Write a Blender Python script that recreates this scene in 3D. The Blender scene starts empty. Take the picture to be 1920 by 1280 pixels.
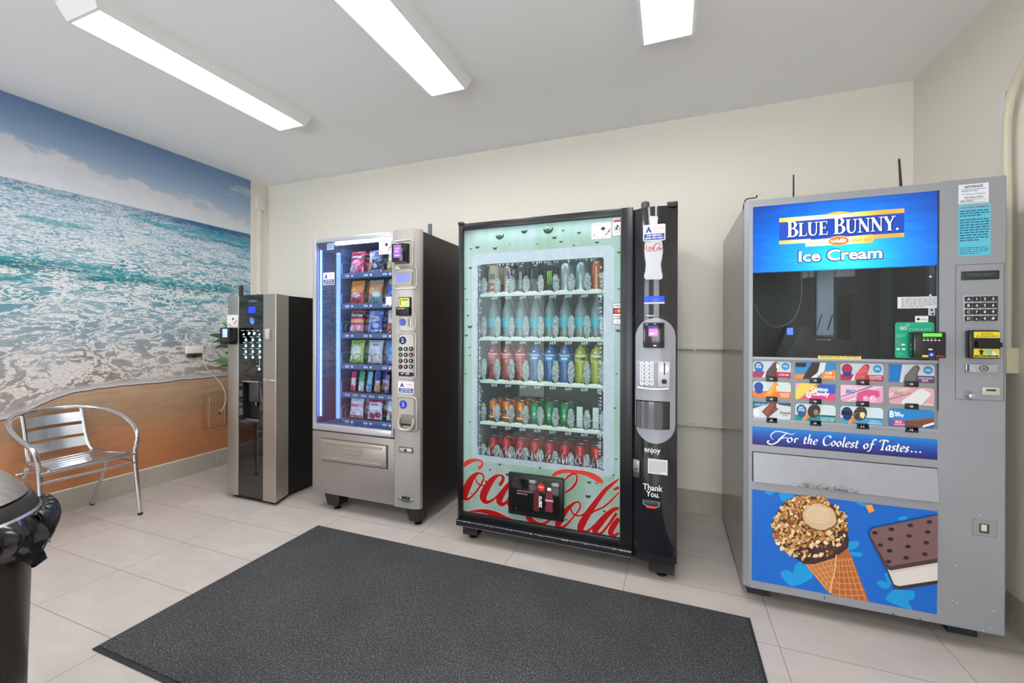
import bpy, bmesh, math, random
from mathutils import Matrix, Vector
PI = math.pi
SC = bpy.context.scene
COL = SC.collection
# ---------------------------------------------------------------- camera, world, exposure
CAM_H, FPX, CY = 1.2, 786.36, -16.91
YAW, PITCH, ROLL = math.radians(20.738), math.radians(-0.043), math.radians(0.162)
_f = Vector((-math.sin(YAW)*math.cos(PITCH), math.cos(YAW)*math.cos(PITCH), math.sin(PITCH)))
_r0 = Vector((math.cos(YAW), math.sin(YAW), 0)); _u0 = _r0.cross(_f)
CR = math.cos(ROLL)*_r0 + math.sin(ROLL)*_u0
CU = -math.sin(ROLL)*_r0 + math.cos(ROLL)*_u0
CF = _f
cd = bpy.data.cameras.new('camera'); cam = bpy.data.objects.new('camera', cd); COL.objects.link(cam)
cd.sensor_width = 36; cd.lens = 36*FPX/1920; cd.shift_y = CY/1920; cd.clip_start = .02
cam.matrix_world = Matrix(((CR.x, CU.x, -CF.x, 0), (CR.y, CU.y, -CF.y, 0), (CR.z, CU.z, -CF.z, CAM_H), (0, 0, 0, 1)))
SC.camera = cam
SC.view_settings.view_transform = 'Standard'; SC.view_settings.look = 'None'
SC.view_settings.gamma = 1; SC.view_settings.use_curve_mapping = False
SC.view_settings.exposure = 0.08
W = bpy.data.worlds.new('world'); SC.world = W; W.use_nodes = True
W.node_tree.nodes['Background'].inputs[0].default_value = (.95, .95, .97, 1)
W.node_tree.nodes['Background'].inputs[1].default_value = 8.0
PANEL_LIGHT = 20.5
XL, XR, YB, YF, H = -3.7608, 1.2931, 3.0547, -2.3, 2.6436

def ray(px, py):
    return CR*((px-960)/FPX) - CU*((py-640-CY)/FPX) + CF
def onY(Y):                      # image pixel projected from the camera onto the vertical plane y = Y -> (x, z)
    def g(px, py):
        d = ray(px, py); t = Y/d.y
        return (d.x*t, CAM_H + d.z*t)
    return g
# ---------------------------------------------------------------- materials
def lin(h):
    h = h.lstrip('#'); o = []
    for i in (0, 2, 4):
        c = int(h[i:i+2], 16)/255
        o.append(c/12.92 if c <= .04045 else ((c+.055)/1.055)**2.4)
    return (o[0], o[1], o[2], 1)
MC = {}
def M(hexc, rough=.5, metal=0, emit=0, coat=0, var=0, vs=30, bump=0, bs=200, spec=.5, aniso=None, name=None, sub=0):
    key = (hexc, rough, metal, emit, coat, var, vs, bump, bs, spec, aniso)
    if key in MC: return MC[key]
    m = bpy.data.materials.new(name or ('finish_'+hexc.strip('#'))); m.use_nodes = True
    nt = m.node_tree; b = nt.nodes['Principled BSDF']; c = lin(hexc)
    b.inputs['Base Color'].default_value = c; b.inputs['Roughness'].default_value = rough
    b.inputs['Metallic'].default_value = metal; b.inputs['Specular IOR Level'].default_value = spec
    if coat: b.inputs['Coat Weight'].default_value = coat; b.inputs['Coat Roughness'].default_value = .05
    if emit:
        b.inputs['Emission Color'].default_value = c; b.inputs['Emission Strength'].default_value = emit
    if var or bump:
        tc = nt.nodes.new('ShaderNodeTexCoord'); mp = nt.nodes.new('ShaderNodeMapping')
        nt.links.new(tc.outputs['Object'], mp.inputs[0])
        if aniso: mp.inputs['Scale'].default_value = aniso
    if var:
        n = nt.nodes.new('ShaderNodeTexNoise'); n.inputs['Scale'].default_value = vs; n.inputs['Detail'].default_value = 4
        nt.links.new(mp.outputs[0], n.inputs['Vector'])
        mr = nt.nodes.new('ShaderNodeMapRange'); mr.inputs[1].default_value = .3; mr.inputs[2].default_value = .7
        mr.inputs[3].default_value = 1-var; mr.inputs[4].default_value = 1+var
        nt.links.new(n.outputs[0], mr.inputs[0])
        mx = nt.nodes.new('ShaderNodeVectorMath'); mx.operation = 'SCALE'; mx.inputs[0].default_value = c[:3]
        nt.links.new(mr.outputs[0], mx.inputs['Scale']); nt.links.new(mx.outputs[0], b.inputs['Base Color'])
    if bump:
        n = nt.nodes.new('ShaderNodeTexNoise'); n.inputs['Scale'].default_value = bs; n.inputs['Detail'].default_value = 3
        nt.links.new(mp.outputs[0], n.inputs['Vector'])
        bp = nt.nodes.new('ShaderNodeBump'); bp.inputs['Strength'].default_value = bump; bp.inputs['Distance'].default_value = .002
        nt.links.new(n.outputs[0], bp.inputs['Height']); nt.links.new(bp.outputs[0], b.inputs['Normal'])
    MC[key] = m
    return m
class X:                                                      # small node expression helper
    nt = None
    def __init__(s, k): s.k = k
    @staticmethod
    def _in(node, i, v):
        if isinstance(v, X): X.nt.links.new(v.k, node.inputs[i])
        else: node.inputs[i].default_value = v
def xm(op, a, b=None, c=None, clamp=False):
    n = X.nt.nodes.new('ShaderNodeMath'); n.operation = op; n.use_clamp = clamp
    X._in(n, 0, a)
    if b is not None: X._in(n, 1, b)
    if c is not None: X._in(n, 2, c)
    return X(n.outputs[0])
X.__add__ = lambda a, b: xm('ADD', a, b); X.__radd__ = lambda a, b: xm('ADD', b, a)
X.__sub__ = lambda a, b: xm('SUBTRACT', a, b); X.__rsub__ = lambda a, b: xm('SUBTRACT', b, a)
X.__mul__ = lambda a, b: xm('MULTIPLY', a, b); X.__rmul__ = lambda a, b: xm('MULTIPLY', b, a)
X.__truediv__ = lambda a, b: xm('DIVIDE', a, b); X.__rtruediv__ = lambda a, b: xm('DIVIDE', b, a)
def xstep(v, a, b, lo=0., hi=1.):
    n = X.nt.nodes.new('ShaderNodeMapRange'); n.interpolation_type = 'SMOOTHSTEP'
    for i, q in enumerate((v, a, b, lo, hi)): X._in(n, i, q)
    return X(n.outputs[0])
def xvec(a, b, c):
    n = X.nt.nodes.new('ShaderNodeCombineXYZ')
    for i, q in enumerate((a, b, c)): X._in(n, i, q)
    return X(n.outputs[0])
def xnoise(v, scale, detail=4, rough=.5, dist=0., ntype=None):
    n = X.nt.nodes.new('ShaderNodeTexNoise')
    if ntype: n.noise_type = ntype
    X._in(n, 'Vector', v); X._in(n, 'Scale', scale); X._in(n, 'Detail', detail); X._in(n, 'Roughness', rough); X._in(n, 'Distortion', dist)
    return X(n.outputs[0])
def xmix(f, a, b):
    n = X.nt.nodes.new('ShaderNodeMix'); n.data_type = 'RGBA'
    X._in(n, 0, f)
    for i, v in ((6, a), (7, b)): X._in(n, i, lin(v) if isinstance(v, str) else v)
    return X(n.outputs[2])
def xramp(v, stops):
    lo, hi = stops[0][0], stops[-1][0]
    n = X.nt.nodes.new('ShaderNodeValToRGB'); cr = n.color_ramp
    while len(cr.elements) < len(stops): cr.elements.new(.5)
    for e, (p, h) in zip(cr.elements, stops):
        e.position = (p-lo)/(hi-lo); e.color = lin(h) if isinstance(h, str) else (h, h, h, 1)
    X.nt.links.new(xm('DIVIDE', v-lo, hi-lo).k if True else None, n.inputs[0])
    return X(n.outputs[0])
def begin(name, rough=.5, spec=.5):
    m = bpy.data.materials.new(name); m.use_nodes = True; X.nt = m.node_tree
    b = m.node_tree.nodes['Principled BSDF']; b.inputs['Roughness'].default_value = rough; b.inputs['Specular IOR Level'].default_value = spec
    tc = m.node_tree.nodes.new('ShaderNodeTexCoord'); sp = m.node_tree.nodes.new('ShaderNodeSeparateXYZ')
    m.node_tree.links.new(tc.outputs['Object'], sp.inputs[0])
    return m, b, X(tc.outputs['Object']), X(sp.outputs[0]), X(sp.outputs[1]), X(sp.outputs[2])
def link(x, b, name): X.nt.links.new(x.k, b.inputs[name])
def xbump(hgt, b, strength, dist=.002):
    n = X.nt.nodes.new('ShaderNodeBump'); n.inputs['Strength'].default_value = strength; n.inputs['Distance'].default_value = dist
    X.nt.links.new(hgt.k, n.inputs['Height']); X.nt.links.new(n.outputs[0], b.inputs['Normal'])

def glass(name, tint='#ffffff', refl=.9, rough=.0, dark=0.):
    m = bpy.data.materials.new(name); m.use_nodes = True; nt = m.node_tree; nt.nodes.remove(nt.nodes['Principled BSDF'])
    t = nt.nodes.new('ShaderNodeBsdfTransparent'); t.inputs[0].default_value = lin(tint)
    g = nt.nodes.new('ShaderNodeBsdfGlossy'); g.inputs['Roughness'].default_value = rough
    fr = nt.nodes.new('ShaderNodeFresnel'); fr.inputs[0].default_value = 1.45
    mu = nt.nodes.new('ShaderNodeMath'); mu.operation = 'MULTIPLY'; mu.inputs[1].default_value = refl
    mx = nt.nodes.new('ShaderNodeMixShader')
    nt.links.new(fr.outputs[0], mu.inputs[0]); nt.links.new(mu.outputs[0], mx.inputs[0])
    nt.links.new(t.outputs[0], mx.inputs[1]); nt.links.new(g.outputs[0], mx.inputs[2])
    nt.links.new(mx.outputs[0], nt.nodes['Material Output'].inputs[0])
    return m
def veil(name, hexc, alpha, rough=.4, crystal=None):
    """a see-through printed or frosted film; crystal = noise scale for ragged ice"""
    m = bpy.data.materials.new(name); m.use_nodes = True; nt = m.node_tree; b = nt.nodes['Principled BSDF']
    b.inputs['Base Color'].default_value = lin(hexc); b.inputs['Roughness'].default_value = rough; b.inputs['Alpha'].default_value = alpha
    if crystal:
        X.nt = nt; tc = nt.nodes.new('ShaderNodeTexCoord'); n = xnoise(X(tc.outputs['Object']), crystal, 5, .7, 1.5)
        link(xstep(n, .42, .58, alpha*.25, min(1, alpha*1.7)), b, 'Alpha')
        link(xramp(xnoise(X(tc.outputs['Object']), crystal*1.6, 3, .6), [(.3, '#6f7f86'), (.5, hexc), (.62, '#f4fbff'), (1, '#ffffff')]), b, 'Base Color')
    return m
# ---------------------------------------------------------------- mesh builder
FONT = {}
def glyphs(s, bold=0., shear=0.):
    k = (s, bold, shear)
    if k not in FONT:
        c = bpy.data.curves.new('txt', 'FONT'); c.body = s; c.size = 1; c.offset = bold; c.shear = shear; c.fill_mode = 'FRONT'; c.resolution_u = 3
        o = bpy.data.objects.new('txt', c); COL.objects.link(o)
        me = bpy.data.meshes.new_from_object(o)
        FONT[k] = ([v.co.copy() for v in me.vertices], [list(p.vertices) for p in me.polygons])
        bpy.data.objects.remove(o); bpy.data.curves.remove(c); bpy.data.meshes.remove(me)
    return FONT[k]
def spline(P, n=6, closed=False):
    if len(P) < 3: return [tuple(p) for p in P]
    out = []; N = len(P); rng = N if closed else N-1
    for i in range(rng):
        p0 = P[(i-1) % N] if closed or i > 0 else P[0]
        p1 = P[i]; p2 = P[(i+1) % N]
        p3 = P[(i+2) % N] if closed or i+2 < N else P[-1]
        for k in range(n):
            t = k/n
            out.append(tuple(.5*((2*b)+(-a+c)*t+(2*a-5*b+4*c-d)*t*t+(-a+3*b-3*c+d)*t**3) for a, b, c, d in zip(p0, p1, p2, p3)))
    if not closed: out.append(tuple(P[-1]))
    return out
class MB:
    def __init__(s): s.v = []; s.f = []; s.fm = []; s.m = []; s.lay = 0
    def mi(s, m):
        if m not in s.m: s.m.append(m)
        return s.m.index(m)
    def add(s, V, Fc, m):
        o = len(s.v); s.v += [tuple(q) for q in V]; i = s.mi(m)
        for f in Fc: s.f.append([o+k for k in f]); s.fm.append(i)
        return s
    def box(s, x0, x1, y0, y1, z0, z1, m):
        V = [(x, y, z) for x in (x0, x1) for y in (y0, y1) for z in (z0, z1)]
        return s.add(V, [(0, 1, 3, 2), (4, 6, 7, 5), (0, 4, 5, 1), (2, 3, 7, 6), (0, 2, 6, 4), (1, 5, 7, 3)], m)
    def rbox(s, x0, x1, y0, y1, z0, z1, m, r=.005, seg=2):
        r = min(r, .49*min(abs(x1-x0), abs(y1-y0), abs(z1-z0)))
        b = bmesh.new(); bmesh.ops.create_cube(b, size=1)
        for v in b.verts: v.co = Vector((x0+(x1-x0)*(v.co.x+.5), y0+(y1-y0)*(v.co.y+.5), z0+(z1-z0)*(v.co.z+.5)))
        bmesh.ops.bevel(b, geom=list(b.edges), offset=r, segments=seg, affect='EDGES', profile=.5)
        b.verts.index_update(); s.add([v.co for v in b.verts], [[v.index for v in f.verts] for f in b.faces], m); b.free()
        return s
    def prism(s, poly, y0, y1, m, axis='y'):
        """poly of (a,b) extruded between y0 and y1 along axis; (a,b)=(x,z) for y, (y,z) for x, (x,y) for z"""
        n = len(poly)
        def P(a, b, t): return (a, t, b) if axis == 'y' else ((t, a, b) if axis == 'x' else (a, b, t))
        V = [P(a, b, y0) for a, b in poly]+[P(a, b, y1) for a, b in poly]
        Fc = [list(range(n)), list(range(2*n-1, n-1, -1))]+[(i, i+n, (i+1) % n+n, (i+1) % n) for i in range(n)]
        return s.add(V, Fc, m)
    def flat(s, poly, y, m): return s.add([(a, y, b) for a, b in poly], [list(range(len(poly)))], m)
    def rect(s, x0, z0, x1, z1, y, m): return s.flat([(x0, z0), (x1, z0), (x1, z1), (x0, z1)], y, m)
    def rrect(s, x0, z0, x1, z1, r, y, m, th=0):
        P = rr(x0, z0, x1, z1, r)
        return s.prism(P, y, y+th, m) if th else s.flat(P, y, m)
    def disc(s, x, z, rx, y, m, rz=None, n=24, rot=0):
        rz = rz or rx; c, q = math.cos(rot), math.sin(rot)
        return s.flat([(x+rx*math.cos(t)*c-rz*math.sin(t)*q, z+rx*math.cos(t)*q+rz*math.sin(t)*c) for t in [2*PI*i/n for i in range(n)]], y, m)
    def ring(s, x, z, r0, r1, y, m, n=24, k=1.):
        V = []; Fc = []
        for i in range(n):
            t = 2*PI*i/n
            V += [(x+r0*math.cos(t)*k, y, z+r0*math.sin(t)), (x+r1*math.cos(t)*k, y, z+r1*math.sin(t))]
            j = (i+1) % n; Fc.append((2*i, 2*i+1, 2*j+1, 2*j))
        return s.add(V, Fc, m)
    def stroke(s, pts, wid, y, m, n=5, mp=None, th=0, closed=False):
        """ribbon along (a,b[,w]) points; wid scales; mp maps (a,b)->(x,z)"""
        s.lay += 1; y = y-(s.lay % 30)*1.2e-5
        P = spline([(p[0], p[1], (p[2] if len(p) > 2 else 1)*wid) for p in pts], n, closed) if n > 1 else [(p[0], p[1], (p[2] if len(p) > 2 else 1)*wid) for p in pts]
        N = len(P); L = []; R = []
        for i in range(N):
            a = P[(i-1) % N] if closed else P[max(i-1, 0)]; b = P[(i+1) % N] if closed else P[min(i+1, N-1)]
            dx, dz = b[0]-a[0], b[1]-a[1]; d = math.hypot(dx, dz) or 1
            w = P[i][2]/2; L.append((P[i][0]-dz/d*w, P[i][1]+dx/d*w)); R.append((P[i][0]+dz/d*w, P[i][1]-dx/d*w))
        if mp: L = [mp(*q) for q in L]; R = [mp(*q) for q in R]
        V = [(a, y, b) for a, b in L]+[(a, y, b) for a, b in R]
        Fc = [(i, i+1, N+i+1, N+i) for i in range(N-1)]
        if closed: Fc.append((N-1, 0, N, 2*N-1))
        if th:
            V += [(a, y+th, b) for a, b in L]+[(a, y+th, b) for a, b in R]
            Fc += [(2*N+i+1, 2*N+i, 3*N+i, 3*N+i+1) for i in range(N-1)]+[(i, 2*N+i, 2*N+i+1, i+1) for i in range(N-1)]+[(N+i+1, 3*N+i+1, 3*N+i, N+i) for i in range(N-1)]
        return s.add(V, Fc, m)
    def tube(s, pts, r, m, seg=8, n=5, closed=False, caps=True):
        P = [Vector(p) for p in (spline(pts, n, closed) if n > 1 else pts)]; N = len(P)
        V = []; Fc = []; up = None
        for i in range(N):
            a = P[(i-1) % N] if closed else P[max(i-1, 0)]; b = P[(i+1) % N] if closed else P[min(i+1, N-1)]
            t = (b-a).normalized()
            if up is None: up = Vector((0, 0, 1)) if abs(t.z) < .9 else Vector((1, 0, 0))
            u = (up - t*up.dot(t)).normalized(); w = t.cross(u); up = u
            rr_ = r(i/(N-1)) if callable(r) else r
            V += [P[i]+(u*math.cos(2*PI*k/seg)+w*math.sin(2*PI*k/seg))*rr_ for k in range(seg)]
        for i in range(N if closed else N-1):
            j = (i+1) % N
            for k in range(seg): Fc.append((i*seg+k, i*seg+(k+1) % seg, j*seg+(k+1) % seg, j*seg+k))
        if not closed and caps: Fc += [list(range(seg))[::-1], [(N-1)*seg+k for k in range(seg)]]
        return s.add(V, Fc, m)
    def lathe(s, prof, c, m, seg=20, axis='z', caps=True, mz=None):
        """prof: [(r,h)]; c centre; mz: [(h_max, material)] picks a material by height"""
        V = []; N = len(prof)
        for r, h in prof:
            for k in range(seg):
                t = 2*PI*k/seg; a, b = r*math.cos(t), r*math.sin(t)
                V.append((c[0]+a, c[1]+b, c[2]+h) if axis == 'z' else ((c[0]+a, c[1]+h, c[2]+b) if axis == 'y' else (c[0]+h, c[1]+a, c[2]+b)))
        for i in range(N-1):
            mm = m
            if mz:
                h = (prof[i][1]+prof[i+1][1])/2
                for hm, q in mz:
                    if h < hm: mm = q; break
            o = len(s.v)
            s.add(V[i*seg:(i+2)*seg], [(k, (k+1) % seg, seg+(k+1) % seg, seg+k) for k in range(seg)], mm)
        if caps:
            s.add(V[:seg], [list(range(seg))[::-1]], m if not mz else mz[0][1]); s.add(V[-seg:], [list(range(seg))], m if not mz else mz[-1][1])
        return s
    def cyl(s, x, y, z, r, h, m, axis='z', seg=20): return s.lathe([(r, 0), (r, h)], (x, y, z), m, seg, axis)
    def text(s, t, x, z, y, m, h=.02, w=None, bold=0., shear=0., align='c', mp=None, arc=None):
        V, Fc = glyphs(t, bold, shear)
        if not V: return s
        x0 = min(v.x for v in V); x1 = max(v.x for v in V); z0 = min(v.y for v in V); z1 = max(v.y for v in V)
        sc = h/(z1-z0); sx = sc if w is None else w/(x1-x0); ww = (x1-x0)*sx
        ox = x-(ww/2 if align == 'c' else (0 if align == 'l' else ww))
        return s.add([(ox+(v.x-x0)*sx, y, z+(v.y-z0)*sc) for v in V], Fc, m)
    def warp(s, fn, start=0):
        for i in range(start, len(s.v)): s.v[i] = tuple(fn(*s.v[i]))
        return s
    def build(s, name, parent=None, smooth=35):
        me = bpy.data.meshes.new(name); me.from_pydata(s.v, [], s.f); me.update()
        for m in s.m: me.materials.append(m)
        me.polygons.foreach_set('material_index', s.fm)
        b = bmesh.new(); b.from_mesh(me); bmesh.ops.remove_doubles(b, verts=b.verts, dist=1e-6) if len(s.v) < 20000 else None
        b.to_mesh(me); b.free()
        if smooth:
            me.polygons.foreach_set('use_smooth', [True]*len(me.polygons)); me.set_sharp_from_angle(angle=math.radians(smooth))
        o = bpy.data.objects.new(name, me); COL.objects.link(o)
        if parent: o.parent = parent
        return o
def rr(x0, z0, x1, z1, r, n=5):
    P = []
    for cx, cz, a in ((x1-r, z0+r, -PI/2), (x1-r, z1-r, 0), (x0+r, z1-r, PI/2), (x0+r, z0+r, PI)):
        P += [(cx+r*math.cos(a+PI/2*k/n), cz+r*math.sin(a+PI/2*k/n)) for k in range(n+1)]
    return P
def thing(name, label, cat, loc=(0, 0, 0), rz=0, group=None):
    o = bpy.data.objects.new(name, None); COL.objects.link(o); o.location = loc; o.rotation_euler = (0, 0, rz); o.empty_display_size = .1
    return tag(o, label, cat, group)
def tag(o, label, cat, group=None):
    o['label'] = label; o['category'] = cat
    if group: o['group'] = group
    return o
def struct(o): o['kind'] = 'structure'; return o
def dup(o, parent=None):
    c = o.copy(); COL.objects.link(c)
    if parent: c.parent = parent
    for ch in o.children: dup(ch, c)
    return c
def rebase(mb, loc):                     # world-measured builder -> coordinates of a thing at loc
    return mb.warp(lambda x, y, z: (x-loc[0], y-loc[1], z-loc[2]))
RND = random.Random(7)
# ================================================================ ROOM SHELL
def make_floor_mat():
    m, b, P, x, y, z = begin('stone_floor_tile', .32, .45)
    ty = xm('DIVIDE', y-1.862, .2945); tx = xm('DIVIDE', x-.392, .5957)
    fx = xm('FRACT', tx); fy = xm('FRACT', ty)
    gx = xm('MINIMUM', fx, 1-fx)*.5957; gy = xm('MINIMUM', fy, 1-fy)*.2945
    g = xm('MINIMUM', gx, gy)
    grout = xstep(g, .0012, .0026, 1., 0.)
    wn = X.nt.nodes.new('ShaderNodeTexWhiteNoise'); X._in(wn, 'Vector', xvec(xm('FLOOR', tx), xm('FLOOR', ty), 0.)); rnd = X(wn.outputs[0])
    n = xnoise(xvec(x*1.0+rnd*9, y*2.2, rnd*5), 2.2, 6, .6, 1.2)
    n2 = xnoise(xvec(x+rnd*3, y*1.6, 0.), 11, 6, .6)
    c = xmix(n, '#c0b7b0', '#d2cac3'); c = xmix(xstep(xnoise(xvec(x*1.2+rnd*7, y*2.6+rnd*3, 1.), 4, 3, .5, .8), .2, .8, 0., .5), c, '#b3a9a4')
    c = xmix(rnd*.35, c, '#b8acaa')
    c = xmix(grout*.75, c, '#857c75')
    link(c, b, 'Base Color'); link(grout*.4+.31, b, 'Roughness'); xbump(n*.1-grout, b, .25, .001)
    return m
def make_wall_mat(name, hexc):
    m, b, P, x, y, z = begin(name, .75, .25)
    n = xnoise(P, 140, 3, .6); n2 = xnoise(P, .9, 2, .5)
    link(xmix(n2*.25, hexc, '#eae2cf') if 'wall' in name else xmix(n2*.2, hexc, '#f0f0f1'), b, 'Base Color'); xbump(n, b, .08, .001)
    return m
def make_base_mat():
    m, b, P, x, y, z = begin('stone_skirting_tile', .45, .4)
    t = x+y; f = xm('FRACT', xm('DIVIDE', t-.392+1.0, .5957)); g = xm('MINIMUM', f, 1-f)
    n = xnoise(P, 7, 6, .65, 1); c = xmix(n, '#a2988c', '#c0b6a9'); c = xmix(xstep(g, .002, .005, .6, 0.), c, '#d5ccbe')
    link(c, b, 'Base Color')
    return m
def make_mural():
    """a printed seaside photograph: sky, surf seen in perspective, wet sand"""
    m, b, P, x, y, z = begin('seaside_mural_print', .45, .35)
    # sky
    fb = xnoise(xvec(y*1.5, z*3.2, 3.), 2.2, 7, .62, .4)
    sky = xramp(z, [(2.1, '#d9dde2'), (2.25, '#b6c3d2'), (2.42, '#8fa8c6'), (2.65, '#6c8ab4')])
    zc = 2.45-.10*y+.0*z
    cm = xstep(z-(xm('MULTIPLY', xnoise(xvec(y, 0., 9.), 2.6, 3, .5), .3)-.15)-(fb-.5)*.30, zc+.07, zc+.03, 0., .92)
    cm = xm('MAXIMUM', cm*xstep(fb, .25, .5, .55, 1.), xstep(fb, .53, .62, 0., .6)*xstep(y, 2.2, 2.5)*xstep(z, 2.62, 2.5))
    cloud = xmix(xstep(xnoise(xvec(y*2, z*4, 1.), 3.5, 6, .6), .3, .7)*.6, '#ccd1da', '#dfe0e3'); cloud = xmix(xstep(z, 2.22, 2.14), cloud, '#d6dae0'); cloud = xmix(xstep(xm('ABSOLUTE', z-zc-.03+(fb-.5)*.3), .05, .0, 0., .5), cloud, '#d9cfcc')
    sky = xmix(cm, sky, cloud)
    # surf, laid out on a receding plane
    dep = 1.2/xm('MAXIMUM', 2.42-z, .1); lat = (y-1.9)*dep
    w = xnoise(xvec(lat*1.2, dep*2.2, 0.), 1.6, 5, .6, .6)
    fine = xnoise(xvec(lat*2.4+w*1.2, dep*7.0+w*1.5, 2.), 6.5, 8, .78, .5)
    lace = xm('ABSOLUTE', xnoise(xvec(lat*1.6+w, dep*3.6, 7.), 4.2, 5, .6, 1.4)-.5)
    tex = fine*.62+xstep(lace, 0., .09, .38, 0.)
    micro = xnoise(xvec(y*9, z*24+w, 0.), 5.5, 5, .75)
    tex = tex+(micro-.5)*.42
    cov = xramp(z, [(.6, .66), (.95, .60), (1.12, .50), (1.3, .55), (1.46, .70), (1.56, .60), (1.66, .64), (1.74, .74), (1.86, .74), (1.98, .72), (2.08, .62), (2.14, .40)])
    cov = xm('SUBTRACT', cov, xstep(y, 2.2, 2.9)*xstep(z, 1.25, 1.5)*.20)
    cov = xm('SUBTRACT', cov, xstep(y, 1.9, 2.7)*xstep(z, 1.88, 2.08)*.45); cov = xm('SUBTRACT', cov, xstep(y, 1.6, 1.2)*xstep(z, 1.0, 1.2)*xstep(z, 1.45, 1.3)*.16)
    cov = cov+(xnoise(xvec(lat*.9+5, dep*2.0, 0.), 2.0, 3, .5, .8)-.5)*.75; foam = xstep(tex, .80-cov*.66, .95-cov*.66)
    water = xramp(z, [(.6, '#8f7766'), (.86, '#8c7463'), (1.02, '#8c8582'), (1.16, '#8195a1'), (1.32, '#6f9aaa'), (1.5, '#4590a3'), (1.62, '#168396'), (1.7, '#3d8fa8'), (1.85, '#5d9ab4'), (1.98, '#4c95b4'), (2.07, '#2a6f98'), (2.14, '#2a638c')])
    water = xmix(xstep(w, .35, .7, 0., .5), water, '#d0dbe0')
    foamc = xramp(z, [(.6, '#e6dcd8'), (.95, '#e9e2de'), (1.2, '#ecedee'), (1.6, '#f0f4f6'), (2.14, '#d6e3ee')])
    foamc = xmix(xstep(micro, .34, .56, .60, 0.), foamc, '#77747c')
    sea = xmix(foam, water, foamc)
    def band(zc, hh, y0, y1, colr, amt, yw=.15):
        zz = z-zc+(xnoise(xvec(y, 0., zc*7), 3.2, 5, .65)-.5)*.13+(micro-.5)*.03
        k = xstep(xm('ABSOLUTE', zz), hh*.35, hh)
        k = (1-k)*xstep(y, y0, y0+yw)*xstep(y, y1, y1-yw)*xstep(xnoise(xvec(y*2, z*6, zc), 3, 5, .7), .30, .46)
        k = k*xstep(tex, .74, .58, .05, 1.)
        c = xmix(xstep(zz, -hh, hh), colr, '#3ba3ae')
        return lambda s: xmix(k*amt, s, c)
    for a in ((1.625, .055, .8, 2.0, '#08586b', 1.), (1.575, .050, 1.55, 2.75, '#096678', 1.), (1.515, .035, .9, 1.5, '#2b8798', .7), (1.905, .026, 1.3, 1.75, '#1f8f9f', .8), (2.045, .026, 1.85, 3.2, '#0f86a6', .9), (1.99, .02, 2.2, 3.2, '#0a4c70', .8), (1.80, .018, 2.3, 3.0, '#1a6f8c', .8), (2.09, .012, .8, 1.7, '#3a6a8c', .8), (1.46, .03, 2.1, 3.1, '#2a8090', .8)):
        sea = band(*a)(sea)
    hz = xstep(z, 2.05, 2.10)*xstep(y, 1.7, 2.4)*xstep(tex, .8, .5, .3, 1.); sea = xmix(hz*.9, sea, '#145a88')
    # sand with the run of foam along its edge
    zs = xstep(y, 1.25, 1.62, .665, .785)+xstep(y, 1.62, 1.85, 0., .012)+(xnoise(xvec(y, 0., 0.), 5, 3, .6)-.5)*.035
    dz = z-zs
    sand = xramp(z, [(.1, '#bd7a50'), (.33, '#c4835a'), (.47, '#c48f6a'), (.56, '#b28c6c'), (.8, '#c2a387')])
    gl = xnoise(xvec(y, z*1.6, 0.), 160, 3, .7); sand = xmix(xstep(gl, .58, .70)*xstep(z, .46, .56, .05, .8), sand, '#f0e6d4')
    sand = xmix(xstep(xnoise(xvec(y*1.2, z*6, 4.), 4, 5, .6), .35, .7, 0., .3), sand, '#9a6a48')
    bd = xstep(dz, .055, .02)*xstep(xnoise(xvec(y*3, z*6, 4.), 6, 4, .6), .2, .5, .6, 1.)
    sea = xmix(bd, sea, xmix(xstep(dz, 0., .03), '#d8d2d2', '#b9b3b8'))
    sea = xmix(xstep(dz, .006, .0), sea, '#5a4335')
    low = xmix(xstep(dz, -.008, -.002), sand, sea)
    c = xmix(xstep(z, 2.122, 2.130), low, sky)
    link(c, b, 'Base Color')
    return m
WALL = make_wall_mat('cream_wall_paint', '#e9e4da'); TILE = make_floor_mat(); BASE = make_base_mat()
CEIL = make_wall_mat('matt_white_ceiling', '#f7f7f9')
struct(MB().box(XL-.2, XR+.2, YF-.2, YB+.2, -.1, 0, TILE).build('floor'))
struct(MB().box(XL-.2, XR+.2, YF-.2, YB+.2, H, H+.1, CEIL).build('ceiling'))
struct(MB().box(XL-.1, XL, YF-.1, YB+.1, 0, H, WALL).build('wall_left'))
struct(MB().box(XL, XR, YB, YB+.1, 0, H, WALL).build('wall_back'))
struct(MB().box(XR, XR+.1, YF-.1, YB+.1, 0, H, WALL).build('wall_right'))
struct(MB().box(XL, -3.5, YF-.1, YF, 0, H, WALL).box(-1.9, -.6, YF-.1, YF, 0, H, WALL).box(.9, XR, YF-.1, YF, 0, H, WALL).box(-3.5, -1.9, YF-.1, YF, 2.15, H, WALL).box(-.6, .9, YF-.1, YF, 2.15, H, WALL).build('wall_front'))
dm = M('#8d9094', .3, .8); gm_ = glass('door_glass', '#f4f8f8', 1)  # glazed door and window added out of view to let daylight in
for i, (x0, x1) in enumerate(((-3.5, -1.9), (-.6, .9))):
    b = MB().box(x0, x1, YF-.07, YF-.02, 2.09, 2.15, dm).box(x0, x1, YF-.07, YF-.02, 0, .12, dm); xm_ = .5*(x0+x1)
    for x in (x0, xm_-.03, x1-.06): b.box(x, x+.06, YF-.07, YF-.02, .12, 2.09, dm)
    o = struct(b.build(('door_1', 'window_1')[i]))
    for xa, xb in ((x0+.06, xm_-.03), (xm_+.03, x1-.06)): MB().box(xa, xb, YF-.05, YF-.04, .12, 2.09, gm_).build('glass_pane', o)
tr = M('#e8e4dc', .5)
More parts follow.
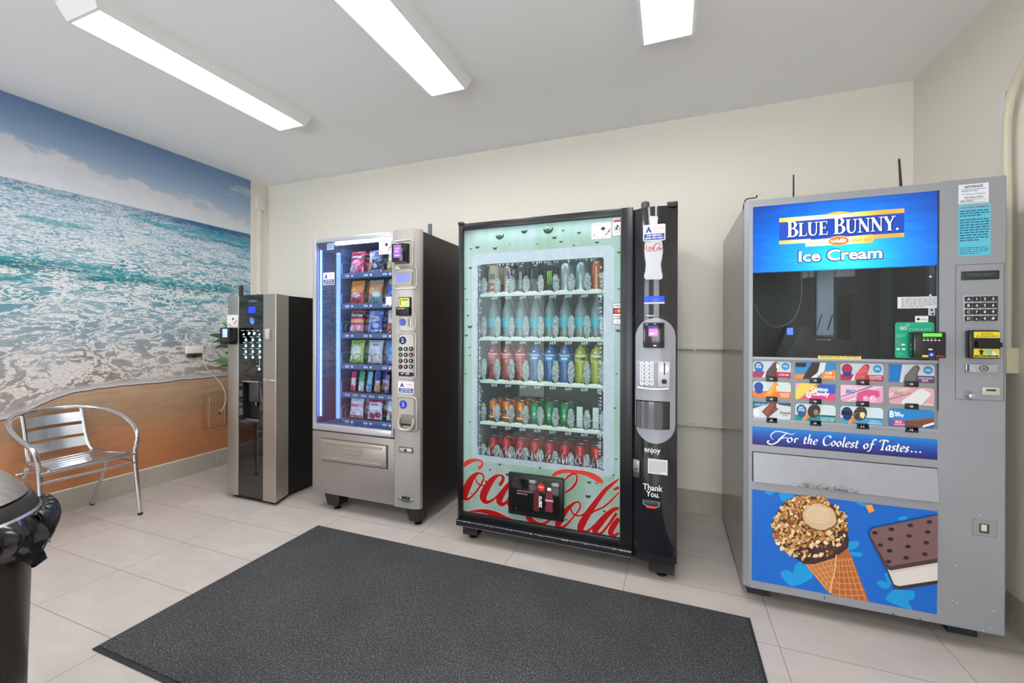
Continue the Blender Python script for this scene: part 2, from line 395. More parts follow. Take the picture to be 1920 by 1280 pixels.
struct(MB().box(XL, XL+.010, YF, YB, 0, .144, BASE).box(XL, XL+.0125, YF, YB, .142, .149, tr).build('baseboard_left'))
struct(MB().box(XL+.01, XR-.01, YB-.010, YB, 0, .149, BASE).build('baseboard_back'))
struct(MB().box(XR-.010, XR, YF, YB, 0, .149, BASE).build('baseboard_right'))
mu = MB().box(XL+.0005, XL+.003, -1.6, 2.862, .15, H-.004, make_mural()).build('wall_mural', None)
tag(mu, 'large printed beach mural of surf, sky and wet sand covering the left wall', 'mural')

# ---------------------------------------------------------------- ceiling light panels
PW = M('#f2f2f2', .5); PE = M('#ffffff', .5, emit=PANEL_LIGHT, name='lit_panel_diffuser'); PG = M('#b9b9b9', .5)
def light_panel(x, y, label):
    t = thing('ceiling_light', label, 'ceiling light', (x, y, H), 0, 'long LED panels on the ceiling')
    b = MB(); zb = -.066; hx, hy = .118, .545; tx, ty = .134, .575; f = .012
    V = [(sx*tx, sy*ty, -.0005) for sx, sy in ((-1, -1), (1, -1), (1, 1), (-1, 1))]+[(sx*hx, sy*hy, zb) for sx, sy in ((-1, -1), (1, -1), (1, 1), (-1, 1))]
    b.add(V, [(0, 1, 2, 3), (0, 4, 5, 1), (1, 5, 6, 2), (2, 6, 7, 3), (3, 7, 4, 0)], PW); b.build('housing', t, 20)
    b = MB()
    for a in ((-hx, hx, -hy, -hy+f), (-hx, hx, hy-f, hy), (-hx, -hx+f, -hy+f, hy-f), (hx-f, hx, -hy+f, hy-f)): b.box(a[0], a[1], a[2], a[3], zb-.004, zb+.004, PW)
    g = f+.0035
    for a in ((-hx+f, hx-f, -hy+f, -hy+g), (-hx+f, hx-f, hy-g, hy-f), (-hx+f, -hx+g, -hy+g, hy-g), (hx-g, hx-f, -hy+g, hy-g)): b.box(a[0], a[1], a[2], a[3], zb-.001, zb+.004, PG)
    b.build('trim_frame', t)
    MB().box(-hx+g, hx-g, -hy+g, hy-g, zb-.001, zb+.003, PE).build('diffuser', t)
    return t
light_panel(-2.40, 1.587, 'long LED ceiling panel nearest the beach mural, at upper left')
light_panel(-1.20, 1.587, 'LED ceiling panel in the middle, above the snack and drinks machines')
light_panel(-.018, 1.565, 'LED ceiling panel at the top right, mostly out of the picture')
for i, x in enumerate((-2.40, -1.20, -.018)):  # second row of panels, added out of view to brighten the room
    light_panel(x, -.85, 'LED ceiling panel behind the viewer, '+('near the mural wall', 'middle of its row', 'near the right wall')[i])

# ---------------------------------------------------------------- back and side wall fittings
pipeM = M('#d9d5ca', .4); pw = M('#dcd8ce', .35)
b = MB().tube([(-.2, YB-.014, 1.094), (1.15, YB-.014, 1.094)], .011, pipeM, 10, 1)
for x in (.15, 1.0): b.rbox(x-.01, x+.01, YB-.03, YB-.0005, 1.08, 1.108, pipeM, .002)
tag(b.build('wall_pipe'), 'upper thin pale pipe running along the back wall between the drinks and ice cream machines', 'pipe')
b = MB().tube([(-.2, YB-.014, .582), (1.15, YB-.014, .582)], .010, pipeM, 10, 1)
for x in (.15, 1.0): b.rbox(x-.01, x+.01, YB-.03, YB-.0005, .57, .595, pipeM, .002)
tag(b.build('wall_pipe'), 'lower thin pale pipe running along the back wall, at knee height', 'pipe')
# box and conduit high on the left wall by the corner
pl = M('#e6e4dd', .4)
t = thing('junction_box', 'small white electrical box with a vertical conduit beside the mural corner', 'junction box', (XL, 2.95, 2.35))
MB().rbox(.0, .035, -.045, .045, .03, .155, pl, .004).build('box_cover', t)
MB().rbox(.0, .018, -.018, .018, -2.1, .03, pl, .003).build('conduit', t)
# socket plate under the mural's surf, clear cover lower down
t = thing('wall_socket', 'small white socket with plugs on the mural, left of the coffee machine', 'socket', (XL+.003, 2.35, 1.02))
MB().rbox(0, .03, -.065, .065, -.005, .055, pl, .004).build('plate', t)
MB().rbox(0, .026, -.05, .055, -.04, -.006, M('#3a3a38', .5), .004).rbox(.026, .04, -.03, 0, -.03, -.012, M('#222222', .5), .003).build('plug', t)  # dark blocks stand in for the shadow under the plate
clear = glass('clear_acrylic', '#ffffff', .25, .05)
t = thing('cover_box', 'clear plastic cover box on the sandy part of the mural', 'cover box', (XL+.003, 2.52, .36))
b = MB(); b.box(0, .05, -.1, .1, 0, .003, clear).box(0, .05, -.1, .1, .3, .303, clear).box(0, .05, -.1, -.097, .003, .3, clear).box(0, .05, .097, .1, .003, .3, clear).box(.047, .05, -.097, .097, .003, .3, clear)
b.build('cover', t)
for yy in (-.07, .06): MB().box(.047, .0505, yy, yy+.002, .02, .27, M('#d8cfc4', .3)).build('edge_bead', t)  # pale strips stand in for highlights on the clear plastic
cb = MB().tube([(XL+.012, 2.43, 1.0), (XL+.03, 2.42, .93), (XL+.03, 2.47, .85), (XL+.05, 2.55, .74), (XL+.068, 2.585, .62), (XL+.068, 2.565, .53), (XL+.068, 2.53, .5)], .004, M('#c9d2b4', .4), 6, 6)
cb.lathe([(.006, 0), (.007, .02)], (XL+.068, 2.527, .475), M('#3b342c', .5), 8)
tag(cb.build('power_cord'), 'pale cord hanging from the socket down to the clear cover box', 'cord')
# right wall trunking, bent cable and outlet
t = thing('cable_trunking', 'white vertical trunking with a bent cable on the right wall behind the ice cream machine', 'trunking', (XR, 2.30, 1.14))
MB().rbox(-.022, 0, .012, .052, 0, 1.05, M('#e4e3df', .4), .003).build('trunking_channel', t)
MB().tube([(-.03, -.018, 0), (-.03, -.02, .5), (-.03, -.014, .85), (-.03, -.03, .98), (-.03, -.075, 1.06), (-.03, -.16, 1.13), (-.03, -.3, 1.2)], .014, M('#cfc8b4', .45), 10, 6).build('cable', t)
MB().tube([(-.012, .0, .96), (-.012, .004, 1.03), (-.012, -.06, 1.10), (-.012, -.2, 1.17)], .005, M('#4e4a40', .6), 6, 4).build('seal', t)
t = thing('outlet_box', 'cream surface outlet box with a plug on the right wall below the cable', 'outlet', (XR, 2.3, 1.04))
MB().rbox(-.04, 0, -.035, .06, 0, .105, M('#cfc8ac', .5), .006).rbox(-.06, -.04, -.02, .03, .04, .09, M('#d6cfb6', .5), .008).build('box', t)

# ================================================================ FLOOR MAT
def mat_material():
    m, b, P, x, y, z = begin('charcoal_carpet_pile', .95, .1)
    n = xnoise(P, 190, 3, .8); n2 = xnoise(P, 3, 3, .5)
    c = xramp(n, [(.3, '#262626'), (.45, '#414142'), (.58, '#5d5d5f'), (.70, '#a6a6a8')])
    link(xmix(xstep(n2, .3, .7, 0., .25), c, '#343434'), b, 'Base Color'); xbump(n, b, .8, .004)
    return m
mx0, mx1, my0, my1 = -2.033, .314, .917, 1.998
t = thing('floor_mat', 'large charcoal entrance mat with a rubber border lying on the tiled floor', 'floor mat', (mx0, my0, 0))
cm_ = mat_material(); rub = M('#26262b', .6, bump=.3, bs=300)
MB().prism([(0, 0), (mx1-mx0, 0), (mx1-mx0, my1-my0), (0, my1-my0)], .0006, .005, rub, 'z').build('rubber_border', t)
b = MB(); b.rbox(.012, mx1-mx0-.012, .016, my1-my0-.010, .0045, .010, cm_, .002); b.build('carpet_pile', t)
# ================================================================ ALUMINIUM CHAIR
AL = M('#d4d6da', .16, 1, var=.03, vs=8); ALS = M('#dfe3ea', .22, 1, var=.04, vs=5); RUBB = M('#1b1b1b', .6)
t = thing('cafe_chair', 'polished aluminium slatted armchair standing against the beach mural', 'chair', (-3.5, 1.46, 0))
def L3(p): return [(a[0]+3.5, a[1]-1.46, a[2]) for a in p]
b = MB()
b.tube(L3([(-3.243, 1.705, .012), (-3.255, 1.695, .2), (-3.27, 1.688, .40), (-3.262, 1.697, .49), (-3.275, 1.70, .548), (-3.36, 1.715, .592), (-3.48, 1.712, .64), (-3.60, 1.675, .677), (-3.69, 1.60, .697), (-3.722, 1.47, .703),
              (-3.69, 1.33, .697), (-3.60, 1.245, .677), (-3.48, 1.208, .64), (-3.36, 1.205, .592), (-3.275, 1.22, .548), (-3.262, 1.232, .49), (-3.27, 1.245, .40), (-3.262, 1.25, .2), (-3.257, 1.252, .012)]), .0125, AL, 12, 5)
b.build('arm_frame', t)
for y0, s in ((1.61, 1), (1.335, -1)):
    MB().tube(L3([(-3.705, y0, .69), (-3.675, y0, .60), (-3.645, y0+.002*s, .50), (-3.618, y0+.006*s, .435), (-3.585, y0+.012*s, .402), (-3.53, y0+.02*s, .398), (-3.40, y0+.035*s, .408), (-3.275, y0+.045*s, .413)]), .0105, AL, 10, 5).build('back_post', t)
for y0, s in ((1.66, 1), (1.28, -1)):
    MB().tube(L3([(-3.50, y0, .395), (-3.56, y0+.006*s, .28), (-3.65, y0+.015*s, .13), (-3.725, y0+.022*s, .014)]), .0115, AL, 10, 4).build('leg', t)
for zc, xx in ((.632, -3.683), (.552, -3.66), (.475, -3.635)):
    b = MB(); V = []; Fc = []; n = 14
    for i in range(n+1):
        u = i/n; yy = 1.335+.275*u; dx = -.022*math.sin(PI*u)
        for dz, o in ((-.03, 0), (.03, 0), (.03, .003), (-.03, .003)): V.append((xx+dx+o-dz*.28+3.5-.002, yy-1.46, zc+dz))
    for i in range(n):
        for k in range(4): Fc.append((4*i+k, 4*i+(k+1) % 4, 4*i+4+(k+1) % 4, 4*i+4+k))
    Fc += [(0, 1, 2, 3), (4*n+3, 4*n+2, 4*n+1, 4*n)]
    b.add(V, Fc, ALS).build('back_slat', t)
for i in range(6):
    x0 = -3.575+i*.055; zz = .410+.004*(i/5)-.006*math.sin(PI*i/5)
    MB().rbox(x0+3.5, x0+3.5+.045, 1.30-1.46-.01*i/5, 1.655-1.46+.01*i/5, zz, zz+.004, ALS, .0015).build('seat_slat', t)
MB().tube(L3([(-3.262, 1.245, .352), (-3.262, 1.69, .346)]), .008, AL, 10, 1).build('front_stretcher', t)
MB().tube(L3([(-3.262, 1.245, .402), (-3.262, 1.69, .402)]), .010, AL, 10, 1).build('front_rail', t)
for y0 in (1.248, 1.688): MB().tube(L3([(-3.262, y0, .352), (-3.60, y0, .35)]), .008, AL, 10, 1).build('side_stretcher', t)
MB().tube(L3([(-3.60, 1.27, .35), (-3.60, 1.67, .35)]), .008, AL, 10, 1).build('rear_stretcher', t)
for p in ((-3.243, 1.705), (-3.257, 1.252), (-3.731, 1.683), (-3.731, 1.257)):
    MB().cyl(p[0]+3.5, p[1]-1.46, 0, .0135, .016, RUBB, 'z', 12).build('rubber_foot', t)

# ================================================================ WASTE BIN
bx, by = -1.613, .405
t = thing('waste_bin', 'dark round waste bin with a brushed steel swing lid, cut off at the left edge', 'bin', (bx, by, 0))
BIN = M('#3a3634', .38, .3, var=.05, vs=4); COLR = M('#35322f', .42, spec=.5); SIL = M('#a9a9ab', .3, .9)
MB().lathe([(.165, 0), (.17, .01), (.186, .72), (.186, .74)], (0, 0, 0), BIN, 48).build('body', t)
MB().lathe([(.198, .738), (.203, .742), (.203, .750), (.197, .756)], (0, 0, 0), SIL, 48, caps=False).build('rim_band', t)
dome = [(.196, .754), (.193, .768), (.188, .780), (.184, .786), (.176, .786), (.170, .776), (.12, .774), (.0005, .774)]
MB().lathe(dome, (0, 0, 0), COLR, 48, caps=False).build('lid_collar', t)
steel, sb, P_, x_, y_, z_ = begin('brushed_steel_lid', .45)
nn = xnoise(xvec(x_*30, y_*2.0, z_*2), 6, 5, .7); link(xmix(nn, '#8f887d', '#d8d2c6'), sb, 'Base Color'); sb.inputs['Metallic'].default_value = 1; link(xstep(nn, .2, .8, .38, .52), sb, 'Roughness')
b = MB(); V = []; Fc = []; na, nr = 40, 12
for j in range(nr+1):
    u = j/nr; r = .180*u
    for i in range(na):
        a = 2*PI*i/na; V.append((r*math.cos(a)*1.0, r*math.sin(a)*.98, .900-.108*u**2.6))
for j in range(nr):
    for i in range(na): Fc.append((j*na+i, j*na+(i+1) % na, (j+1)*na+(i+1) % na, (j+1)*na+i))
b.add(V, Fc, steel); rebase(b, (0, 0, .0)).build('swing_flap', t)
BAG = M('#0d0d10', .22, spec=.6, coat=.4)
b = MB(); V = []; Fc = []; na, nj = 120, 12; rb = random.Random(3)
ph = [rb.random()*6.28 for _ in range(8)]
for i in range(na):
    a = 2*PI*i/na
    low = .645+.022*math.sin(3*a+ph[0])+.014*math.sin(9*a+ph[1])+rb.uniform(-.006, .006)
    for j in range(nj+1):
        u = j/nj; z = .752*(1-u)+low*u
        fl = .205+.020*math.sin(PI*min(1, u*1.2))+(.0065*math.sin(23*a+ph[2]+u*2)+.005*math.sin(41*a+ph[3]-u*3)+.003*math.sin(67*a+u*7))*min(1, u*3)
        if u < .02: fl = .2035
        V.append((fl*math.cos(a), fl*math.sin(a), z))
for i in range(na):
    for j in range(nj): Fc.append((i*(nj+1)+j, ((i+1) % na)*(nj+1)+j, ((i+1) % na)*(nj+1)+j+1, i*(nj+1)+j+1))
b.add(V, Fc, BAG)
# gathered tuft of bag at the visible side
for k in range(14):
    a = math.radians(44+k*3.2); r0 = .208
    b.tube([((r0-.006)*math.cos(a), (r0-.006)*math.sin(a), .744), ((r0+.010)*math.cos(a+.02), (r0+.010)*math.sin(a+.02), .748-.003*(k % 3)), ((r0+.020)*math.cos(a), (r0+.020)*math.sin(a), .715), ((r0+.012)*math.cos(a-.03), (r0+.012)*math.sin(a-.03), .675+.006*(k % 3))], lambda u: .005+.003*math.sin(PI*u), BAG, 6, 4)
b.build('bin_liner', t, 60)

# ================================================================ POTTED PLANT behind the coffee machine
t = thing('potted_plant', 'leafy green potted plant half hidden behind the coffee machine', 'plant', (-3.36, 2.62, 0))
MB().lathe([(.10, 0), (.105, .01), (.13, .30), (.135, .31), (.12, .31), (.115, .27)], (0, 0, 0), M('#3c3632', .6), 28).build('pot', t)
LEAF = M('#3f6b2b', .4, var=.35, vs=9, name='leaf_green'); LEAFD = M('#26401c', .4, var=.3, vs=9)
def leaf(root, tip, wid, lift, m, name='leaf'):
    b = MB(); a = Vector(root); c = Vector(tip); mid = (a+c)/2+Vector((0, 0, lift)); n = 12; V = []; Fc = []
    for i in range(n+1):
        u = i/n; p = a*(1-u)**2+mid*2*u*(1-u)+c*u*u; q = a*(1-min(1, u+.02))**2+mid*2*(u+.02)*(1-min(1, u+.02))+c*(u+.02)**2
        d = (q-p).normalized(); s = d.cross(Vector((.5, -1, .35))).normalized()
        w = wid*math.sin(PI*min(1, u*.92+.06))**.8; up = s.cross(d)
        V += [p-s*w+up*w*.2, p, p+s*w+up*w*.2]
    for i in range(n): Fc += [(3*i, 3*i+1, 3*i+4, 3*i+3), (3*i+1, 3*i+2, 3*i+5, 3*i+4)]
    b.add(V, Fc, m).build(name, t, 60)
rl = random.Random(5)
MB().tube([(0, 0, .27), (.01, 0, .7), (-.01, -.01, 1.0)], .012, M('#5a5a35', .6), 8, 4).build('stem', t)
O_ = (-3.36, 2.62)
def lf(root, tip, wid, lift, m): leaf(root, (tip[0]-O_[0], tip[1]-O_[1], tip[2]), wid, lift, m)
lf((-.02, -.02, 1.0), (-3.67, 2.42, 1.165), .030, .10, LEAFD); lf((-.02, -.03, 1.0), (-3.66, 2.44, 1.10), .026, .13, LEAF); lf((-.02, -.02, .98), (-3.64, 2.45, 1.06), .026, .10, LEAFD)
lf((-.02, -.03, 1.02), (-3.62, 2.50, 1.28), .024, .02, LEAF); lf((-.02, -.03, .85), (-3.66, 2.44, .945), .026, .08, LEAF); lf((-.02, -.03, .80), (-3.60, 2.46, .90), .022, .1, LEAFD)
lf((0, 0, 1.0), (-3.60, 2.44, 1.14), .028, .14, LEAF); lf((0, 0, .95), (-3.62, 2.52, 1.0), .026, .12, LEAFD)
lf((0, 0, 1.0), (-3.20, 2.50, 1.515), .020, .1, LEAF); lf((0, 0, 1.0), (-3.17, 2.48, 1.49), .020, .12, LEAFD)
for k in range(7):
    a = rl.uniform(.3, 2.4); r = rl.uniform(.10, .18)
    leaf((0, 0, rl.uniform(.6, .95)), (r*math.cos(a), min(.2, r*math.sin(a)), rl.uniform(.9, 1.30)), .022, .12, LEAF if k % 2 else LEAFD)

# ================================================================ COFFEE MACHINE
SS, sb, P_, x_, y_, z_ = begin('brushed_stainless_steel', .3)
nn = xnoise(xvec(x_*3, y_*3, z_*260), 3, 3, .6); link(xmix(nn, '#aca6a0', '#b6b0aa'), sb, 'Base Color'); sb.inputs['Metallic'].default_value = .8; link(xstep(nn, .3, .7, .29, .33), sb, 'Roughness')
BLKG = M('#0b0c0e', .06, spec=.6, coat=.6); BLK = M('#0a0a0b', .45); DKG = M('#1d1d20', .4); BODYB = M('#08080a', .5)
CO = (-3.0, 2.11)
t = thing('coffee_machine', 'slim black and stainless steel coffee vending machine in front of the mural corner', 'vending machine', (CO[0], CO[1], 0))
HC = 1.458
b = MB(); b.prism([(.015, .055), (.455, .055), (.405, .17), (.395, .60), (.015, .60)], .03, HC, BODYB, 'z'); b.prism([(.03, .03), (.44, .03), (.39, .17), (.38, .58), (.03, .58)], .0, .03, BLK, 'z'); b.build('cabinet', t)
# door: two steel posts with a black glossy panel between them
MB().rbox(.0, .108, 0, .05, .027, HC, SS, .006).build('door_post', t)
b = MB(); b.prism([(.356, 0), (.470, 0), (.474, .004), (.420, .150), (.405, .150), (.405, .05), (.356, .05)], .027, HC, SS, 'z'); b.build('door_post', t)
b = MB(); z0, z1 = .80, 1.455
b.box(.108, .356, .006, .05, .03, .565, BLKG).box(.108, .356, .006, .05, .845, HC, BLKG); b.box(.108, .150, .006, .05, .565, .845, BLKG).box(.314, .356, .006, .05, .565, .845, BLKG)
b.build('door_panel', t)
b = MB(); b.box(.150, .314, .10, .104, .565, .845, DKG).box(.150, .153, .01, .10, .565, .845, DKG).box(.311, .314, .01, .10, .565, .845, DKG).box(.150, .314, .01, .10, .565, .570, M('#6f6f72', .3, .6)).box(.15, .314, .01, .10, .842, .845, DKG)
b.rbox(.185, .285, .02, .09, .70, .842, M('#4a4b50', .3, .5), .01).lathe([(.012, 0), (.008, -.03)], (.235, .045, .70), M('#888888', .2, 1), 12)
b.rbox(.165, .30, .012, .03, .572, .580, M('#b9bbc0', .2, .9), .003); b.build('cup_bay', t)
MB().rbox(.150, .314, -.004, .012, .84, .853, M('#c9c9cc', .15, 1), .003).build('bay_trim', t)
ICON = M('#8fd4dd', .5, emit=.9, name='lit_icon'); ICW = M('#e8fbff', .5, emit=1.1, name='lit_icon_white')
cF = onY(2.116)
def cu(px, py): a = cF(px, py); return (a[0]-CO[0], a[1])
b = MB(); Y0 = .0055
x, z = cu(474, 565.5); b.text('VITRO', x, z-.004, Y0-.0004, M('#8fa0a6', .4), .016, .085)
b.build('badge_lettering', t)
b = MB(); x, z = cu(472.5, 580); b.rrect(x-.036, z-.024, x+.036, z+.020, .003, Y0-.0005, M('#1a2fe0', .4, emit=1.3, name='blue_screen'), 0)
b.build('display', t)
b = MB(); x, z = cu(472, 602)
bl = M('#5b8fe8', .4, emit=1.2, name='blue_glow')
b.ring(x, z+.006, .013, .018, Y0-.0005, bl, 20, .9); b.ring(x+.006, z-.012, .008, .012, Y0-.0006, bl, 16); b.rect(x-.004, z-.006, x+.002, z+.012, Y0-.0007, bl); b.rect(x+.022, z-.015, x+.026, z+.016, Y0-.0007, bl)
b.build('logo_light', t)
def cicon(x, z, k):
    b = MB()
    b.text('espresso', x-.013, z+.016, Y0-.0006, ICW, .005, .030)
    if k == 4: b.disc(x, z, .012, Y0-.0006, ICW, .009, 14).rect(x-.012, z-.010, x-.004, z-.002, Y0-.0006, ICW)
    elif k == 9: b.flat([(x-.012, z-.013), (x+.004, z-.013), (x+.006, z-.002), (x-.006, z-.002)], Y0-.0006, ICW)
    else:
        b.disc(x, z, .016, Y0-.0006, M('#0e4a55', .4, emit=.35), .015, 18)
        b.flat([(x-.009, z-.009), (x+.013, z-.009), (x+.012, z-.001), (x-.008, z-.001)], Y0-.0009, ICW)
        b.ring(x+.002, z-.001, .006, .010, Y0-.0008, ICON, 14); b.flat([(x-.002, z+.001), (x+.004, z+.001), (x+.002, z+.011)], Y0-.001, ICW)
    b.build('selection_key', t)
for i, px in enumerate((457.5, 467.5, 477, 487)):
    x, z = cu(px, 624.5+i*.1); cicon(x, z, (9, 4, 4, 9)[i])
for py in (636.5, 647.5, 658.5, 669):
    for px in (461, 474, 487): x, z = cu(px, py); cicon(x, z, 0)
x, z = cu(486, 691); cicon(x, z, 0)
b = MB(); zl0, zl1 = cu(487, 674)[1], cu(487, 686)[1]; b.tube([(cu(487, 680)[0], .0045, zl0), (cu(487, 680)[0], .0045, zl1)], .0008, ICON, 5, 1); b.build('indicator_line', t)
# fittings on the posts
x, z = cu(503.5, 626.5)
b = MB().rbox(x-.032, x+.030, -.012, .001, z-.042, z+.040, M('#b3aaa0', .35, .5), .006).rbox(x-.010, x+.028, -.020, -.010, z-.036, z+.034, M('#d2c9bd', .35, .4), .004).rect(x-.020, z-.03, x-.014, z+.03, -.0125, BLK); b.build('coin_slot', t)
x, z = cu(504.5, 712); MB().lathe([(.012, 0), (.012, .006), (.006, .009)], (x, -.0085, z), M('#d8d8da', .12, 1), 14, 'y').build('door_lock', t)
MB().box(.357, .468, -.0008, .001, .862, .868, M('#d8d4ce', .4)).build('post_seam', t)
x0, z1 = cu(428, 590.5); x1, z0 = cu(447.8, 613.5)
b = MB().rrect(x0, z0, x1, z1, .003, -.001, M('#e9e6e2', .5), .0015)
mm = M('#3b3b3b', .5); rm = M('#b5473e', .5)
for i, s_ in enumerate(((.060, .060, .012), (.018, .022, .008), (.035, .012, .007))): b.flat([(x0+s_[0]-s_[2], z0+s_[1]), (x0+s_[0], z0+s_[1]-s_[2]), (x0+s_[0]+s_[2], z0+s_[1]), (x0+s_[0], z0+s_[1]+s_[2])], -.0014, mm)
for k in range(3): b.flat([(x0+.068+k*.01, z0+.02+.008*k), (x0+.082+k*.01, z0+.032+.008*k), (x0+.079+k*.01, z0+.038+.008*k), (x0+.065+k*.01, z0+.026+.008*k)], -.0014, rm)
b.build('payment_sticker', t)
x0, z1 = cu(428, 614.5); x1, z0 = cu(446.5, 645)
MB().rbox(x0-.002, x1, -.055, .001, z0, z1, BLK, .006).build('reader_mount', t)
C9 = onY(2.11-.085)
def cv(px, py): a = C9(px, py); return (a[0]-CO[0], a[1])
xr0, zr1 = cv(415.5, 613.5); xr1, zr0 = cv(430, 640)
MB().rbox(xr0, xr1, -.088, -.050, zr0, zr1, M('#101014', .25, coat=.5), .006).rbox(xr0+.01, xr1+.01, -.062, -.04, zr0+.006, zr1-.006, BLK, .004).build('card_reader', t)
xr0, zr1 = cv(418.5, 616.5); xr1, zr0 = cv(427, 632)
MB().rbox(xr0, xr1, -.0905, -.087, zr0, zr1, M('#8fa4ff', .3, emit=1.2, name='reader_screen'), .001).build('reader_screen', t)
t = thing('antenna', 'short black antenna on top of the coffee machine', 'antenna', (-2.957, 2.180, HC))
MB().lathe([(.014, 0), (.013, .075), (.010, .078)], (0, 0, 0), M('#16181c', .5), 14).build('antenna_rod', t)
MB().cyl(0, 0, 0, .018, .008, BLK, 'z', 14).build('antenna_base', t)
# ================================================================ SHARED SMALL PARTS
WH = M('#efefef', .5); INK = M('#22263a', .5); GREYINK = M('#8a8a90', .6); REDI = M('#c2342e', .5); BLUI = M('#1f3f94', .5)
def service_sticker(parent, x0, z0, x1, z1, y, yf=None, name='service_sticker', bold=True):
    w, h = x1-x0, z1-z0; b = MB()
    b.rrect(x0, z0, x1, z1, h*.08, y, M('#f2f2f5', .45), .001)
    b.rect(x0+w*.04, z0+h*.05, x1-w*.04, z0+h*.44, y-.0004, BLUI)
    b.flat([(x0+w*.10, z0+h*.52), (x0+w*.40, z0+h*.52), (x0+w*.25, z0+h*.94)], y-.0004, BLUI).flat([(x0+w*.20, z0+h*.52), (x0+w*.30, z0+h*.52), (x0+w*.25, z0+h*.66)], y-.0006, WH)
    b.text('FOR SERVICE', x0+w*.5, z0+h*.27, y-.0008, WH, h*.12, w*.66, .02); b.text('(800) 633-4467', x0+w*.5, z0+h*.09, y-.0008, WH, h*.13, w*.82, .02)
    for k in range(3):                                        # three boxed red characters
        cx = x0+w*(.52+.15*k); b.stroke([(cx, z0+h*.68), (cx+w*.09, z0+h*.68), (cx+w*.09, z0+h*.86), (cx, z0+h*.86), (cx, z0+h*.67)], w*.018, y-.0008, REDI, 1)
        b.rect(cx+w*.02, z0+h*.76, cx+w*.07, z0+h*.785, y-.0008, REDI)
    b.rect(x0+w*.5, z0+h*.55, x0+w*.92, z0+h*.58, y-.0008, GREYINK)
    if yf: b.warp(yf)
    return b.build(name, parent)
def lines(b, x0, z0, x1, z1, n, y, m, seed=1, fill=.55, head=None):
    """rows of unreadable fine print, word by word"""
    r = random.Random(seed); dz = (z1-z0)/n
    for i in range(n):
        zc = z1-dz*(i+.5); x = x0
        while x < x1-.002:
            wl = r.uniform(.07, .2)*(x1-x0); xe = min(x1, x+wl); b.rect(x, zc-dz*fill/2, xe, zc+dz*fill/2, y, m); x = xe+(x1-x0)*.03
            if i == n-1 and x > x0+.6*(x1-x0): break
    return b
def diamond_card(parent, x0, z0, x1, z1, y, name='payment_sticker', col=('#33405a', '#b5473e', '#d8a53c')):
    w, h = x1-x0, z1-z0; b = MB().rrect(x0, z0, x1, z1, h*.03, y, M('#e9eaef', .5), .0008)
    def dia(cx, cz, r, m): b.flat([(x0+cx*w-r*w, z0+cz*h), (x0+cx*w, z0+cz*h-r*h), (x0+cx*w+r*w, z0+cz*h), (x0+cx*w, z0+cz*h+r*h)], y-.0004, m)
    a, c, d = [M(q, .5) for q in col]
    dia(.60, .62, .14, a); dia(.60, .62, .05, WH)
    for k, m in enumerate((c, d, a)): q = .08*k; b.flat([(x0+(.70+q)*w, z0+(.22+q)*h), (x0+(.76+q)*w, z0+(.18+q)*h), (x0+min(.97, .92+q)*w, z0+(.40+q)*h), (x0+min(.95, .86+q)*w, z0+(.46+q)*h)], y-.0004-k*.0001, m)
    dia(.13, .24, .06, c); dia(.28, .14, .06, d); b.rect(x0+.08*w, z0+.86*h, x0+.5*w, z0+.885*h, y-.0004, GREYINK).rect(x0+.5*w, z0+.08*h, x0+.7*w, z0+.11*h, y-.0004, GREYINK)
    return b.build(name, parent)

# ================================================================ SNACK MACHINE
SX, SY = -2.287, 2.195
snack = thing('snack_vending_machine', 'silver fronted snack vending machine with a blue lit window of chips and sweets', 'vending machine', (SX, SY, 0))
S0 = onY(SY); S1 = onY(SY-.022)
def su(px, py, f=None): a = (f or S1)(px, py); return (a[0]-SX, a[1])
SIDE = M('#2b2321', .45, var=.06, vs=3); SILV = M('#a8a29d', .38, .45, var=.03, vs=5); SILF = M('#bcbcc2', .32, .45); LOWP = M('#938a88', .42, .4, var=.04, vs=6); NAVY = M('#3a5287', .35); NAVD = M('#33363f', .4)
b = MB()
b.box(.002, .018, .03, .80, .112, 1.82, SIDE).box(.662, .853, .03, .80, .112, 1.82, SIDE).box(.018, .662, .62, .80, .112, 1.82, SIDE).box(.018, .662, .03, .62, 1.812, 1.82, SIDE).box(.018, .662, .03, .62, .112, .56, SIDE)
b.build('cabinet', snack)
b = MB(); b.box(.018, .022, .03, .62, .56, 1.812, NAVY).box(.658, .662, .03, .62, .56, 1.812, NAVD).box(.022, .658, .61, .62, .56, 1.812, NAVD).box(.022, .658, .03, .61, 1.806, 1.812, NAVY)
b.prism([(.03, .562), (.61, .562), (.61, .60), (.03, .575)], .022, .658, M('#2c4a80', .3), 'x')
b.box(.148, .154, .10, .61, .575, 1.78, NAVY)
b.build('interior_lining', snack)
LED = M('#cfdcff', .5, emit=24.0, name='blue_white_led'); LEDD = M('#86aef5', .5, emit=1.3, name='led_cover')
MB().rbox(.122, .150, .085, .10, .60, 1.745, LEDD, .004).build('light_strip', snack)
MB().box(.16, .64, .035, .05, 1.786, 1.800, LED).build('light_strip', snack)  # strip along the top added to light the products
MB().box(.030, .038, .035, .045, .62, 1.76, M('#7fa6f4', .5, emit=5.0, name='led_side')).build('light_strip', snack)
MB().box(.06, .12, .30, .305, .60, 1.74, M('#27427c', .2, .3)).build('reflector', snack)
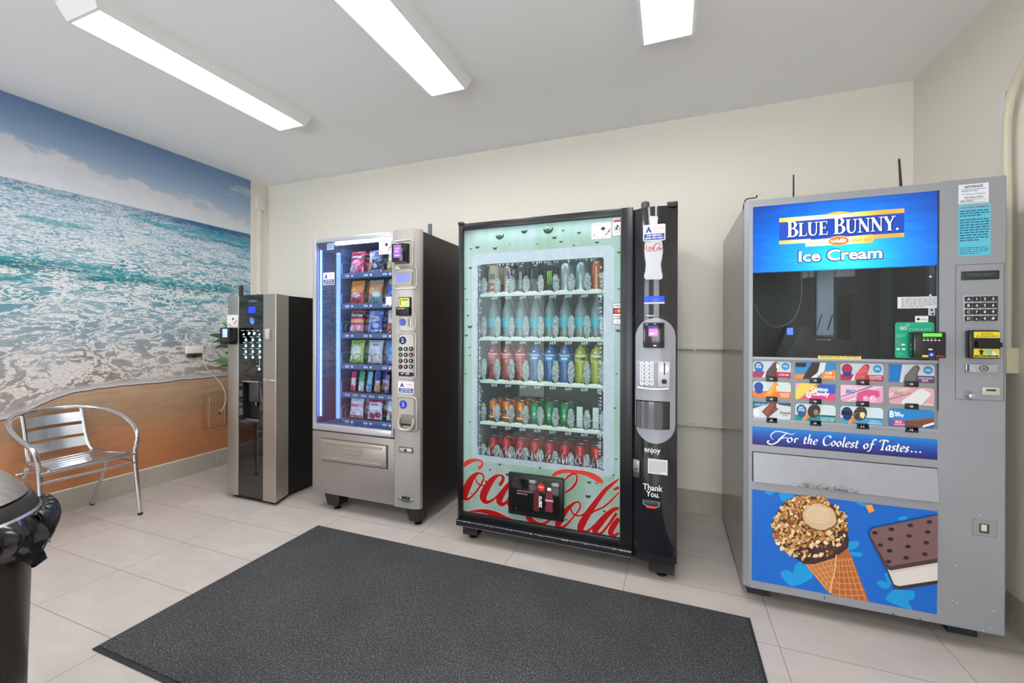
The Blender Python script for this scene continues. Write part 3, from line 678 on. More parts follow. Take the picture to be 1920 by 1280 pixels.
# door: frame round the window
b = MB(); wx0, wx1, wz0, wz1 = .027, .648, .577, 1.800
b.rbox(0, wx0, 0, .03, .535, 1.83, SILF, .004).rbox(wx0-.001, wx1, .0, .03, wz1, 1.83, SILF, .004).rbox(wx0-.001, wx1, 0, .03, .535, wz0, SILF, .004).rbox(wx1, .665, 0, .03, .535, 1.83, SILF, .004)
b.build('window_frame', snack)
MB().box(wx0, wx1, .012, .016, wz0, wz1, glass('window_glass', '#f2f6ff', .35)).build('window_pane', snack)
b = MB(); b.rbox(0, .672, 0, .03, .112, .528, LOWP, .005); b.build('lower_panel', snack)
# delivery flap
x0, z1 = su(604.5, 821, S0); x1, z0 = su(726, 877, S0)
MB().rbox(x0-.006, x1+.006, -.004, .004, z0-.008, z1+.004, M('#3a3432', .5), .002).build('flap_surround', snack)
FL = M('#a59c95', .36, .5)
b = MB().rbox(x0, x1, -.014, -.001, z0, z1, FL, .004)
b.tube([(x0+.03, -.014, z1-.018), (x1-.03, -.014, z1-.018)], .007, FL, 8, 1).tube([(x0+.03, -.014, z0+.020), (x1-.03, -.014, z0+.020)], .007, FL, 8, 1)
for k, hw in enumerate((.085, .068, .050)): b.tube([(.5*(x0+x1)-hw, -.015, .5*(z0+z1)+.022-.024*k), (.5*(x0+x1)+hw, -.015, .5*(z0+z1)+.022-.024*k)], .0055, FL, 8, 1)
b.build('delivery_flap', snack)
# control column
b = MB(); b.prism([(.665, .03), (.665, -.012), (.672, -.022), (.806, -.022), (.818, -.014), (.850, .012), (.857, .03)], .600, 1.83, SILV, 'z')
b.prism([(.676, .03), (.676, -.006), (.800, -.006), (.850, .012), (.857, .03)], .112, .600, SILV, 'z')
b.build('control_column', snack)
MB().box(.672, .676, -.002, .03, .112, .60, BLK).build('panel_seam', snack)
LIP = M('#b4afa9', .32, .4)
def lip(pts, w=.006, name='raised_rim'):
    P = [su(*q) for q in pts]; xs = [q[0] for q in P]; zs = [q[1] for q in P]
    MB().tube([(x, -.0215, z) for x, z in rr(min(xs), min(zs), max(xs), max(zs), .020, 6)], w, LIP, 8, 1, closed=True).build(name, snack)
lip([(741, 455), (757, 451), (771, 454), (774, 470), (773, 492), (764, 500), (746, 500), (740, 492), (739, 470)], .006)
S9 = onY(SY-.085); x0, z1 = su(735.5, 457.5, S9); x1, z0 = su(756.5, 490, S9); xb0, zb1 = su(742, 459); xb1, zb0 = su(768, 494)
b = MB().add([(x0, -.085, z0+.006), (x1, -.085, z0+.006), (x1, -.085, z1), (x0, -.085, z1), (xb0, -.022, zb0), (xb1, -.022, zb0), (xb1, -.022, zb1), (xb0, -.022, zb1)], [(0, 1, 2, 3), (0, 4, 5, 1), (1, 5, 6, 2), (2, 6, 7, 3), (3, 7, 4, 0), (4, 7, 6, 5)], M('#121216', .25, coat=.4)); b.rbox(x0-.002, x1+.002, -.092, -.080, z0, z1+.002, M('#121216', .25, coat=.4), .006); b.build('card_reader', snack)
w_ = x1-x0; h_ = z1-z0
MB().rrect(x0+w_*.18, z0+h_*.22, x0+w_*.84, z1-h_*.08, .004, -.0928, M('#8b5fa8', .3, emit=.45, name='violet_screen'), .001).rect(x0+w_*.3, z0+h_*.32, x0+w_*.7, z0+h_*.36, -.0934, WH).rect(x0+w_*.3, z0+h_*.55, x0+w_*.6, z0+h_*.60, -.0934, M('#e8d8f2', .4, emit=.4)).rect(x0+w_*.3, z0+h_*.7, x0+w_*.72, z0+h_*.74, -.0934, M('#d8c2e8', .4, emit=.3)).build('reader_screen', snack)
lip([(743, 506), (757, 503), (772, 506), (778, 522), (781, 538), (762, 541), (743, 538), (739, 520)], .005)
x0, z1 = su(745, 514); x1, z0 = su(769.5, 528)
b = MB(); b.prism(rr(x0-.016, z0-.02, x1+.016, z1+.014, .008), -.030, -.018, M('#a9a29a', .4, .3)); b.build('display_bezel', snack)
MB().rrect(x0, z0, x1, z1, .003, -.0312, M('#6d73f5', .3, emit=.85, name='blue_lcd'), .001).build('display', snack)
# note acceptor
x0, z1 = su(749.5, 557.5); x1, z0 = su(771.5, 577)
MB().rbox(x0, x1, -.034, -.018, z0, z1, BLK, .003).build('acceptor_surround', snack)
MB().rrect(x0+.006, z0+.006, x1-.008, z1-.006, .004, -.0348, M('#d8d352', .35, emit=.5, name='yellow_print'), .001).rect(x0+.045, z0+.012, x1-.012, z0+.040, -.0355, M('#7fc9a8', .35, emit=.4, name='green_print')).rect(x0+.012, z0+.016, x0+.018, z1-.012, -.0356, INK).rect(x0+.024, z1-.020, x1-.014, z1-.014, -.0356, INK).build('acceptor_label', snack)
x0b, z1b = su(747, 576); x1b, z0b = su(772, 591.5)
MB().rbox(x0b, x1b, -.052, -.018, z0b, z1b, BLK, .005).rbox(x0b+.01, x1b-.03, -.054, -.05, z0b+.038, z0b+.045, M('#9a9a9c', .3), .001).rbox(x0b+.006, x1b-.014, -.058, -.05, z0b+.004, z0b+.03, BLK, .004).build('note_slot', snack)
def badge(px, py, r, txt, colr, nm='number_badge'):
    x, z = su(px, py); MB().cyl(x, -.026, z, r, .006, M(colr, .3), 'y', 24).text(txt, x, z-r*.5, -.0265, M('#cdd6f4', .4), r, None, .02).build(nm, snack)
lip([(749, 594), (764, 592), (777, 596), (779, 610), (775, 618), (758, 620), (748, 614)], .005)
badge(755.2, 604, .023, '', '#4d6cc4', 'coin_button')
x, z = su(768.3, 604.5); MB().rbox(x-.014, x+.014, -.026, -.02, z-.026, z+.026, M('#b9b2aa', .3, .5), .004).rect(x-.0025, z-.016, x+.0025, z+.016, -.0264, M('#5a2f25', .5)).build('coin_slot', snack)
lip([(749, 628), (763, 625), (777, 627), (779.5, 668), (778.5, 703), (771, 710), (752, 710), (747.5, 702), (748, 665)], .005)
badge(755.5, 638, .024, '2', '#101c54')
for r_, py in enumerate((654, 665, 676.2, 687.3)):
    for c_, px in enumerate((751.5, 761.2, 770.8)):
        x, z = su(px, py); t_ = ('123', '456', '789', '*0#')[r_][c_]
        MB().cyl(x, -.027, z, .0138, .007, M('#14141f', .35), 'y', 16).text(t_, x, z-.006, -.0275, M('#e8432f', .4) if t_ == '*' else WH, .012, None, .02).build('key', snack)
x0, z1 = su(747.8, 697); x1, z0 = su(774.8, 705.7)
MB().prism(rr(x0, z0, x1, z1, .013), -.027, -.018, M('#0f1436', .3)).text('OK', x0+(x1-x0)*.64, z0+.009, -.0275, WH, .015, None, .01).stroke([(x0+.018, z0+.018), (x0+.026, z0+.011), (x0+.042, z0+.026)], .004, -.0275, WH, 1).build('ok_key', snack)
x0, z1 = su(747, 714.5); x1, z0 = su(776, 738); service_sticker(snack, x0, z0, x1, z1, -.0235)
lip([(750, 748), (764, 744.5), (777, 748), (779.5, 765), (779, 790), (781, 800), (772, 806), (752, 806), (745, 799), (749, 786), (748.5, 765)], .006)
badge(756.2, 758, .026, '3', '#2446b8')
x0, z1 = su(752, 776); x1, z0 = su(774, 799)
MB().rbox(x0, x1, -.024, -.02, z0, z1, M('#7d726c', .5), .003).rbox(x0+.002, x1-.002, -.0255, -.023, z0, z0+.012, BLK, .002).build('coin_return_cup', snack)
MB().tube([(x0-.006, -.028, z1-.02), (x0-.010, -.036, z0+.02), (x0+.01, -.042, z0-.018), (x1-.01, -.042, z0-.018), (x1+.012, -.036, z0+.02), (x1+.008, -.028, z1-.02)], .009, LIP, 10, 5).build('cup_lip', snack)
x0, z1 = su(750, 836, S0); x1, z0 = su(775, 849.5, S0)
MB().rbox(x0, x1, -.010, -.004, z0, z1, M('#4b4744', .4), .002).rbox(x0+.006, x1-.006, -.012, -.009, z0+.006, z1-.006, M('#c9c5c0', .3, .4), .002).lathe([(.009, 0), (.009, -.004)], (.5*(x0+x1), -.011, .5*(z0+z1)), M('#55504c', .3, .8), 12, 'y').build('lock_plate', snack)
x0, z1 = su(750, 931, S0); x1, z0 = su(775, 939, S0)
MB().rbox(x0, x1, -.018, -.006, z0+.008, z1-.010, M('#cfd6da', .2, .9), .004).rbox(x0+.02, x1-.02, -.016, -.006, z0-.008, z1+.012, M('#2b3a42', .25, .6), .004).build('door_handle', snack)
# feet
def caster_leg(parent, x0, x1, y0, zt, zb, m, side=.0):
    b = MB(); b.prism([(x0, zt), (x1, zt), (x1-.012, zb), (x0+.03, zb)], y0, y0+.09, m); b.build('leg', parent)
    MB().lathe([(.022, 0), (.022, .006), (.010, .012), (.010, zb+.004)], (.5*(x0+x1)+.008, y0+.045, 0), BLK, 16).build('levelling_foot', parent)
caster_leg(snack, .095, .225, .012, .113, .035, M('#121212', .45)); caster_leg(snack, .745, .853, .012, .113, .03, M('#121212', .45))
caster_leg(snack, .095, .225, .68, .113, .035, M('#121212', .45)); caster_leg(snack, .745, .853, .68, .113, .03, M('#121212', .45))
# glass stickers
T0 = su(708.5, 448, S0); T1 = su(732, 475, S0); diamond_card(snack, T0[0], T1[1], T1[0], T0[1], .011, 'payment_card')
T0 = su(604, 511, S0); T1 = su(625, 533, S0); service_sticker(snack, T0[0], T1[1], T1[0], T0[1], .010)
T0 = su(611, 456, S0); T1 = su(623.5, 467, S0); lines(MB().rect(T0[0], T1[1], T1[0], T0[1], .0105, M('#b9cfe6', .5)), T0[0]+.005, T1[1]+.004, T1[0]-.005, T0[1]-.004, 4, .0102, BLUI).build('glass_label', snack)
T0 = su(721.5, 556, S0); T1 = su(733, 571, S0); lines(MB().rect(T0[0], T1[1], T1[0]-.003, T0[1], .0105, WH), T0[0]+.004, T1[1]+.035, T0[0]+.012, T0[1]-.004, 2, .0102, INK).build('price_note', snack)
# trays, coils
RAIL = M('#5f6f8e', .3, .3); TAG = M('#e8eef8', .5, emit=.25); WIRE = M('#3c3a3c', .3, .8); WIREG = M('#a07b38', .3, .8)
TR = [1.600, 1.392, 1.190, .979, .783, .600]
WC = (.247, .403, .558); NC = (.217, .287, .355, .421, .499, .572)
for i, z in enumerate(TR):
    cols = NC if i == 4 else WC
    b = MB().box(.156, .656, .106, .58, z-.003, z, NAVD).rbox(.156, .656, .10, .106, z-.036, z+.002, RAIL, .002)
    b.build('tray', snack)
    for k, c in enumerate(cols):
        b = MB()
        if i == 4: b.rect(c-.026, z-.022, c+.010, z-.012, .0992, TAG); b.rect(c-.020, z-.0195, c+.004, z-.0145, .0990, INK)
        else: b.rect(c-.055, z-.024, c-.025, z-.012, .0992, TAG); b.rect(c-.005, z-.024, c+.010, z-.012, .0992, TAG); b.rect(c-.052, z-.020, c-.030, z-.016, .0990, INK)
        b.build('price_tag', snack)
    MB().tube([(.158, .104, z-.03), (.156, .102, z+.07), (.160, .14, z+.082), (.162, .50, z+.08)], .003, M('#a9bfe6', .3, .7), 6, 1).build('tray_side_wire', snack)
    b = MB()
    for c in cols:
        offs = (0,) if i == 4 else (-.035, .035)
        for o in offs:
            R_ = .029 if i == 4 else .033; mw = WIREG if (i + cols.index(c)) % 3 == 2 else WIRE
            for q in range(6):
                y0 = .108+.069*q
                b.tube([(c+o+R_*math.cos(2*PI*k/18), y0+.14*(R_+R_*math.sin(2*PI*k/18)), z+.005+R_+R_*math.sin(2*PI*k/18)) for k in range(18)], .0016, mw, 5, 1, closed=True)
            b.tube([(c+o, .104, z+.003), (c+o, .50, z+.003)], .0014, mw, 5, 1)
    b.build('spiral', snack)

def bag(w, h, th, base, deco, texts=(), name='chip_bag'):
    """pillow bag; deco: (u,v)->material for the front, v upward"""
    b = MB(); nx, nz = 26, 36; V = []; sd = w*977+h*311+len(texts)
    def T(u, v): return th/2*(max(0, math.sin(PI*u))**.55)*(max(0, math.sin(PI*min(1, max(0, (v-.045)/.91))))**.5)
    def Wd(v): return w/2*(1-.07*math.sin(PI*v))
    for sgn in (-1, 1):
        for j in range(nz+1):
            for i in range(nx+1):
                u, v = i/nx, j/nz; cr = .0016*math.sin(u*23+v*9+sd)+.0014*math.sin(v*27-u*11+sd)+.0010*math.sin(u*51-v*31)
                V.append(((2*u-1)*Wd(v), sgn*(T(u, v)+(cr if 0 < i < nx and 0 < j < nz else 0)), v*h))
    o = (nx+1)*(nz+1)
    groups = {}
    for j in range(nz):
        for i in range(nx):
            a = j*(nx+1)+i; groups.setdefault(deco((i+.5)/nx, (j+.5)/nz) or base, []).append((a, a+1, a+nx+2, a+nx+1)); groups.setdefault(base, []).append((o+a+1, o+a, o+a+nx+1, o+a+nx+2))
    for m, Fc in groups.items(): b.add(V, Fc, m)
    for tx, u, v, hh, ww, m in texts:
        k = len(b.v); b.text(tx, (2*u-1)*w/2, v*h, 0, m, hh, ww, .03)
        for q in range(k, len(b.v)):
            X_, _, Z_ = b.v[q]; b.v[q] = (X_, -T(min(1, max(0, X_/w+.5)), Z_/h)-.0022, Z_)
    return b.build(name, None, 50)
def pm(h, r=.28): return M(h, r, coat=.3)
def dv(*rules):
    def f(u, v):
        out = None
        for r in rules:
            if r[0] == 'b' and r[1] <= v <= r[2]: out = pm(r[3])
            elif r[0] == 'e' and ((u-r[1])/r[3])**2+((v-r[2])/r[4])**2 < 1: out = pm(r[5])
            elif r[0] == 'd' and (u*r[1]+v*r[2]) > r[3]: out = pm(r[4])
        return out
    return f
BAGS = [
 [('red tortilla chip bag', '#d21f3a', dv(('b', .60, .86, '#7c1828'), ('e', .5, .42, .34, .17, '#f0a4a8'), ('b', 0, .24, '#f4a6c4'), ('e', .25, .18, .2, .16, '#f3d9de'), ('e', .75, .16, .18, .14, '#e03a5c'), ('b', .94, 1, '#e8b0b4')), [('Doritos', .5, .66, .020, .085, WH)]),
  ('black chip bag with a pale corner', '#2c2c3c', dv(('d', -1, .6, -.02, '#b9b39a'), ('b', .86, 1, '#8f90ac'), ('e', .2, .3, .22, .2, '#c89a6a'), ('e', .55, .25, .15, .1, '#b9c0d0'), ('b', 0, .08, '#c3c3d4'), ('e', .6, .6, .3, .07, '#6f7695')), []),
  ('olive yellow snack bag', '#b9b45e', dv(('b', .66, 1, '#9ec7cc'), ('e', .35, .35, .3, .3, '#c9c27a'), ('b', 0, .1, '#8f8a42')), [])],
 [('orange and red cheese puff bag', '#e58a1f', dv(('b', 0, .45, '#d9434c'), ('e', .5, .34, .34, .12, '#f6d2cc'), ('b', 0, .16, '#c3202c'), ('b', .86, 1, '#f2b632'), ('e', .3, .6, .2, .12, '#f1c34a')), []),
  ('tan and teal snack bag', '#c98f55', dv(('b', 0, .2, '#35a9a4'), ('e', .65, .34, .3, .12, '#e8f0ee'), ('b', .86, 1, '#7fc9b8'), ('e', .3, .5, .25, .14, '#e0b76c'), ('e', .7, .7, .2, .1, '#e08a7a')), []),
  ('blue snack bag with a pale green top', '#2f67c8', dv(('b', .74, 1, '#b8c79a'), ('e', .35, .3, .3, .16, '#6f9be0'), ('b', 0, .1, '#24468f')), [])],
 [('red tortilla chip bag', '#d01c30', dv(('b', .66, .90, '#1b1016'), ('d', .5, 1, 1.42, '#d8202f'), ('b', .42, .58, '#f0a878'), ('b', 0, .32, '#e58aa4'), ('e', .25, .16, .2, .14, '#f4dfe4'), ('e', .72, .18, .16, .12, '#f2c9d4')), [('Doritos', .5, .70, .024, .094, WH)]),
  ('blue ridged chip bag', '#4a5fb4', dv(('b', .80, 1, '#7fa0d2'), ('e', .5, .60, .34, .13, '#c9cdb9'), ('e', .6, .30, .25, .12, '#b9c9ee'), ('b', 0, .10, '#e6ecf8'), ('d', -1, .4, -.12, '#aabbe6')), [('Ruffles', .5, .56, .013, .066, M('#5a6ab0', .5))]),
  ('white and orange snack bag', '#ece6dd', dv(('b', 0, .40, '#e8602e'), ('e', .5, .68, .3, .14, '#d8bf95'), ('e', .45, .2, .2, .1, '#f3b49a')), [])],
 [('light green onion ring bag', '#b4d873', dv(('e', .5, .46, .36, .30, '#e3edb9'), ('e', .45, .58, .2, .12, '#cfe0e0'), ('b', .90, 1, '#a3cf5c'), ('b', 0, .1, '#8fc04a'), ('e', .3, .25, .2, .1, '#f0efc9')), [('funyuns', .5, .80, .012, .055, M('#b8454a', .5))]),
  ('white and silver snack bag', '#dfe3e8', dv(('e', .4, .42, .3, .2, '#c3c9ce'), ('e', .6, .2, .3, .1, '#e6dcae'), ('b', .92, 1, '#c9cfd8'), ('b', 0, .06, '#b8bcc4')), [('NUTS', .55, .76, .010, .035, INK)]),
  ('bright blue snack bag', '#3a97e0', dv(('e', .5, .62, .36, .12, '#6fc0f2'), ('e', .5, .2, .3, .12, '#dbe9f4'), ('b', .3, .4, '#9ad4f4')), [])],
 None,
 [('white bag with teal top and pink print', '#e9eaf0', dv(('b', .74, 1, '#bfdfe2'), ('b', .48, .60, '#f0b9c8'), ('e', .5, .25, .34, .18, '#f6eef0'), ('b', 0, .1, '#d64a62')), [('FLIPZ', .45, .50, .016, .075, M('#b0627a', .5))]),
  ('white bag with a magenta top', '#eceaf0', dv(('b', .76, 1, '#b81c50'), ('e', .35, .15, .25, .14, '#d93a56'), ('e', .75, .2, .2, .12, '#a81e3c')), [('VIDAL', .5, .60, .016, .070, M('#3b3f55', .5))]),
  ('white snack bag with grey print', '#e9ebf0', dv(('e', .4, .25, .25, .16, '#d8b79a'), ('b', 0, .06, '#c9ccd4')), [('NUT', .55, .78, .013, .05, M('#7f8796', .5)), ('MIX', .55, .66, .013, .05, M('#9aa0b0', .5))])]]
SHN = ('top', 'second', 'third', 'fourth', 'fifth', 'bottom')
for i, row in enumerate(BAGS):
    if not row: continue
    for k, (lab, base, de, tx) in enumerate(row):
        hgt = (.152, .158, .152, .158, 0, .152)[i]
        o = bag(.118, hgt, .044, pm(base), de, tx)
        o.location = (SX+WC[k]+.004, SY+.1385, TR[i]+.0065); o.rotation_euler = (math.radians(-8.5), 0, math.radians(RND.uniform(-1, 1)))
        pos = ('left', 'middle', 'right')[k]
        tag(o, f'{lab}, front, {pos} of {SHN[i]} shelf', 'snack bag', 'snack bags in the snack machine')
        c = dup(o); c.location = (SX+WC[k]+.010, SY+.2085, TR[i]+.0065); c.rotation_euler = (math.radians(-8.5), 0, math.radians(RND.uniform(-2, 2)))
        c['label'] = f'{lab}, behind the front one, {pos} of {SHN[i]} shelf'
CANDY = [('pink candy packet with a white middle', '#e8286e', dv(('b', .28, .66, '#f2e6ee')), .040), ('teal and white candy packet', '#22b488', dv(('b', .0, .42, '#dff0ee'), ('b', .4, .5, '#a9e0d4')), .045),
         ('pale blue candy packet', '#8fd0ea', dv(('b', .30, .40, '#4aa0d8'), ('b', 0, .2, '#6fc0ec')), .040), ('dark blue candy packet with a tan base', '#2a4fb4', dv(('b', 0, .48, '#d9b896'), ('b', .48, .58, '#dfe3f4')), .040),
         ('purple and white candy packet', '#8f86c4', dv(('b', .2, .7, '#e0dcf0'), ('e', .5, .45, .3, .1, '#6a5fb0')), .030), ('red and white candy packet', '#c8323c', dv(('d', .8, -.3, .25, '#f3e4e4')), .045)]
for k, (lab, base, de, w) in enumerate(CANDY):
    o = bag(w, .135 if k < 4 else .12, .020, pm(base), de, (), 'candy_packet'); o.location = (SX+NC[k]+.003, SY+.140, TR[4]+.0065); o.rotation_euler = (math.radians(-8.5), 0, 0)
    tag(o, f'{lab}, front of the fifth snack shelf', 'candy', 'candy packets in the snack machine')
    c = dup(o); c.location = (SX+NC[k]+.008, SY+.209, TR[4]+.0065); c['label'] = f'second {lab}, behind its twin, fifth shelf'
t = thing('antenna', 'short grey antenna standing on top of the snack machine', 'antenna', (-1.553, 2.5, 1.82))
MB().lathe([(.014, .006), (.014, .118), (.011, .122)], (0, 0, 0), M('#5d6166', .4), 14).build('antenna_rod', t); MB().cyl(0, 0, 0, .022, .008, BLK, 'z', 14).build('antenna_base', t)
# ================================================================ DRINKS MACHINE
BX, BY = -1.148, 2.165
bev = thing('drinks_vending_machine', 'wide black drinks machine with a mint coloured frosted window and red script lettering', 'vending machine', (BX, BY, 0))
B0 = onY(BY); BP = onY(BY-.026)
def bu(px, py, f=None): a = (f or B0)(px, py); return (a[0]-BX, a[1])
BK = M('#15161a', .32, var=.06, vs=6); BKD = M('#0d0d0f', .4); BKS = M('#191a1f', .16, coat=.5); INN = M('#565c5e', .5); ING = M('#8d9498', .4)
b = MB()
b.box(.004, .030, .03, .82, .14, 1.80, BKD).box(.93, 1.166, .03, .82, .14, 1.80, BKD).box(.03, .93, .60, .82, .14, 1.80, BKD).box(.03, .93, .03, .60, 1.77, 1.80, BKD).box(.03, .93, .03, .60, .14, .30, BKD)
b.build('cabinet', bev)
b = MB(); b.box(.030, .036, .03, .60, .30, 1.77, ING).box(.924, .930, .03, .60, .30, 1.77, INN).box(.036, .924, .59, .60, .30, 1.77, INN).box(.036, .924, .03, .60, .30, .306, INN).box(.036, .924, .05, .60, 1.764, 1.77, INN)
b.box(.075, .080, .11, .58, .31, 1.70, ING).build('interior_lining', bev)
LEDW = M('#dff0ff', .5, emit=11.0, name='cool_white_led')
MB().box(.10, .88, .040, .055, 1.742, 1.752, LEDW).build('light_strip', bev)
MB().box(.042, .050, .045, .055, .40, 1.70, M('#dff0ff', .5, emit=4.5, name='cool_white_led_side')).build('light_strip', bev)
MB().box(.910, .918, .045, .055, .40, 1.70, M('#dff0ff', .5, emit=4.5, name='cool_white_led_side')).build('light_strip', bev)
gx0, gx1, gz0, gz1 = .027, .912, .166, 1.785
b = MB().rbox(0, gx0, -.012, .03, .09, 1.822, BK, .004).rbox(gx1, .972, -.012, .03, .09, 1.822, BK, .004).rbox(gx0-.002, gx1+.002, -.012, .03, gz1, 1.822, BK, .004).rbox(gx0-.002, gx1+.002, -.010, .03, .125, gz0, BK, .004)
b.build('door_frame', bev)
b = MB().rbox(-.003, .975, -.028, .03, .088, .126, M('#1b1c22', .35, bump=.3, bs=60), .005); b.tube([(0, -.029, .122), (.97, -.029, .122)], .0016, M('#77777a', .4, .6), 5, 1).tube([(0, -.029, .094), (.97, -.029, .094)], .0014, M('#66666a', .5, .5), 5, 1)
rs = random.Random(11)
for k in range(26):
    x = rs.uniform(.05, .95); b.rect(x, .12-.002, x+rs.uniform(.004, .02), .124, -.0306, M('#a9a9a8', .5))
b.build('kick_rail', bev)
MB().rbox(0, .03, -.02, .03, 1.815, 1.832, BKD, .004).build('hinge_cap', bev); MB().rbox(1.13, 1.178, -.03, .03, 1.800, 1.825, BKD, .005).build('hinge_cap', bev)
MB().box(gx0, gx1, .010, .014, gz0, gz1, glass('drinks_window_glass', '#f6fcfa', .35)).build('window_pane', bev)
# printed film on the glass: mint field, frosted rounded panel, ragged ice round the clear middle
FM = bpy.data.materials.new('mint_printed_film'); FM.use_nodes = True; nt = X.nt = FM.node_tree; pb = nt.nodes['Principled BSDF']
tc = nt.nodes.new('ShaderNodeTexCoord'); sp = nt.nodes.new('ShaderNodeSeparateXYZ'); nt.links.new(tc.outputs['Object'], sp.inputs[0])
fx_, fz_ = X(sp.outputs[0]), X(sp.outputs[2])
st = xnoise(xvec(fx_*5, 0., fz_*.7), 2.2, 3, .5); bb = xnoise(X(tc.outputs['Object']), 3.0, 3, .5)
pb.inputs['Specular IOR Level'].default_value = .2; fc = xmix(xstep(st, .3, .7), '#98c2a6', '#b6cfcb'); fc = xmix(xstep(bb, .4, .7, 0., .5), fc, '#bccad2'); link(fc, pb, 'Base Color'); pb.inputs['Roughness'].default_value = .25
trn = nt.nodes.new('ShaderNodeBsdfTranslucent'); nt.links.new(fc.k, trn.inputs[0]); ms = nt.nodes.new('ShaderNodeMixShader'); ms.inputs[0].default_value = .35
nt.links.new(pb.outputs[0], ms.inputs[1]); nt.links.new(trn.outputs[0], ms.inputs[2]); nt.links.new(ms.outputs[0], nt.nodes['Material Output'].inputs[0])
def frame_film(outer, inner, y, m, name):
    """sheet between two closed outlines with the same number of points"""
    b = MB(); n = len(outer); V = [(a, y, c) for a, c in outer]+[(a, y, c) for a, c in inner]
    return b.add(V, [(i, (i+1) % n, n+(i+1) % n, n+i) for i in range(n)], m).build(name, bev)
RA = rr(.079, .466, .880, 1.646, .03)
OUT = [(gx0 if a < .2 else gx1, gz0 if c < 1 else gz1) if False else (a, c) for a, c in rr(gx0, gz0, gx1, gz1, .002)]
frame_film(OUT, RA, .0085, FM, 'printed_film')
CX0, CX1, CZ0, CZ1 = .118, .826, .500, 1.585
FROST = bpy.data.materials.new('frosted_film'); FROST.use_nodes = True; nt = X.nt = FROST.node_tree; pb = nt.nodes['Principled BSDF']
tc = nt.nodes.new('ShaderNodeTexCoord'); fr = xnoise(X(tc.outputs['Object']), 60, 4, .7)
link(xramp(fr, [(.3, '#b4c8d4'), (.6, '#c6d8e4'), (.8, '#dbe8f0')]), pb, 'Base Color'); pb.inputs['Roughness'].default_value = .3; pb.inputs['Alpha'].default_value = .90
trn = nt.nodes.new('ShaderNodeBsdfTranslucent'); trn.inputs[0].default_value = lin('#cfe0ee'); ms = nt.nodes.new('ShaderNodeMixShader'); ms.inputs[0].default_value = .25
nt.links.new(pb.outputs[0], ms.inputs[1]); nt.links.new(trn.outputs[0], ms.inputs[2]); nt.links.new(ms.outputs[0], nt.nodes['Material Output'].inputs[0])
frame_film(RA, rr(CX0, CZ0, CX1, CZ1, .012), .0082, FROST, 'frosted_border')
ICE = veil('ragged_ice_print', '#b9c6cd', .50, .3, 90); HAZE = veil('thin_frost_haze', '#b4c4c8', .07, .4)
b = MB().rect(CX0, CZ0, CX1, CZ1, .0088, HAZE); b.build('window_haze', bev)
b = MB(); ri = random.Random(9)
for k in range(520):                                     # ice needles creeping in from the edge of the print
    side = ri.choice('rrrblltbb'); L = ri.uniform(.008, .040)*(1.3 if side in 'b' else 1); w = ri.uniform(.0015, .0045)
    if side == 'r': L *= .6
    if side == 'r': x, z, dx, dz = CX1-.01, ri.uniform(CZ0, CZ1-.05), -L, ri.uniform(-.5, .5)*L
    elif side == 'l': x, z, dx, dz = CX0+.006, ri.uniform(CZ0, CZ1), L*.5, ri.uniform(-.5, .5)*L
    elif side == 'b': x, z, dx, dz = ri.uniform(CX0, CX1), CZ0+.005, ri.uniform(-.4, .4)*L, L*1.2
    else: x, z, dx, dz = ri.uniform(CX0, CX1), CZ1-.004, ri.uniform(-.3, .3)*L, -L*.5
    n_ = math.hypot(dx, dz); b.flat([(x-dz/n_*w, z+dx/n_*w), (x+dz/n_*w, z-dx/n_*w), (x+dx, z+dz)], .0079, M(ri.choice(('#b9c8d2', '#8b9aa2', '#a9b8c2', '#d4e0e8')), .3))
b.build('ice_print', bev)['kind'] = 'stuff'
# thin dark edge line and droplets printed on the film
b = MB(); xL = bu(896, 600)[0]; r = random.Random(2)
b.rect(xL, .56, xL+.0035, 1.58, .0076, M('#3c4248', .5))
for k in range(150): z = .56+1.02*k/150; b.flat([(xL-.003, z), (xL-.003-r.uniform(.001, .012), z+r.uniform(-.004, .004)), (xL-.003, z+.005)], .0076, M(r.choice(('#5c666d', '#8f9ba3', '#3c4248')), .5))
b.build('edge_line', bev)
DR = M('#2f6b52', .3); DRK = M('#173a30', .3); DRH = M('#eefaf6', .3)
def drop(px, py, r, rot=0):
    x, z = bu(px, py); b.stroke([(x+r*math.cos(a), z+r*.8*math.sin(a), w) for a, w in ((PI*.95, .2), (PI*1.2, .8), (PI*1.45, 1.2), (PI*1.7, 1.1), (PI*1.95, .6), (PI*2.1, .15))], r*.6, .0074, DRK, 4); b.disc(x-r*.1, z-r*.25, r*.6, .0077, DR, r*.35, 12); b.disc(x-r*.2, z+r*.3, r*.22, .0072, DRH, None, 8)
b = MB()
for px, py, r in ((936, 440, .022), (982, 431, .016), (1027, 428, .024), (1039, 443, .011), (927, 463, .012), (894, 461, .012), (1055, 430, .007), (1085, 434, .009), (1051, 451, .008), (1075, 458, .006), (1006, 456, .005), (955, 456, .004), (1119, 452, .009), (1160, 471, .008), (1159, 617, .013), (873, 627, .010), (880, 610, .014), (876, 590, .008), (874, 560, .006), (881, 500, .010), (879, 650, .006), (880, 665, .006), (1153, 764, .006), (1155, 860, .006), (936, 870, .008), (882, 465, .007), (1012, 876, .007), (880, 790, .006), (900, 886, .010), (951, 888, .012), (1104, 903, .010), (1102, 929, .013), (1134, 958, .010), (1046, 934, .006), (1061, 974, .006), (1150, 890, .006), (918, 880, .007), (885, 925, .009), (920, 935, .006), (1118, 905, .006), (1130, 880, .006), (1160, 540, .006), (871, 540, .006), (872, 700, .006), (1156, 700, .005)):
    drop(px, py, r)
b.build('droplet_print', bev)['kind'] = 'stuff'
T0 = bu(1109, 417); T1 = bu(1145, 447); diamond_card(bev, T0[0], T1[1]+.004, T1[0], T0[1]-.004, .0062, 'payment_sticker')
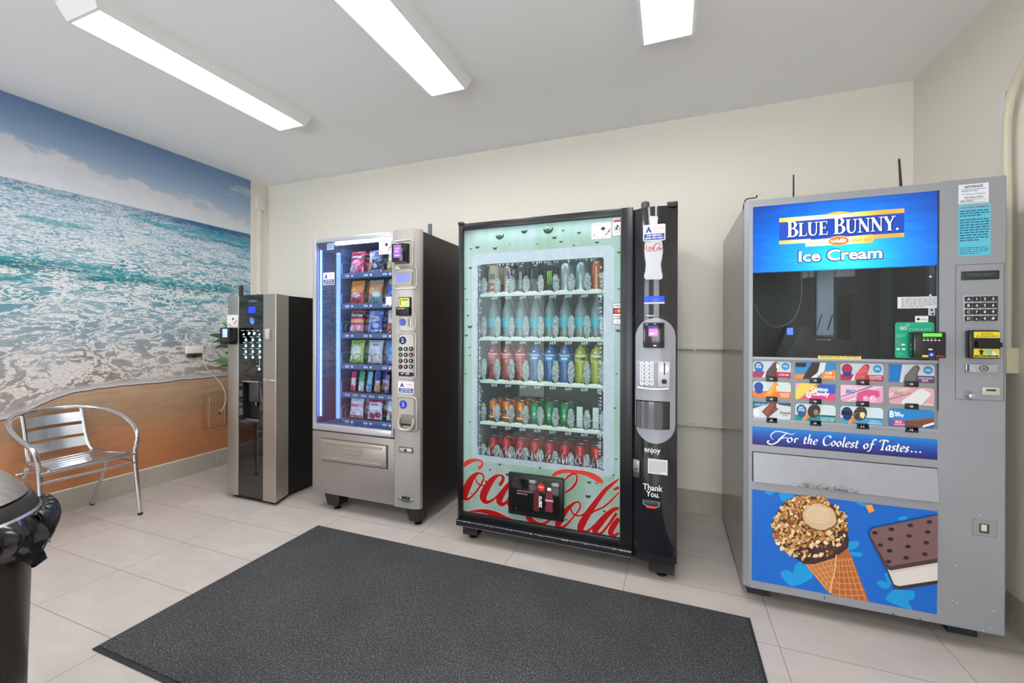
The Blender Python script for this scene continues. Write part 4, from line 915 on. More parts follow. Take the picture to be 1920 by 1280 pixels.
x0, z1 = bu(1148.5, 408); x1, z0 = bu(1165.5, 440)
lines(MB().rect(x0, z0, x1, z1, .0064, M('#e6e6ea', .5)).rect(x0+.004, z1-.022, x1-.004, z1-.012, .006, M('#c03038', .5)).ring(.5*(x0+x1), z1-.050, .010, .013, .006, GREYINK, 18).stroke([(.5*(x0+x1)-.006, z1-.060), (.5*(x0+x1)+.004, z1-.038)], .008, .0059, INK, 1), x0+.006, z0+.006, x1-.006, z0+.038, 5, .006, GREYINK, 6, .35).build('warning_label', bev)
x0, z1 = bu(1149.5, 568); x1, z0 = bu(1164.5, 607.5); h_ = (z1-z0)/4; b = MB().rect(x0-.001, z0-.001, x1+.001, z1+.001, .0064, M('#1c1a20', .5))
for k in range(4): b.rect(x0+.001, z1-h_*(k+1)+.0015, x1-.001, z1-h_*k-.0015, .0061, M('#231c2a' if k == 1 else '#ece9ea', .5))
b.text('VISA', .5*(x0+x1), z1-h_*.72, .0058, M('#20305c', .5), h_*.42, (x1-x0)*.7, .02, .3); b.disc(.5*(x0+x1)-.006, z1-h_*1.5, .0095, .0057, M('#d8342c', .5)); b.disc(.5*(x0+x1)+.007, z1-h_*1.5, .0095, .0058, M('#e8962c', .5)); b.rect(x0+.004, z1-h_*2.6, x1-.004, z1-h_*2.4, .0058, M('#8a8478', .5)).flat([(x0+.004, z1-h_*2.85), (x1-.002, z1-h_*2.85), (x1-.002, z1-h_*2.65)], .0058, M('#c04038', .5)); b.text('+P', .5*(x0+x1), z1-h_*3.75, .0058, INK, h_*.4, (x1-x0)*.4)
b.build('card_brand_stickers', bev)
# big red script across the foot of the window (traced strokes)
RED = M('#a6080f', .3, name='red_print'); REDL = M('#c23a2c', .3, name='red_print_upper')
def q5(a, c): return bu(860+a/6.194, 850+c/6.194)
b = MB()
def sc(pts, m=RED, w=1., y=.0066): b.stroke(pts, w, y, m, 6, q5)
def scl(pts, m=RED, w=1., y=.0066): sc([(p[0], p[1], p[2]*1.12+11) for p in pts], M('#e9c9b0', .4), w, y+.0005); sc([(p[0], p[1], p[2]*1.12+2) for p in pts], m, w, y)
scl([(50, 150, 34), (95, 108, 50), (150, 85, 40), (215, 80, 22), (262, 96, 18), (268, 130, 22), (240, 165, 34), (220, 172, 26)], REDL)
scl([(245, 232, 10), (200, 240, 34), (140, 300, 62), (95, 390, 76), (66, 470, 70), (70, 528, 42), (120, 525, 22), (190, 455, 18), (250, 370, 18), (285, 290, 16), (270, 242, 14), (240, 230, 8)])
scl([(192, 285, 9), (205, 335, 12), (245, 368, 14), (300, 372, 12), (318, 345, 14), (300, 315, 16)])
scl([(500, 258, 10), (440, 262, 30), (375, 320, 60), (310, 420, 76), (278, 510, 70), (310, 566, 42), (370, 555, 24), (440, 500, 18), (478, 450, 14)])
scl([(480, 255, 16), (510, 275, 28), (505, 320, 34), (475, 362, 36), (462, 368, 22)])
scl([(600, 330, 20), (560, 380, 44), (500, 470, 60), (466, 550, 62), (495, 595, 42), (550, 570, 30), (600, 520, 40)])
scl([(600, 480, 24), (575, 560, 40), (585, 605, 34), (610, 612, 20)])
scl([(70, 690, 4), (180, 672, 22), (300, 676, 44), (420, 712, 62), (520, 748, 44), (600, 772, 26), (668, 800, 6)])
scl([(800, 720, 60), (840, 790, 62), (920, 826, 46), (1000, 815, 28), (1075, 760, 18)])
scl([(1085, 262, 34), (1150, 225, 44), (1230, 208, 40), (1340, 215, 38), (1460, 232, 46), (1560, 270, 60), (1640, 320, 52), (1672, 345, 18)], REDL)
scl([(1225, 320, 14), (1270, 270, 22), (1330, 240, 18), (1370, 262, 18), (1365, 330, 24), (1330, 385, 28), (1280, 430, 24), (1225, 460, 16)])
scl([(1395, 560, 10), (1330, 585, 28), (1250, 660, 50), (1180, 760, 66), (1150, 840, 64), (1185, 872, 40), (1250, 830, 24), (1330, 740, 18), (1395, 660, 18), (1410, 600, 16), (1385, 562, 12)])
scl([(1300, 610, 10), (1305, 670, 16), (1350, 720, 18), (1420, 722, 16), (1480, 680, 14)])
scl([(1858, 300, 10), (1800, 345, 30), (1700, 430, 44), (1600, 560, 54), (1500, 700, 68), (1425, 830, 76), (1415, 895, 60), (1470, 918, 36), (1540, 870, 18), (1570, 830, 14)])
scl([(1858, 398, 34), (1800, 425, 24)]); scl([(1858, 455, 12), (1790, 530, 18), (1690, 620, 20), (1580, 672, 18), (1540, 700, 12)])
scl([(1858, 640, 30), (1800, 655, 44), (1720, 720, 60), (1640, 810, 72), (1585, 890, 66), (1600, 945, 44), (1660, 925, 26), (1740, 830, 24), (1830, 700, 36)])
scl([(1858, 760, 44), (1800, 840, 62), (1762, 920, 56), (1790, 962, 40), (1858, 930, 24)])
b.build('script_lettering', bev)
# delivery door
x0, z1 = bu(955, 883.5); x1, z0 = bu(1057.5, 977)
MB().rbox(x0, x1, -.016, .008, z0, z1, BKD, .004).build('delivery_door_frame', bev)
dx = x1-x0; dz = z1-z0
b = MB().rbox(x0+.022, x1-.022, -.020, -.012, z0+.022, z1-.022, M('#121214', .12, coat=.6), .003)
def dp(a, c): return (x0+dx*(a-592)/630, z1-dz*(c-(205+(a-592)*.127))/485)
cx, cz = dp(978, 375); b.disc(cx, cz, .020, -.0206, M('#d8321f', .4), .020, 20); b.text('Real', cx, cz-.002, -.0212, WH, .007, .022, .02)
x, z = dp(925, 530); b.flat([(x-.016, z-.055), (x+.014, z-.055), (x+.016, z+.045), (x+.010, z+.055), (x-.012, z+.055), (x-.016, z+.045)], -.0206, M('#5c1a22', .4))
k = len(b.v); b.text('zero', 0, 0, -.0212, WH, .018, .062, .03); X0, Z0 = dp(972, 540)
for i in range(k, len(b.v)): vx, vy, vz = b.v[i]; b.v[i] = (X0-vz+.008, vy, Z0+vx)
x, z = dp(1068, 520); b.flat([(x-.022, z-.062), (x+.020, z-.062), (x+.018, z-.02), (x+.022, z+.01), (x+.010, z+.048), (x-.010, z+.048), (x-.022, z+.01), (x-.018, z-.02)], -.0206, M('#7c2136', .4)); b.rect(x-.010, z+.050, x+.010, z+.066, -.0208, WH)
b.rect(x-.022, z-.006, x+.022, z+.002, -.0210, M('#c9bfc4', .4))
lines(b, *dp(700, 460), *dp(880, 420), 2, -.0206, M('#8a6a70', .5), 3); x, z = dp(690, 620); b.disc(x, z, .002, -.0206, WH)
b.build('delivery_door', bev)
# shelves, price labels, lane dividers
SHZ = [1.425, 1.166, .914, .668, .444]
BC = [-1.006-BX+.0888*k for k in range(8)]
SHM = M('#e4e8e6', .4, bump=.5, bs=120); LBL = M('#f2f6f6', .5, emit=.3)
for i, z in enumerate(SHZ):
    b = MB().rbox(.086, .826, .112, .56, z-.010, z, M('#6f7678', .5), .002).rbox(.086, .826, .106, .116, z-.016, z+.002, SHM, .002)
    rr_ = random.Random(i)
    for c in BC:                                         # icy mounds in front of each lane
        for k in range(6): x = c-.026+.0105*k; b.add([(x-.009, .104, z+.001), (x+.009, .104, z+.001), (x+rr_.uniform(-.004, .004), .106, z+.009+rr_.uniform(0, .006)*(1-abs(k-2.5)/4))], [(0, 1, 2)], M('#fbfdfd', .35))
    b.build('shelf', bev)
    if i < 4:
        for c in BC:
            b = MB(); x = c+.020; zz = z-.031
            for k, L in enumerate(((0, .010), (.012, .007), (.021, .009))): b.stroke([(x+L[0]+.003, zz+.011), (x+L[0], zz), (x+L[0]+L[1]*.6, zz)] if k != 2 else [(x+L[0], zz+.011), (x+L[0]+L[1], zz+.011), (x+L[0]+L[1]*.5, zz)], .0026, .1045, LBL, 1)
            b.rbox(x-.006, x+.036, .106, .108, zz-.004, zz+.016, M('#4f575a', .5), .001); b.build('price_label', bev)
CRY = veil('clear_icy_plastic', '#c6d0d4', .60, .2, 130)
def crystal(x, z, h, w, seed):
    b = MB(); r = random.Random(seed); V = []; Fc = []; n, m = 10, 14
    for j in range(m+1):
        v = j/m; rad = w*(.35+.65*math.sin(PI*min(1, max(0, v*1.0)))**.7)
        if v < .12: rad = w*.45
        for i in range(n): a = 2*PI*i/n; q = rad*(1+r.uniform(-.22, .22)); V.append((x+q*math.cos(a), .132+.35*q*math.sin(a), z+h*v))
    for j in range(m):
        for i in range(n): Fc.append((j*n+i, j*n+(i+1) % n, (j+1)*n+(i+1) % n, (j+1)*n+i))
    return b.add(V, Fc, CRY).build('lane_divider', bev, 20)
for i, z in enumerate(SHZ):
    for k in range(9): crystal(BC[0]-.0444+.0888*k, z+.002, (.100, .125, .125, .105, .085)[i], .0205, i*20+k)
# drinks
def can(kind, body, top='#c9ccce', h=.122, r=.033, deco=None):
    t = thing(kind, '', '', (0, 0, 0)); m = M(body, .22, .55)
    MB().lathe([(r*.80, 0), (r*.97, .006), (r, .012), (r, h-.014), (r*.80, h-.003)], (0, 0, 0), m, 24).build('can_body', t)
    MB().lathe([(r*.80, h-.003), (r*.82, h), (r*.78, h), (r*.74, h-.004), (0.001, h-.004)], (0, 0, 0), M(top, .25, .9), 24, caps=False).build('lid', t)
    if deco: b = MB(); deco(b, r, h); b.build('print', t)
    return t
def cyltext(b, txt, z, h, w, r, m, rot90=False, off=0.):
    k = len(b.v); b.text(txt, 0, 0, 0, m, h, w, .02)
    for i in range(k, len(b.v)):
        x, _, zz = b.v[i]
        if rot90: x, zz = -zz+h/2, x
        a = x/r+off; b.v[i] = ((r+.0008)*math.sin(a), -(r+.0008)*math.cos(a), z+zz)
def cylpatch(b, a0, a1, z0, z1, r, m, n=8):
    V = []
    for i in range(n+1): a = a0+(a1-a0)*i/n; V += [(math.sin(a)*(r+.0005), -math.cos(a)*(r+.0005), z0), (math.sin(a)*(r+.0005), -math.cos(a)*(r+.0005), z1)]
    b.add(V, [(2*i, 2*i+2, 2*i+3, 2*i+1) for i in range(n)], m)
PETB = glass('clear_bottle_plastic', '#dbe6ea', 1.2, .05)
def bottle(kind, liquid, label, cap, h=.236, r=.036, clearb=False, lz=(.075, .125), shoulder=.70, lab2=None):
    t = thing(kind, '', '', (0, 0, 0)); P = []
    prof = [(r*.7, 0), (r*.95, .006), (r, .02), (r*.97, h*.22), (r, h*.32), (r, h*.55), (r*.96, h*shoulder*.92), (r*.75, h*shoulder*1.07), (r*.50, h*.85), (r*.38, h*.90), (r*.38, h*.93)]
    MB().lathe(prof, (0, 0, 0), liquid, 24).build('bottle_body', t)
    MB().lathe([(r+.0006, lz[0]), (r+.0006, lz[1])], (0, 0, 0), label, 28, caps=False).build('label', t)
    if lab2: b = MB(); lab2(b, r); b.build('label_print', t)
    MB().lathe([(r*.42, h*.925), (r*.42, h*.995), (r*.38, h)], (0, 0, 0), cap, 20).build('cap', t)
    return t
def place(o, k, row, depth, label, cat, grp, first=False):
    if not first: o = dup(o)
    o.location = (BX+BC[k]+(.012*depth if row > 2 else 0), BY+.185+.078*depth, SHZ[row]+.001); tag(o, label, cat, grp); return o
ORD = ('first', 'second', 'third', 'fourth', 'fifth', 'sixth', 'seventh', 'eighth')
WAT = M('#7c9298', .12, coat=.3); WLAB = M('#37b4cf', .4)
def wprint(b, r): cylpatch(b, -.5, .4, .082, .118, r+.0006, M('#78d0e0', .4)); cyltext(b, 'WATER', .094, .010, .03, r+.001, M('#1479a0', .4))
def wrow(d):
    return M('#6f868d', .1, coat=.5)
wb = bottle('water_bottle', M('#6a8289', .10, coat=.6), WLAB, M('#2f7d6e', .4), lz=(.062, .118), h=.240, lab2=None)
for k in range(8):
    for d in (0, 1): place(wb, k, 1, d, f'clear water bottle with turquoise label, {ORD[k]} from left on second shelf, {"behind" if d else "front"}', 'bottle', 'water bottles on the second drinks shelf', k == 0 and d == 0)
def sprt(colr, lab, nm, ks, kindw):
    def lp(b, r):
        P_ = M('#eaf0f4', .4)
        cylpatch(b, -.9, .9, .150, .156, r+.0002, P_); cylpatch(b, -.5, .5, .130, .140, r+.0002, P_) if nm == 'blue' else None
        cyltext(b, 'sport', .133, .011, .036, r+.002, P_ if nm != 'yellow' else M('#23301a', .4)); cylpatch(b, -.25, .15, .164, .178, r*.92, P_)
        if nm == 'yellow': cylpatch(b, .1, .9, .128, .145, r+.0002, M('#3c4426', .4))
    o = bottle('sports_drink_bottle', M(colr, .14, coat=.5), M(lab, .35), M('#3a3b40', .4), h=.228, lz=(.118, .165), shoulder=.80, lab2=lp)
    for n, k in enumerate(ks):
        for d in (0, 1): place(o, k, 2, d, f'{kindw} sports drink bottle, {ORD[k]} from left on third shelf, {"behind" if d else "front"}', 'bottle', 'sports drinks on the third drinks shelf', n == 0 and d == 0)
sprt('#a3262c', '#d4343a', 'red', (0, 1, 2), 'red'); sprt('#2460a8', '#2f86d8', 'blue', (3, 4, 5), 'blue'); sprt('#a7ad2c', '#c9c83a', 'yellow', (6, 7), 'yellow green')
def cprint(colr):
    def f(b, r, h): cylpatch(b, -.30, .10, .03, .10, r, M(colr, .4)); cylpatch(b, -.9, -.45, .02, .09, r, M(colr, .4))
    return f
oc = can('soda_can', '#e07a16', deco=lambda b, r, h: (cylpatch(b, -.35, .25, .045, .07, r, M('#2c4aa0', .4)), cylpatch(b, -.9, .9, .020, .028, r, M('#f2d9b0', .4))))
gc = can('soda_can', '#128a4c', deco=lambda b, r, h: (cylpatch(b, -.30, .30, .03, .10, r, M('#1fa862', .3)), cylpatch(b, -.15, .2, .05, .065, r, M('#d9e9dc', .4))))
rc = can('soda_can', '#c4181e', deco=lambda b, r, h: (b.stroke([(-.012, .05), (-.010, .062), (.0, .070), (.009, .076), (.004, .082), (-.004, .074)], .002, -(r+.0008), M('#d9b9b6', .4), 5),))
dep = ('front', 'second row back', 'third row back')
for o, ks, nm in ((oc, (0, 1, 2), 'orange'), (gc, (3, 4, 5), 'green')):
    for n, k in enumerate(ks):
        for d in range(3): place(o, k, 3, d, f'{nm} soda can, {ORD[k]} from left on the fourth shelf, {dep[d]}', 'can', 'soda cans on the fourth drinks shelf', n == 0 and d == 0)
for k in range(8):
    for d in range(3): place(rc, k, 4, d, f'red soda can, {ORD[k]} from left on the bottom shelf, {dep[d]}', 'can', 'red soda cans on the bottom drinks shelf', k == 0 and d == 0)
for k in (6, 7): MB().rbox(BC[k]-.017, BC[k]+.017, .150, .158, SHZ[3]+.002, SHZ[3]+.118, M('#d7dbdf', .4), .003).rbox(BC[k]-.017, BC[k]+.017, .146, .152, SHZ[3]+.045, SHZ[3]+.052, WH, .001).build('lane_pusher', bev)
R1 = [('#cf2f2a', None), ('#a58e86', 'pale coffee'), ('#3a3c40', 'black and grey'), ('#26272b', 'plain black'), ('#17181b', 'black'), ('#b9c2c8', 'silver'), ('#9fb0b4', 'grey green'), ('#d0622a', 'orange')]
def monster(b, r, h):
    g = M('#8fe03a', .35, emit=.25, name='acid_green_print')
    for a in (-.32, 0., .32):
        pts = [(math.sin(a+q)*(r+.0015), -math.cos(a+q)*(r+.0015), z) for z, q in ((.125, .02), (.105, -.03), (.085, .03), (.062, -.02), (.045, .02))]; b.tube(pts, lambda u: .0032*(1-.6*u), g, 5, 3)
rt = bottle('juice_bottle', M('#d8b9a6', .3), M('#c23a30', .4), M('#d8281f', .4), h=.190, lz=(.02, .07), shoulder=.86, lab2=lambda b, r: (cylpatch(b, -.5, .5, .090, .125, r+.0002, M('#8f857e', .4)), cyltext(b, '24', .035, .018, .022, r+.002, WH)))
for d in (0, 1): place(rt, 0, 0, d, 'red capped juice bottle, first from left on the top shelf, '+('behind' if d else 'front'), 'bottle', 'drinks on the top drinks shelf', d == 0)
for k in range(1, 8):
    colr, nm = R1[k]
    dd = {4: monster, 2: lambda b, r, h: (cylpatch(b, -.2, .35, .03, .13, r, M('#8d8f8c', .4)),), 1: lambda b, r, h: (cylpatch(b, .1, .9, .05, .11, r, M('#d9d4d4', .4)), cylpatch(b, .3, .7, .09, .12, r, M('#4058a0', .4))),
          7: lambda b, r, h: (cylpatch(b, -.15, .15, .02, .14, r, M('#c9b08a', .4)), cylpatch(b, -.9, -.4, .1, .14, r, M('#e8402a', .4))), 5: lambda b, r, h: (cylpatch(b, -.1, .15, .02, .12, r, M('#8d979c', .4)),), 3: lambda b, r, h: (cylpatch(b, -.9, -.5, .06, .14, r, M('#2fae5a', .4)),)}.get(k)
    o = can('energy_drink_can', colr, h=.165, r=.030, deco=dd)
    for d in (0, 1): place(o, k, 0, d, f'tall {nm} energy drink can{" with a green mark" if k == 4 else ""}, {ORD[k]} from left on top shelf, {"behind" if d else "front"}', 'can', 'drinks on the top drinks shelf', d == 0)
# right hand bulged control panel
PX0, PX1 = .974, 1.178; PCX = .5*(PX0+PX1)
def bulge(x): return -.032*(1-((x-PCX)/(.5*(PX1-PX0)))**2)
def bend(x, y, z): return (x, y+bulge(x), z)
n_ = 20; arc = [(PX0+(PX1-PX0)*i/n_, bulge(PX0+(PX1-PX0)*i/n_)) for i in range(n_+1)]
MB().prism([(PX0, .03)]+arc+[(PX1, .03)], .128, 1.808, BKS, 'z').build('control_panel', bev)
MB().prism([(PX0, .03)]+[(a, c-.004) for a, c in arc]+[(PX1, .03)], .090, .128, BKD, 'z').build('panel_foot', bev)
for z in (1.277, .652): MB().stroke([(PX0+(PX1-PX0)*i/12, z) for i in range(13)], .0018, -.0006, M('#2c2d31', .4), 1).warp(bend).build('panel_seam', bev)
def vstrip(b, x0, x1, zt, zb, y, m, n=18, th=0):
    V = []; N = n+1
    for i in range(N): x = x0+(x1-x0)*i/n; V += [(x, y, zb(x)), (x, y, zt(x))]
    Fc = [(2*i, 2*i+2, 2*i+3, 2*i+1) for i in range(n)]
    if th: V += [(a, y+th, c) for a, _, c in V]; o = 2*N; Fc += [(2*i+1, 2*i+3, o+2*i+3, o+2*i+1) for i in range(n)]+[(2*i, o+2*i, o+2*i+2, 2*i+2) for i in range(n)]+[(0, 1, o+1, o), (2*n, o+2*n, o+2*n+1, 2*n+1)]
    b.add(V, Fc, m); return b
# white bottle silhouette
def p6(a, c): return bu(1150+a/6.4, 370+c/6.4, BP)
L_ = [(436, 250), (434, 228), (430, 262), (438, 290), (440, 330), (420, 400), (388, 480), (378, 560), (372, 640), (378, 720), (390, 800), (384, 880), (370, 930), (370, 965), (392, 985)]
R_l = [(534, 250), (532, 228), (538, 262), (530, 290), (530, 330), (548, 400), (580, 480), (588, 560), (596, 640), (586, 720), (570, 800), (578, 880), (590, 930), (590, 965), (572, 985)]
b = MB(); P_l = [p6(*q) for q in L_[1:]]; P_r = [p6(*q) for q in R_l[1:]]
V = []; Fc = []
for (xa, za), (xb, zb) in zip(P_l, P_r): V += [(xa+(xb-xa)*k/4, -.0012, za+(zb-za)*k/4) for k in range(5)]
for i in range(len(P_l)-1): Fc += [(5*i+k, 5*i+k+1, 5*i+k+6, 5*i+k+5) for k in range(4)]
b.add(V, Fc, M('#bfc2c8', .4)).warp(bend).build('bottle_silhouette', bev)
b = MB()
for pts in ([(415, 575, 2), (398, 590, 8), (392, 620, 9), (402, 640, 5), (420, 632, 3)], [(440, 590, 3), (424, 605, 7), (424, 628, 5), (440, 615, 3), (442, 592, 3)], [(470, 588, 3), (455, 600, 7), (448, 625, 7), (462, 628, 3)], [(480, 600, 6), (468, 620, 6), (474, 628, 4), (490, 600, 5), (484, 628, 4)],
            [(540, 556, 3), (512, 560, 8), (488, 600, 12), (486, 638, 10), (504, 645, 5), (520, 632, 3)], [(532, 600, 6), (522, 625, 7), (534, 632, 4), (545, 605, 4), (532, 598, 3)], [(562, 560, 4), (552, 600, 7), (548, 630, 6), (558, 632, 3)], [(578, 600, 6), (562, 620, 7), (568, 632, 4), (582, 604, 5), (578, 632, 4)], [(418, 636, 2), (440, 648, 8), (462, 645, 3)], [(510, 560, 4), (545, 552, 5), (575, 572, 5)]):
    b.stroke([(p[0], p[1], p[2]*1.1) for p in pts], 1, -.002, M('#c22a30', .35), 4, p6)
b.warp(bend).build('bottle_lettering', bev)
x0, z1 = p6(360, 341); x1, z0 = p6(624, 515); service_sticker(bev, x0, z0, x1, z1, -.003, lambda x, y, z: (x, y+bulge(PCX), z))
x0, z1 = bu(1208, 555.5, BP); x1, z0 = bu(1246, 567, BP)
MB().rbox(x0, x1, -.006, .01, z0, z1, M('#1a49c8', .25, emit=.25, name='blue_lit_slot'), .003).rect(x0, z0-.006, x1, z0+.002, -.0062, M('#c9ccd4', .4)).warp(lambda x, y, z: (x, y+bulge(PCX), z)).build('card_slot', bev)
x0, z0 = bu(1212, 593, BP); MB().text('PREMIUM', x0, z0, -.001, WH, .006, .038, .02, 0, 'l').warp(bend).build('small_lettering', bev)
# silver oval
SG = M('#9fa1a9', .42, .25); ox0, ox1, oz0, oz1 = .985, 1.170, .667, 1.270; oc_ = .5*(ox0+ox1); oR = .5*(ox1-ox0)
def oct_(x): return oz1-oR+math.sqrt(max(0, oR**2-(x-oc_)**2))*1.0
def ocb(x): return oz0+oR-math.sqrt(max(0, oR**2-(x-oc_)**2))
wx0_, wz1_ = bu(1192, 749, BP); wx1_, wz0_ = bu(1256, 806, BP)
b = MB(); vstrip(b, ox0, wx0_, oct_, ocb, -.008, SG, 6, .008); vstrip(b, wx1_, ox1, oct_, ocb, -.008, SG, 6, .008)
vstrip(b, wx0_, wx1_, oct_, lambda x: wz1_, -.008, SG, 16, .008); vstrip(b, wx0_, wx1_, lambda x: wz0_, ocb, -.008, SG, 16, .008)
b.warp(bend).build('oval_panel', bev)
b = MB(); off = bulge(PCX)
b.rect(wx0_, wz0_, wx1_, wz1_, -.001, M('#33343a', .5)); b.warp(bend); b.build('change_bay', bev)
b = MB(); n_ = 12; V = []; cxx = .5*(wx0_+wx1_)-.012; hw = (wx1_-wx0_)*.40
for i in range(n_+1): a = PI+PI*i/n_; V += [(cxx+hw*math.cos(a), -.004+.022*math.sin(a), wz0_+.004), (cxx+hw*math.cos(a), -.004+.022*math.sin(a), wz1_-.002)]
b.add(V, [(2*i, 2*i+2, 2*i+3, 2*i+1) for i in range(n_)], M('#5a5b63', .15, .1, coat=.6)); b.warp(lambda x, y, z: (x, y+off+.004, z)); b.build('change_cup', bev)
x0, z1 = bu(1206.5, 605, BP); x1, z0 = bu(1246, 652, BP); yb = off-.008
MB().rbox(x0, x1, yb-.022, yb, z0, z1, M('#0c0c10', .2, coat=.5), .005).build('card_reader', bev)
MB().rect(x0+.026, z0+.056, x1-.030, z1-.028, yb-.0226, M('#d957c9', .3, emit=.9, name='magenta_screen')).rect(x0+.032, z0+.064, x0+.052, z1-.048, yb-.0231, M('#e4d9ff', .3, emit=1.0)).rect(x0+.058, z0+.080, x1-.036, z1-.052, yb-.0231, M('#f0c9ec', .3, emit=.9)).rect(x0+.024, z1-.024, x1-.028, z1-.018, yb-.0228, M('#2a3a9c', .3, emit=.6)).build('reader_screen', bev)
MB().rect(x0+.048, z0+.008, x1-.036, z0+.014, yb-.0226, WH).build('reader_mark', bev)
x0, z1 = bu(1195, 676, BP); x1, z0 = bu(1256, 725, BP)
MB().rbox(x0-.002, x1, yb-.006, yb, z0, z1, M('#c4c3c8', .4, .2), .003).build('keypad_plate', bev)
x1k, _ = bu(1234, 700, BP); MB().rbox(x0, x1k, yb-.008, yb-.004, z0+.003, z1-.003, M('#9d9cae', .45), .002).build('keypad_field', bev)
for r_, py in enumerate((681.5, 688.5, 695.5, 703, 710.3, 717)):
    for c_, px in enumerate((1204, 1213.3, 1222.3)):
        x, z = bu(px, py, BP); MB().cyl(x, yb-.0115, z, .0105, .004, M('#dfe0e6', .4), 'y', 14).text('A12B34C56D78E90F<>'[r_*3+c_], x, z-.0035, yb-.012, INK, .007, None, .01).build('key', bev)
x, z = bu(1246, 691, BP); MB().cyl(x, yb-.010, z, .019, .005, M('#cfd0d4', .35, .3), 'y', 20).rect(x-.003, z-.026, x+.003, z+.030, yb-.0106, BLK).build('coin_slot', bev)
x, z = bu(1245.5, 714, BP); MB().lathe([(.011, 0), (.012, -.010), (.009, -.016)], (x, yb-.006, z), BLK, 16, 'y').build('return_knob', bev)
MB().tube([(x0+.002, yb-.006, z0-.006), (.5*(x0+x1), yb-.014, z0-.012), (x1-.004, yb-.010, z0-.006)], .005, M('#e6e7ea', .3), 8, 4).build('keypad_ledge', bev)
def ptext(t_, px0, py0, px1, py1, h=None, nm='lettering'):
    a = bu(px0, py1, BP); c = bu(px1, py0, BP); hh = bu(px0, py0, BP)[1]-a[1]; MB().text(t_, .5*(a[0]+c[0]), a[1], -.001, WH, (hh if h is None else h), c[0]-a[0], .012).warp(bend).build(nm, bev)
ptext('enjoy', 1208, 837, 1238.5, 849.5); ptext('Thank', 1205.5, 905.5, 1242.5, 916.5); ptext('You.', 1211.5, 918.5, 1236.5, 929)
x0, z1 = bu(1215, 858, BP); x1, z0 = bu(1251.5, 890, BP); lines(MB().rect(x0, z0, x1, z1, -.0012, M('#d9dadd', .5)), x0+.006, z0+.006, x1-.006, z1-.008, 9, -.0018, GREYINK, 5, .4).warp(lambda x, y, z: (x, y+bulge(PCX)-.001, z)).build('paper_notice', bev)
x0, z1 = bu(1185, 861.5, BP); x1, z0 = bu(1199, 897, BP)
MB().rbox(x0+.004, x1, -.014, 0, z0+.03, z1, M('#a9a9ac', .35, .6), .004).rbox(x0+.004, x1, -.008, .004, z0, z0+.035, M('#55555a', .4, .5), .003).lathe([(.005, 0), (.005, -.003)], (.5*(x0+x1), -.014, .5*(z0+z1)), BLK, 10, 'y').warp(bend).build('door_lock', bev)
x0, z1 = bu(1207, 934, BP); x1, z0 = bu(1236, 953.5, BP)
MB().rbox(x0, x1, -.010, .002, z0+.012, z1, M('#3a3b40', .4), .004).stroke([(x0, z1), (x0+.004, z0+.016), (x1-.006, z0+.012), (x1, z1)], .005, -.0108, M('#9a9aa0', .3, .6), 3).rect(x0+.012, z0+.004, x1-.016, z0+.012, -.0112, M('#e0332c', .4, emit=.5, name='red_lit_slot')).warp(lambda x, y, z: (x, y+bulge(PCX), z)).build('coin_return', bev)
for (a, c, y0) in ((.022, .115, .012), (1.05, 1.168, .0), (.022, .115, .66), (1.05, 1.168, .66)):
    MB().box(a, c, y0, y0+.11, .030, .142 if y0 > .1 else .090, BK).build('leg', bev); MB().lathe([(.024, 0), (.024, .008), (.012, .014), (.012, .032)], (.5*(a+c), y0+.05, 0), BLK, 16).build('levelling_foot', bev)
t = thing('antenna', 'stubby grey antenna puck on top of the drinks machine', 'antenna', (-.132, 2.4, 1.801))
MB().lathe([(.022, .006), (.022, .105), (.018, .110)], (0, 0, 0), M('#45464c', .4), 16).build('antenna_puck', t); MB().cyl(0, 0, 0, .028, .008, BLK, 'z', 16).build('antenna_base', t)
# ================================================================ ICE CREAM MACHINE
IX, IY = .305, 2.10
icm = thing('ice_cream_vending_machine', 'grey ice cream vending machine with lit blue sign and cone poster', 'vending machine', (IX, IY, 0))
I0 = onY(IY)
def iu(px, py): a = I0(px, py); return (a[0]-IX, a[1])
GR = M('#9b9da3', .42, .35, var=.03, vs=4); GRL = M('#a6a8ae', .4, .35); GRS = M('#8f8986', .22, .6, var=.04, vs=3); GRD = M('#3a3b3f', .5)
IW, IT, IB = .858, 1.784, .079
b = MB(); b.box(.004, .010, .075, .86, .045, 1.775, GRS).box(.010, .85, .60, .86, .045, 1.775, GRS).box(.664, .85, .075, .60, .045, 1.775, GRS).box(.010, .664, .075, .60, 1.765, 1.775, GRS).box(.010, .664, .075, .60, .045, .60, GRS).box(.010, .664, .075, .60, 1.70, 1.765, GRS)
b.build('cabinet', icm)
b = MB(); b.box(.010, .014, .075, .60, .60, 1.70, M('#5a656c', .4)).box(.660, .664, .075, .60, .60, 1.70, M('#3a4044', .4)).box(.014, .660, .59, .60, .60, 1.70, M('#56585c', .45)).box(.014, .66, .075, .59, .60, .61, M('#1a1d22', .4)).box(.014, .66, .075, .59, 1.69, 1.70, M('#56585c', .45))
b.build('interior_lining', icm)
GK = M('#0e0e10', .6)
MB().box(.008, .030, .060, .075, .06, 1.77, GK).box(.666, .85, .060, .075, .06, 1.77, GK).box(.03, .666, .060, .075, .06, .60, GK).box(.03, .666, .060, .075, 1.47, 1.77, GK).build('door_gasket', icm)
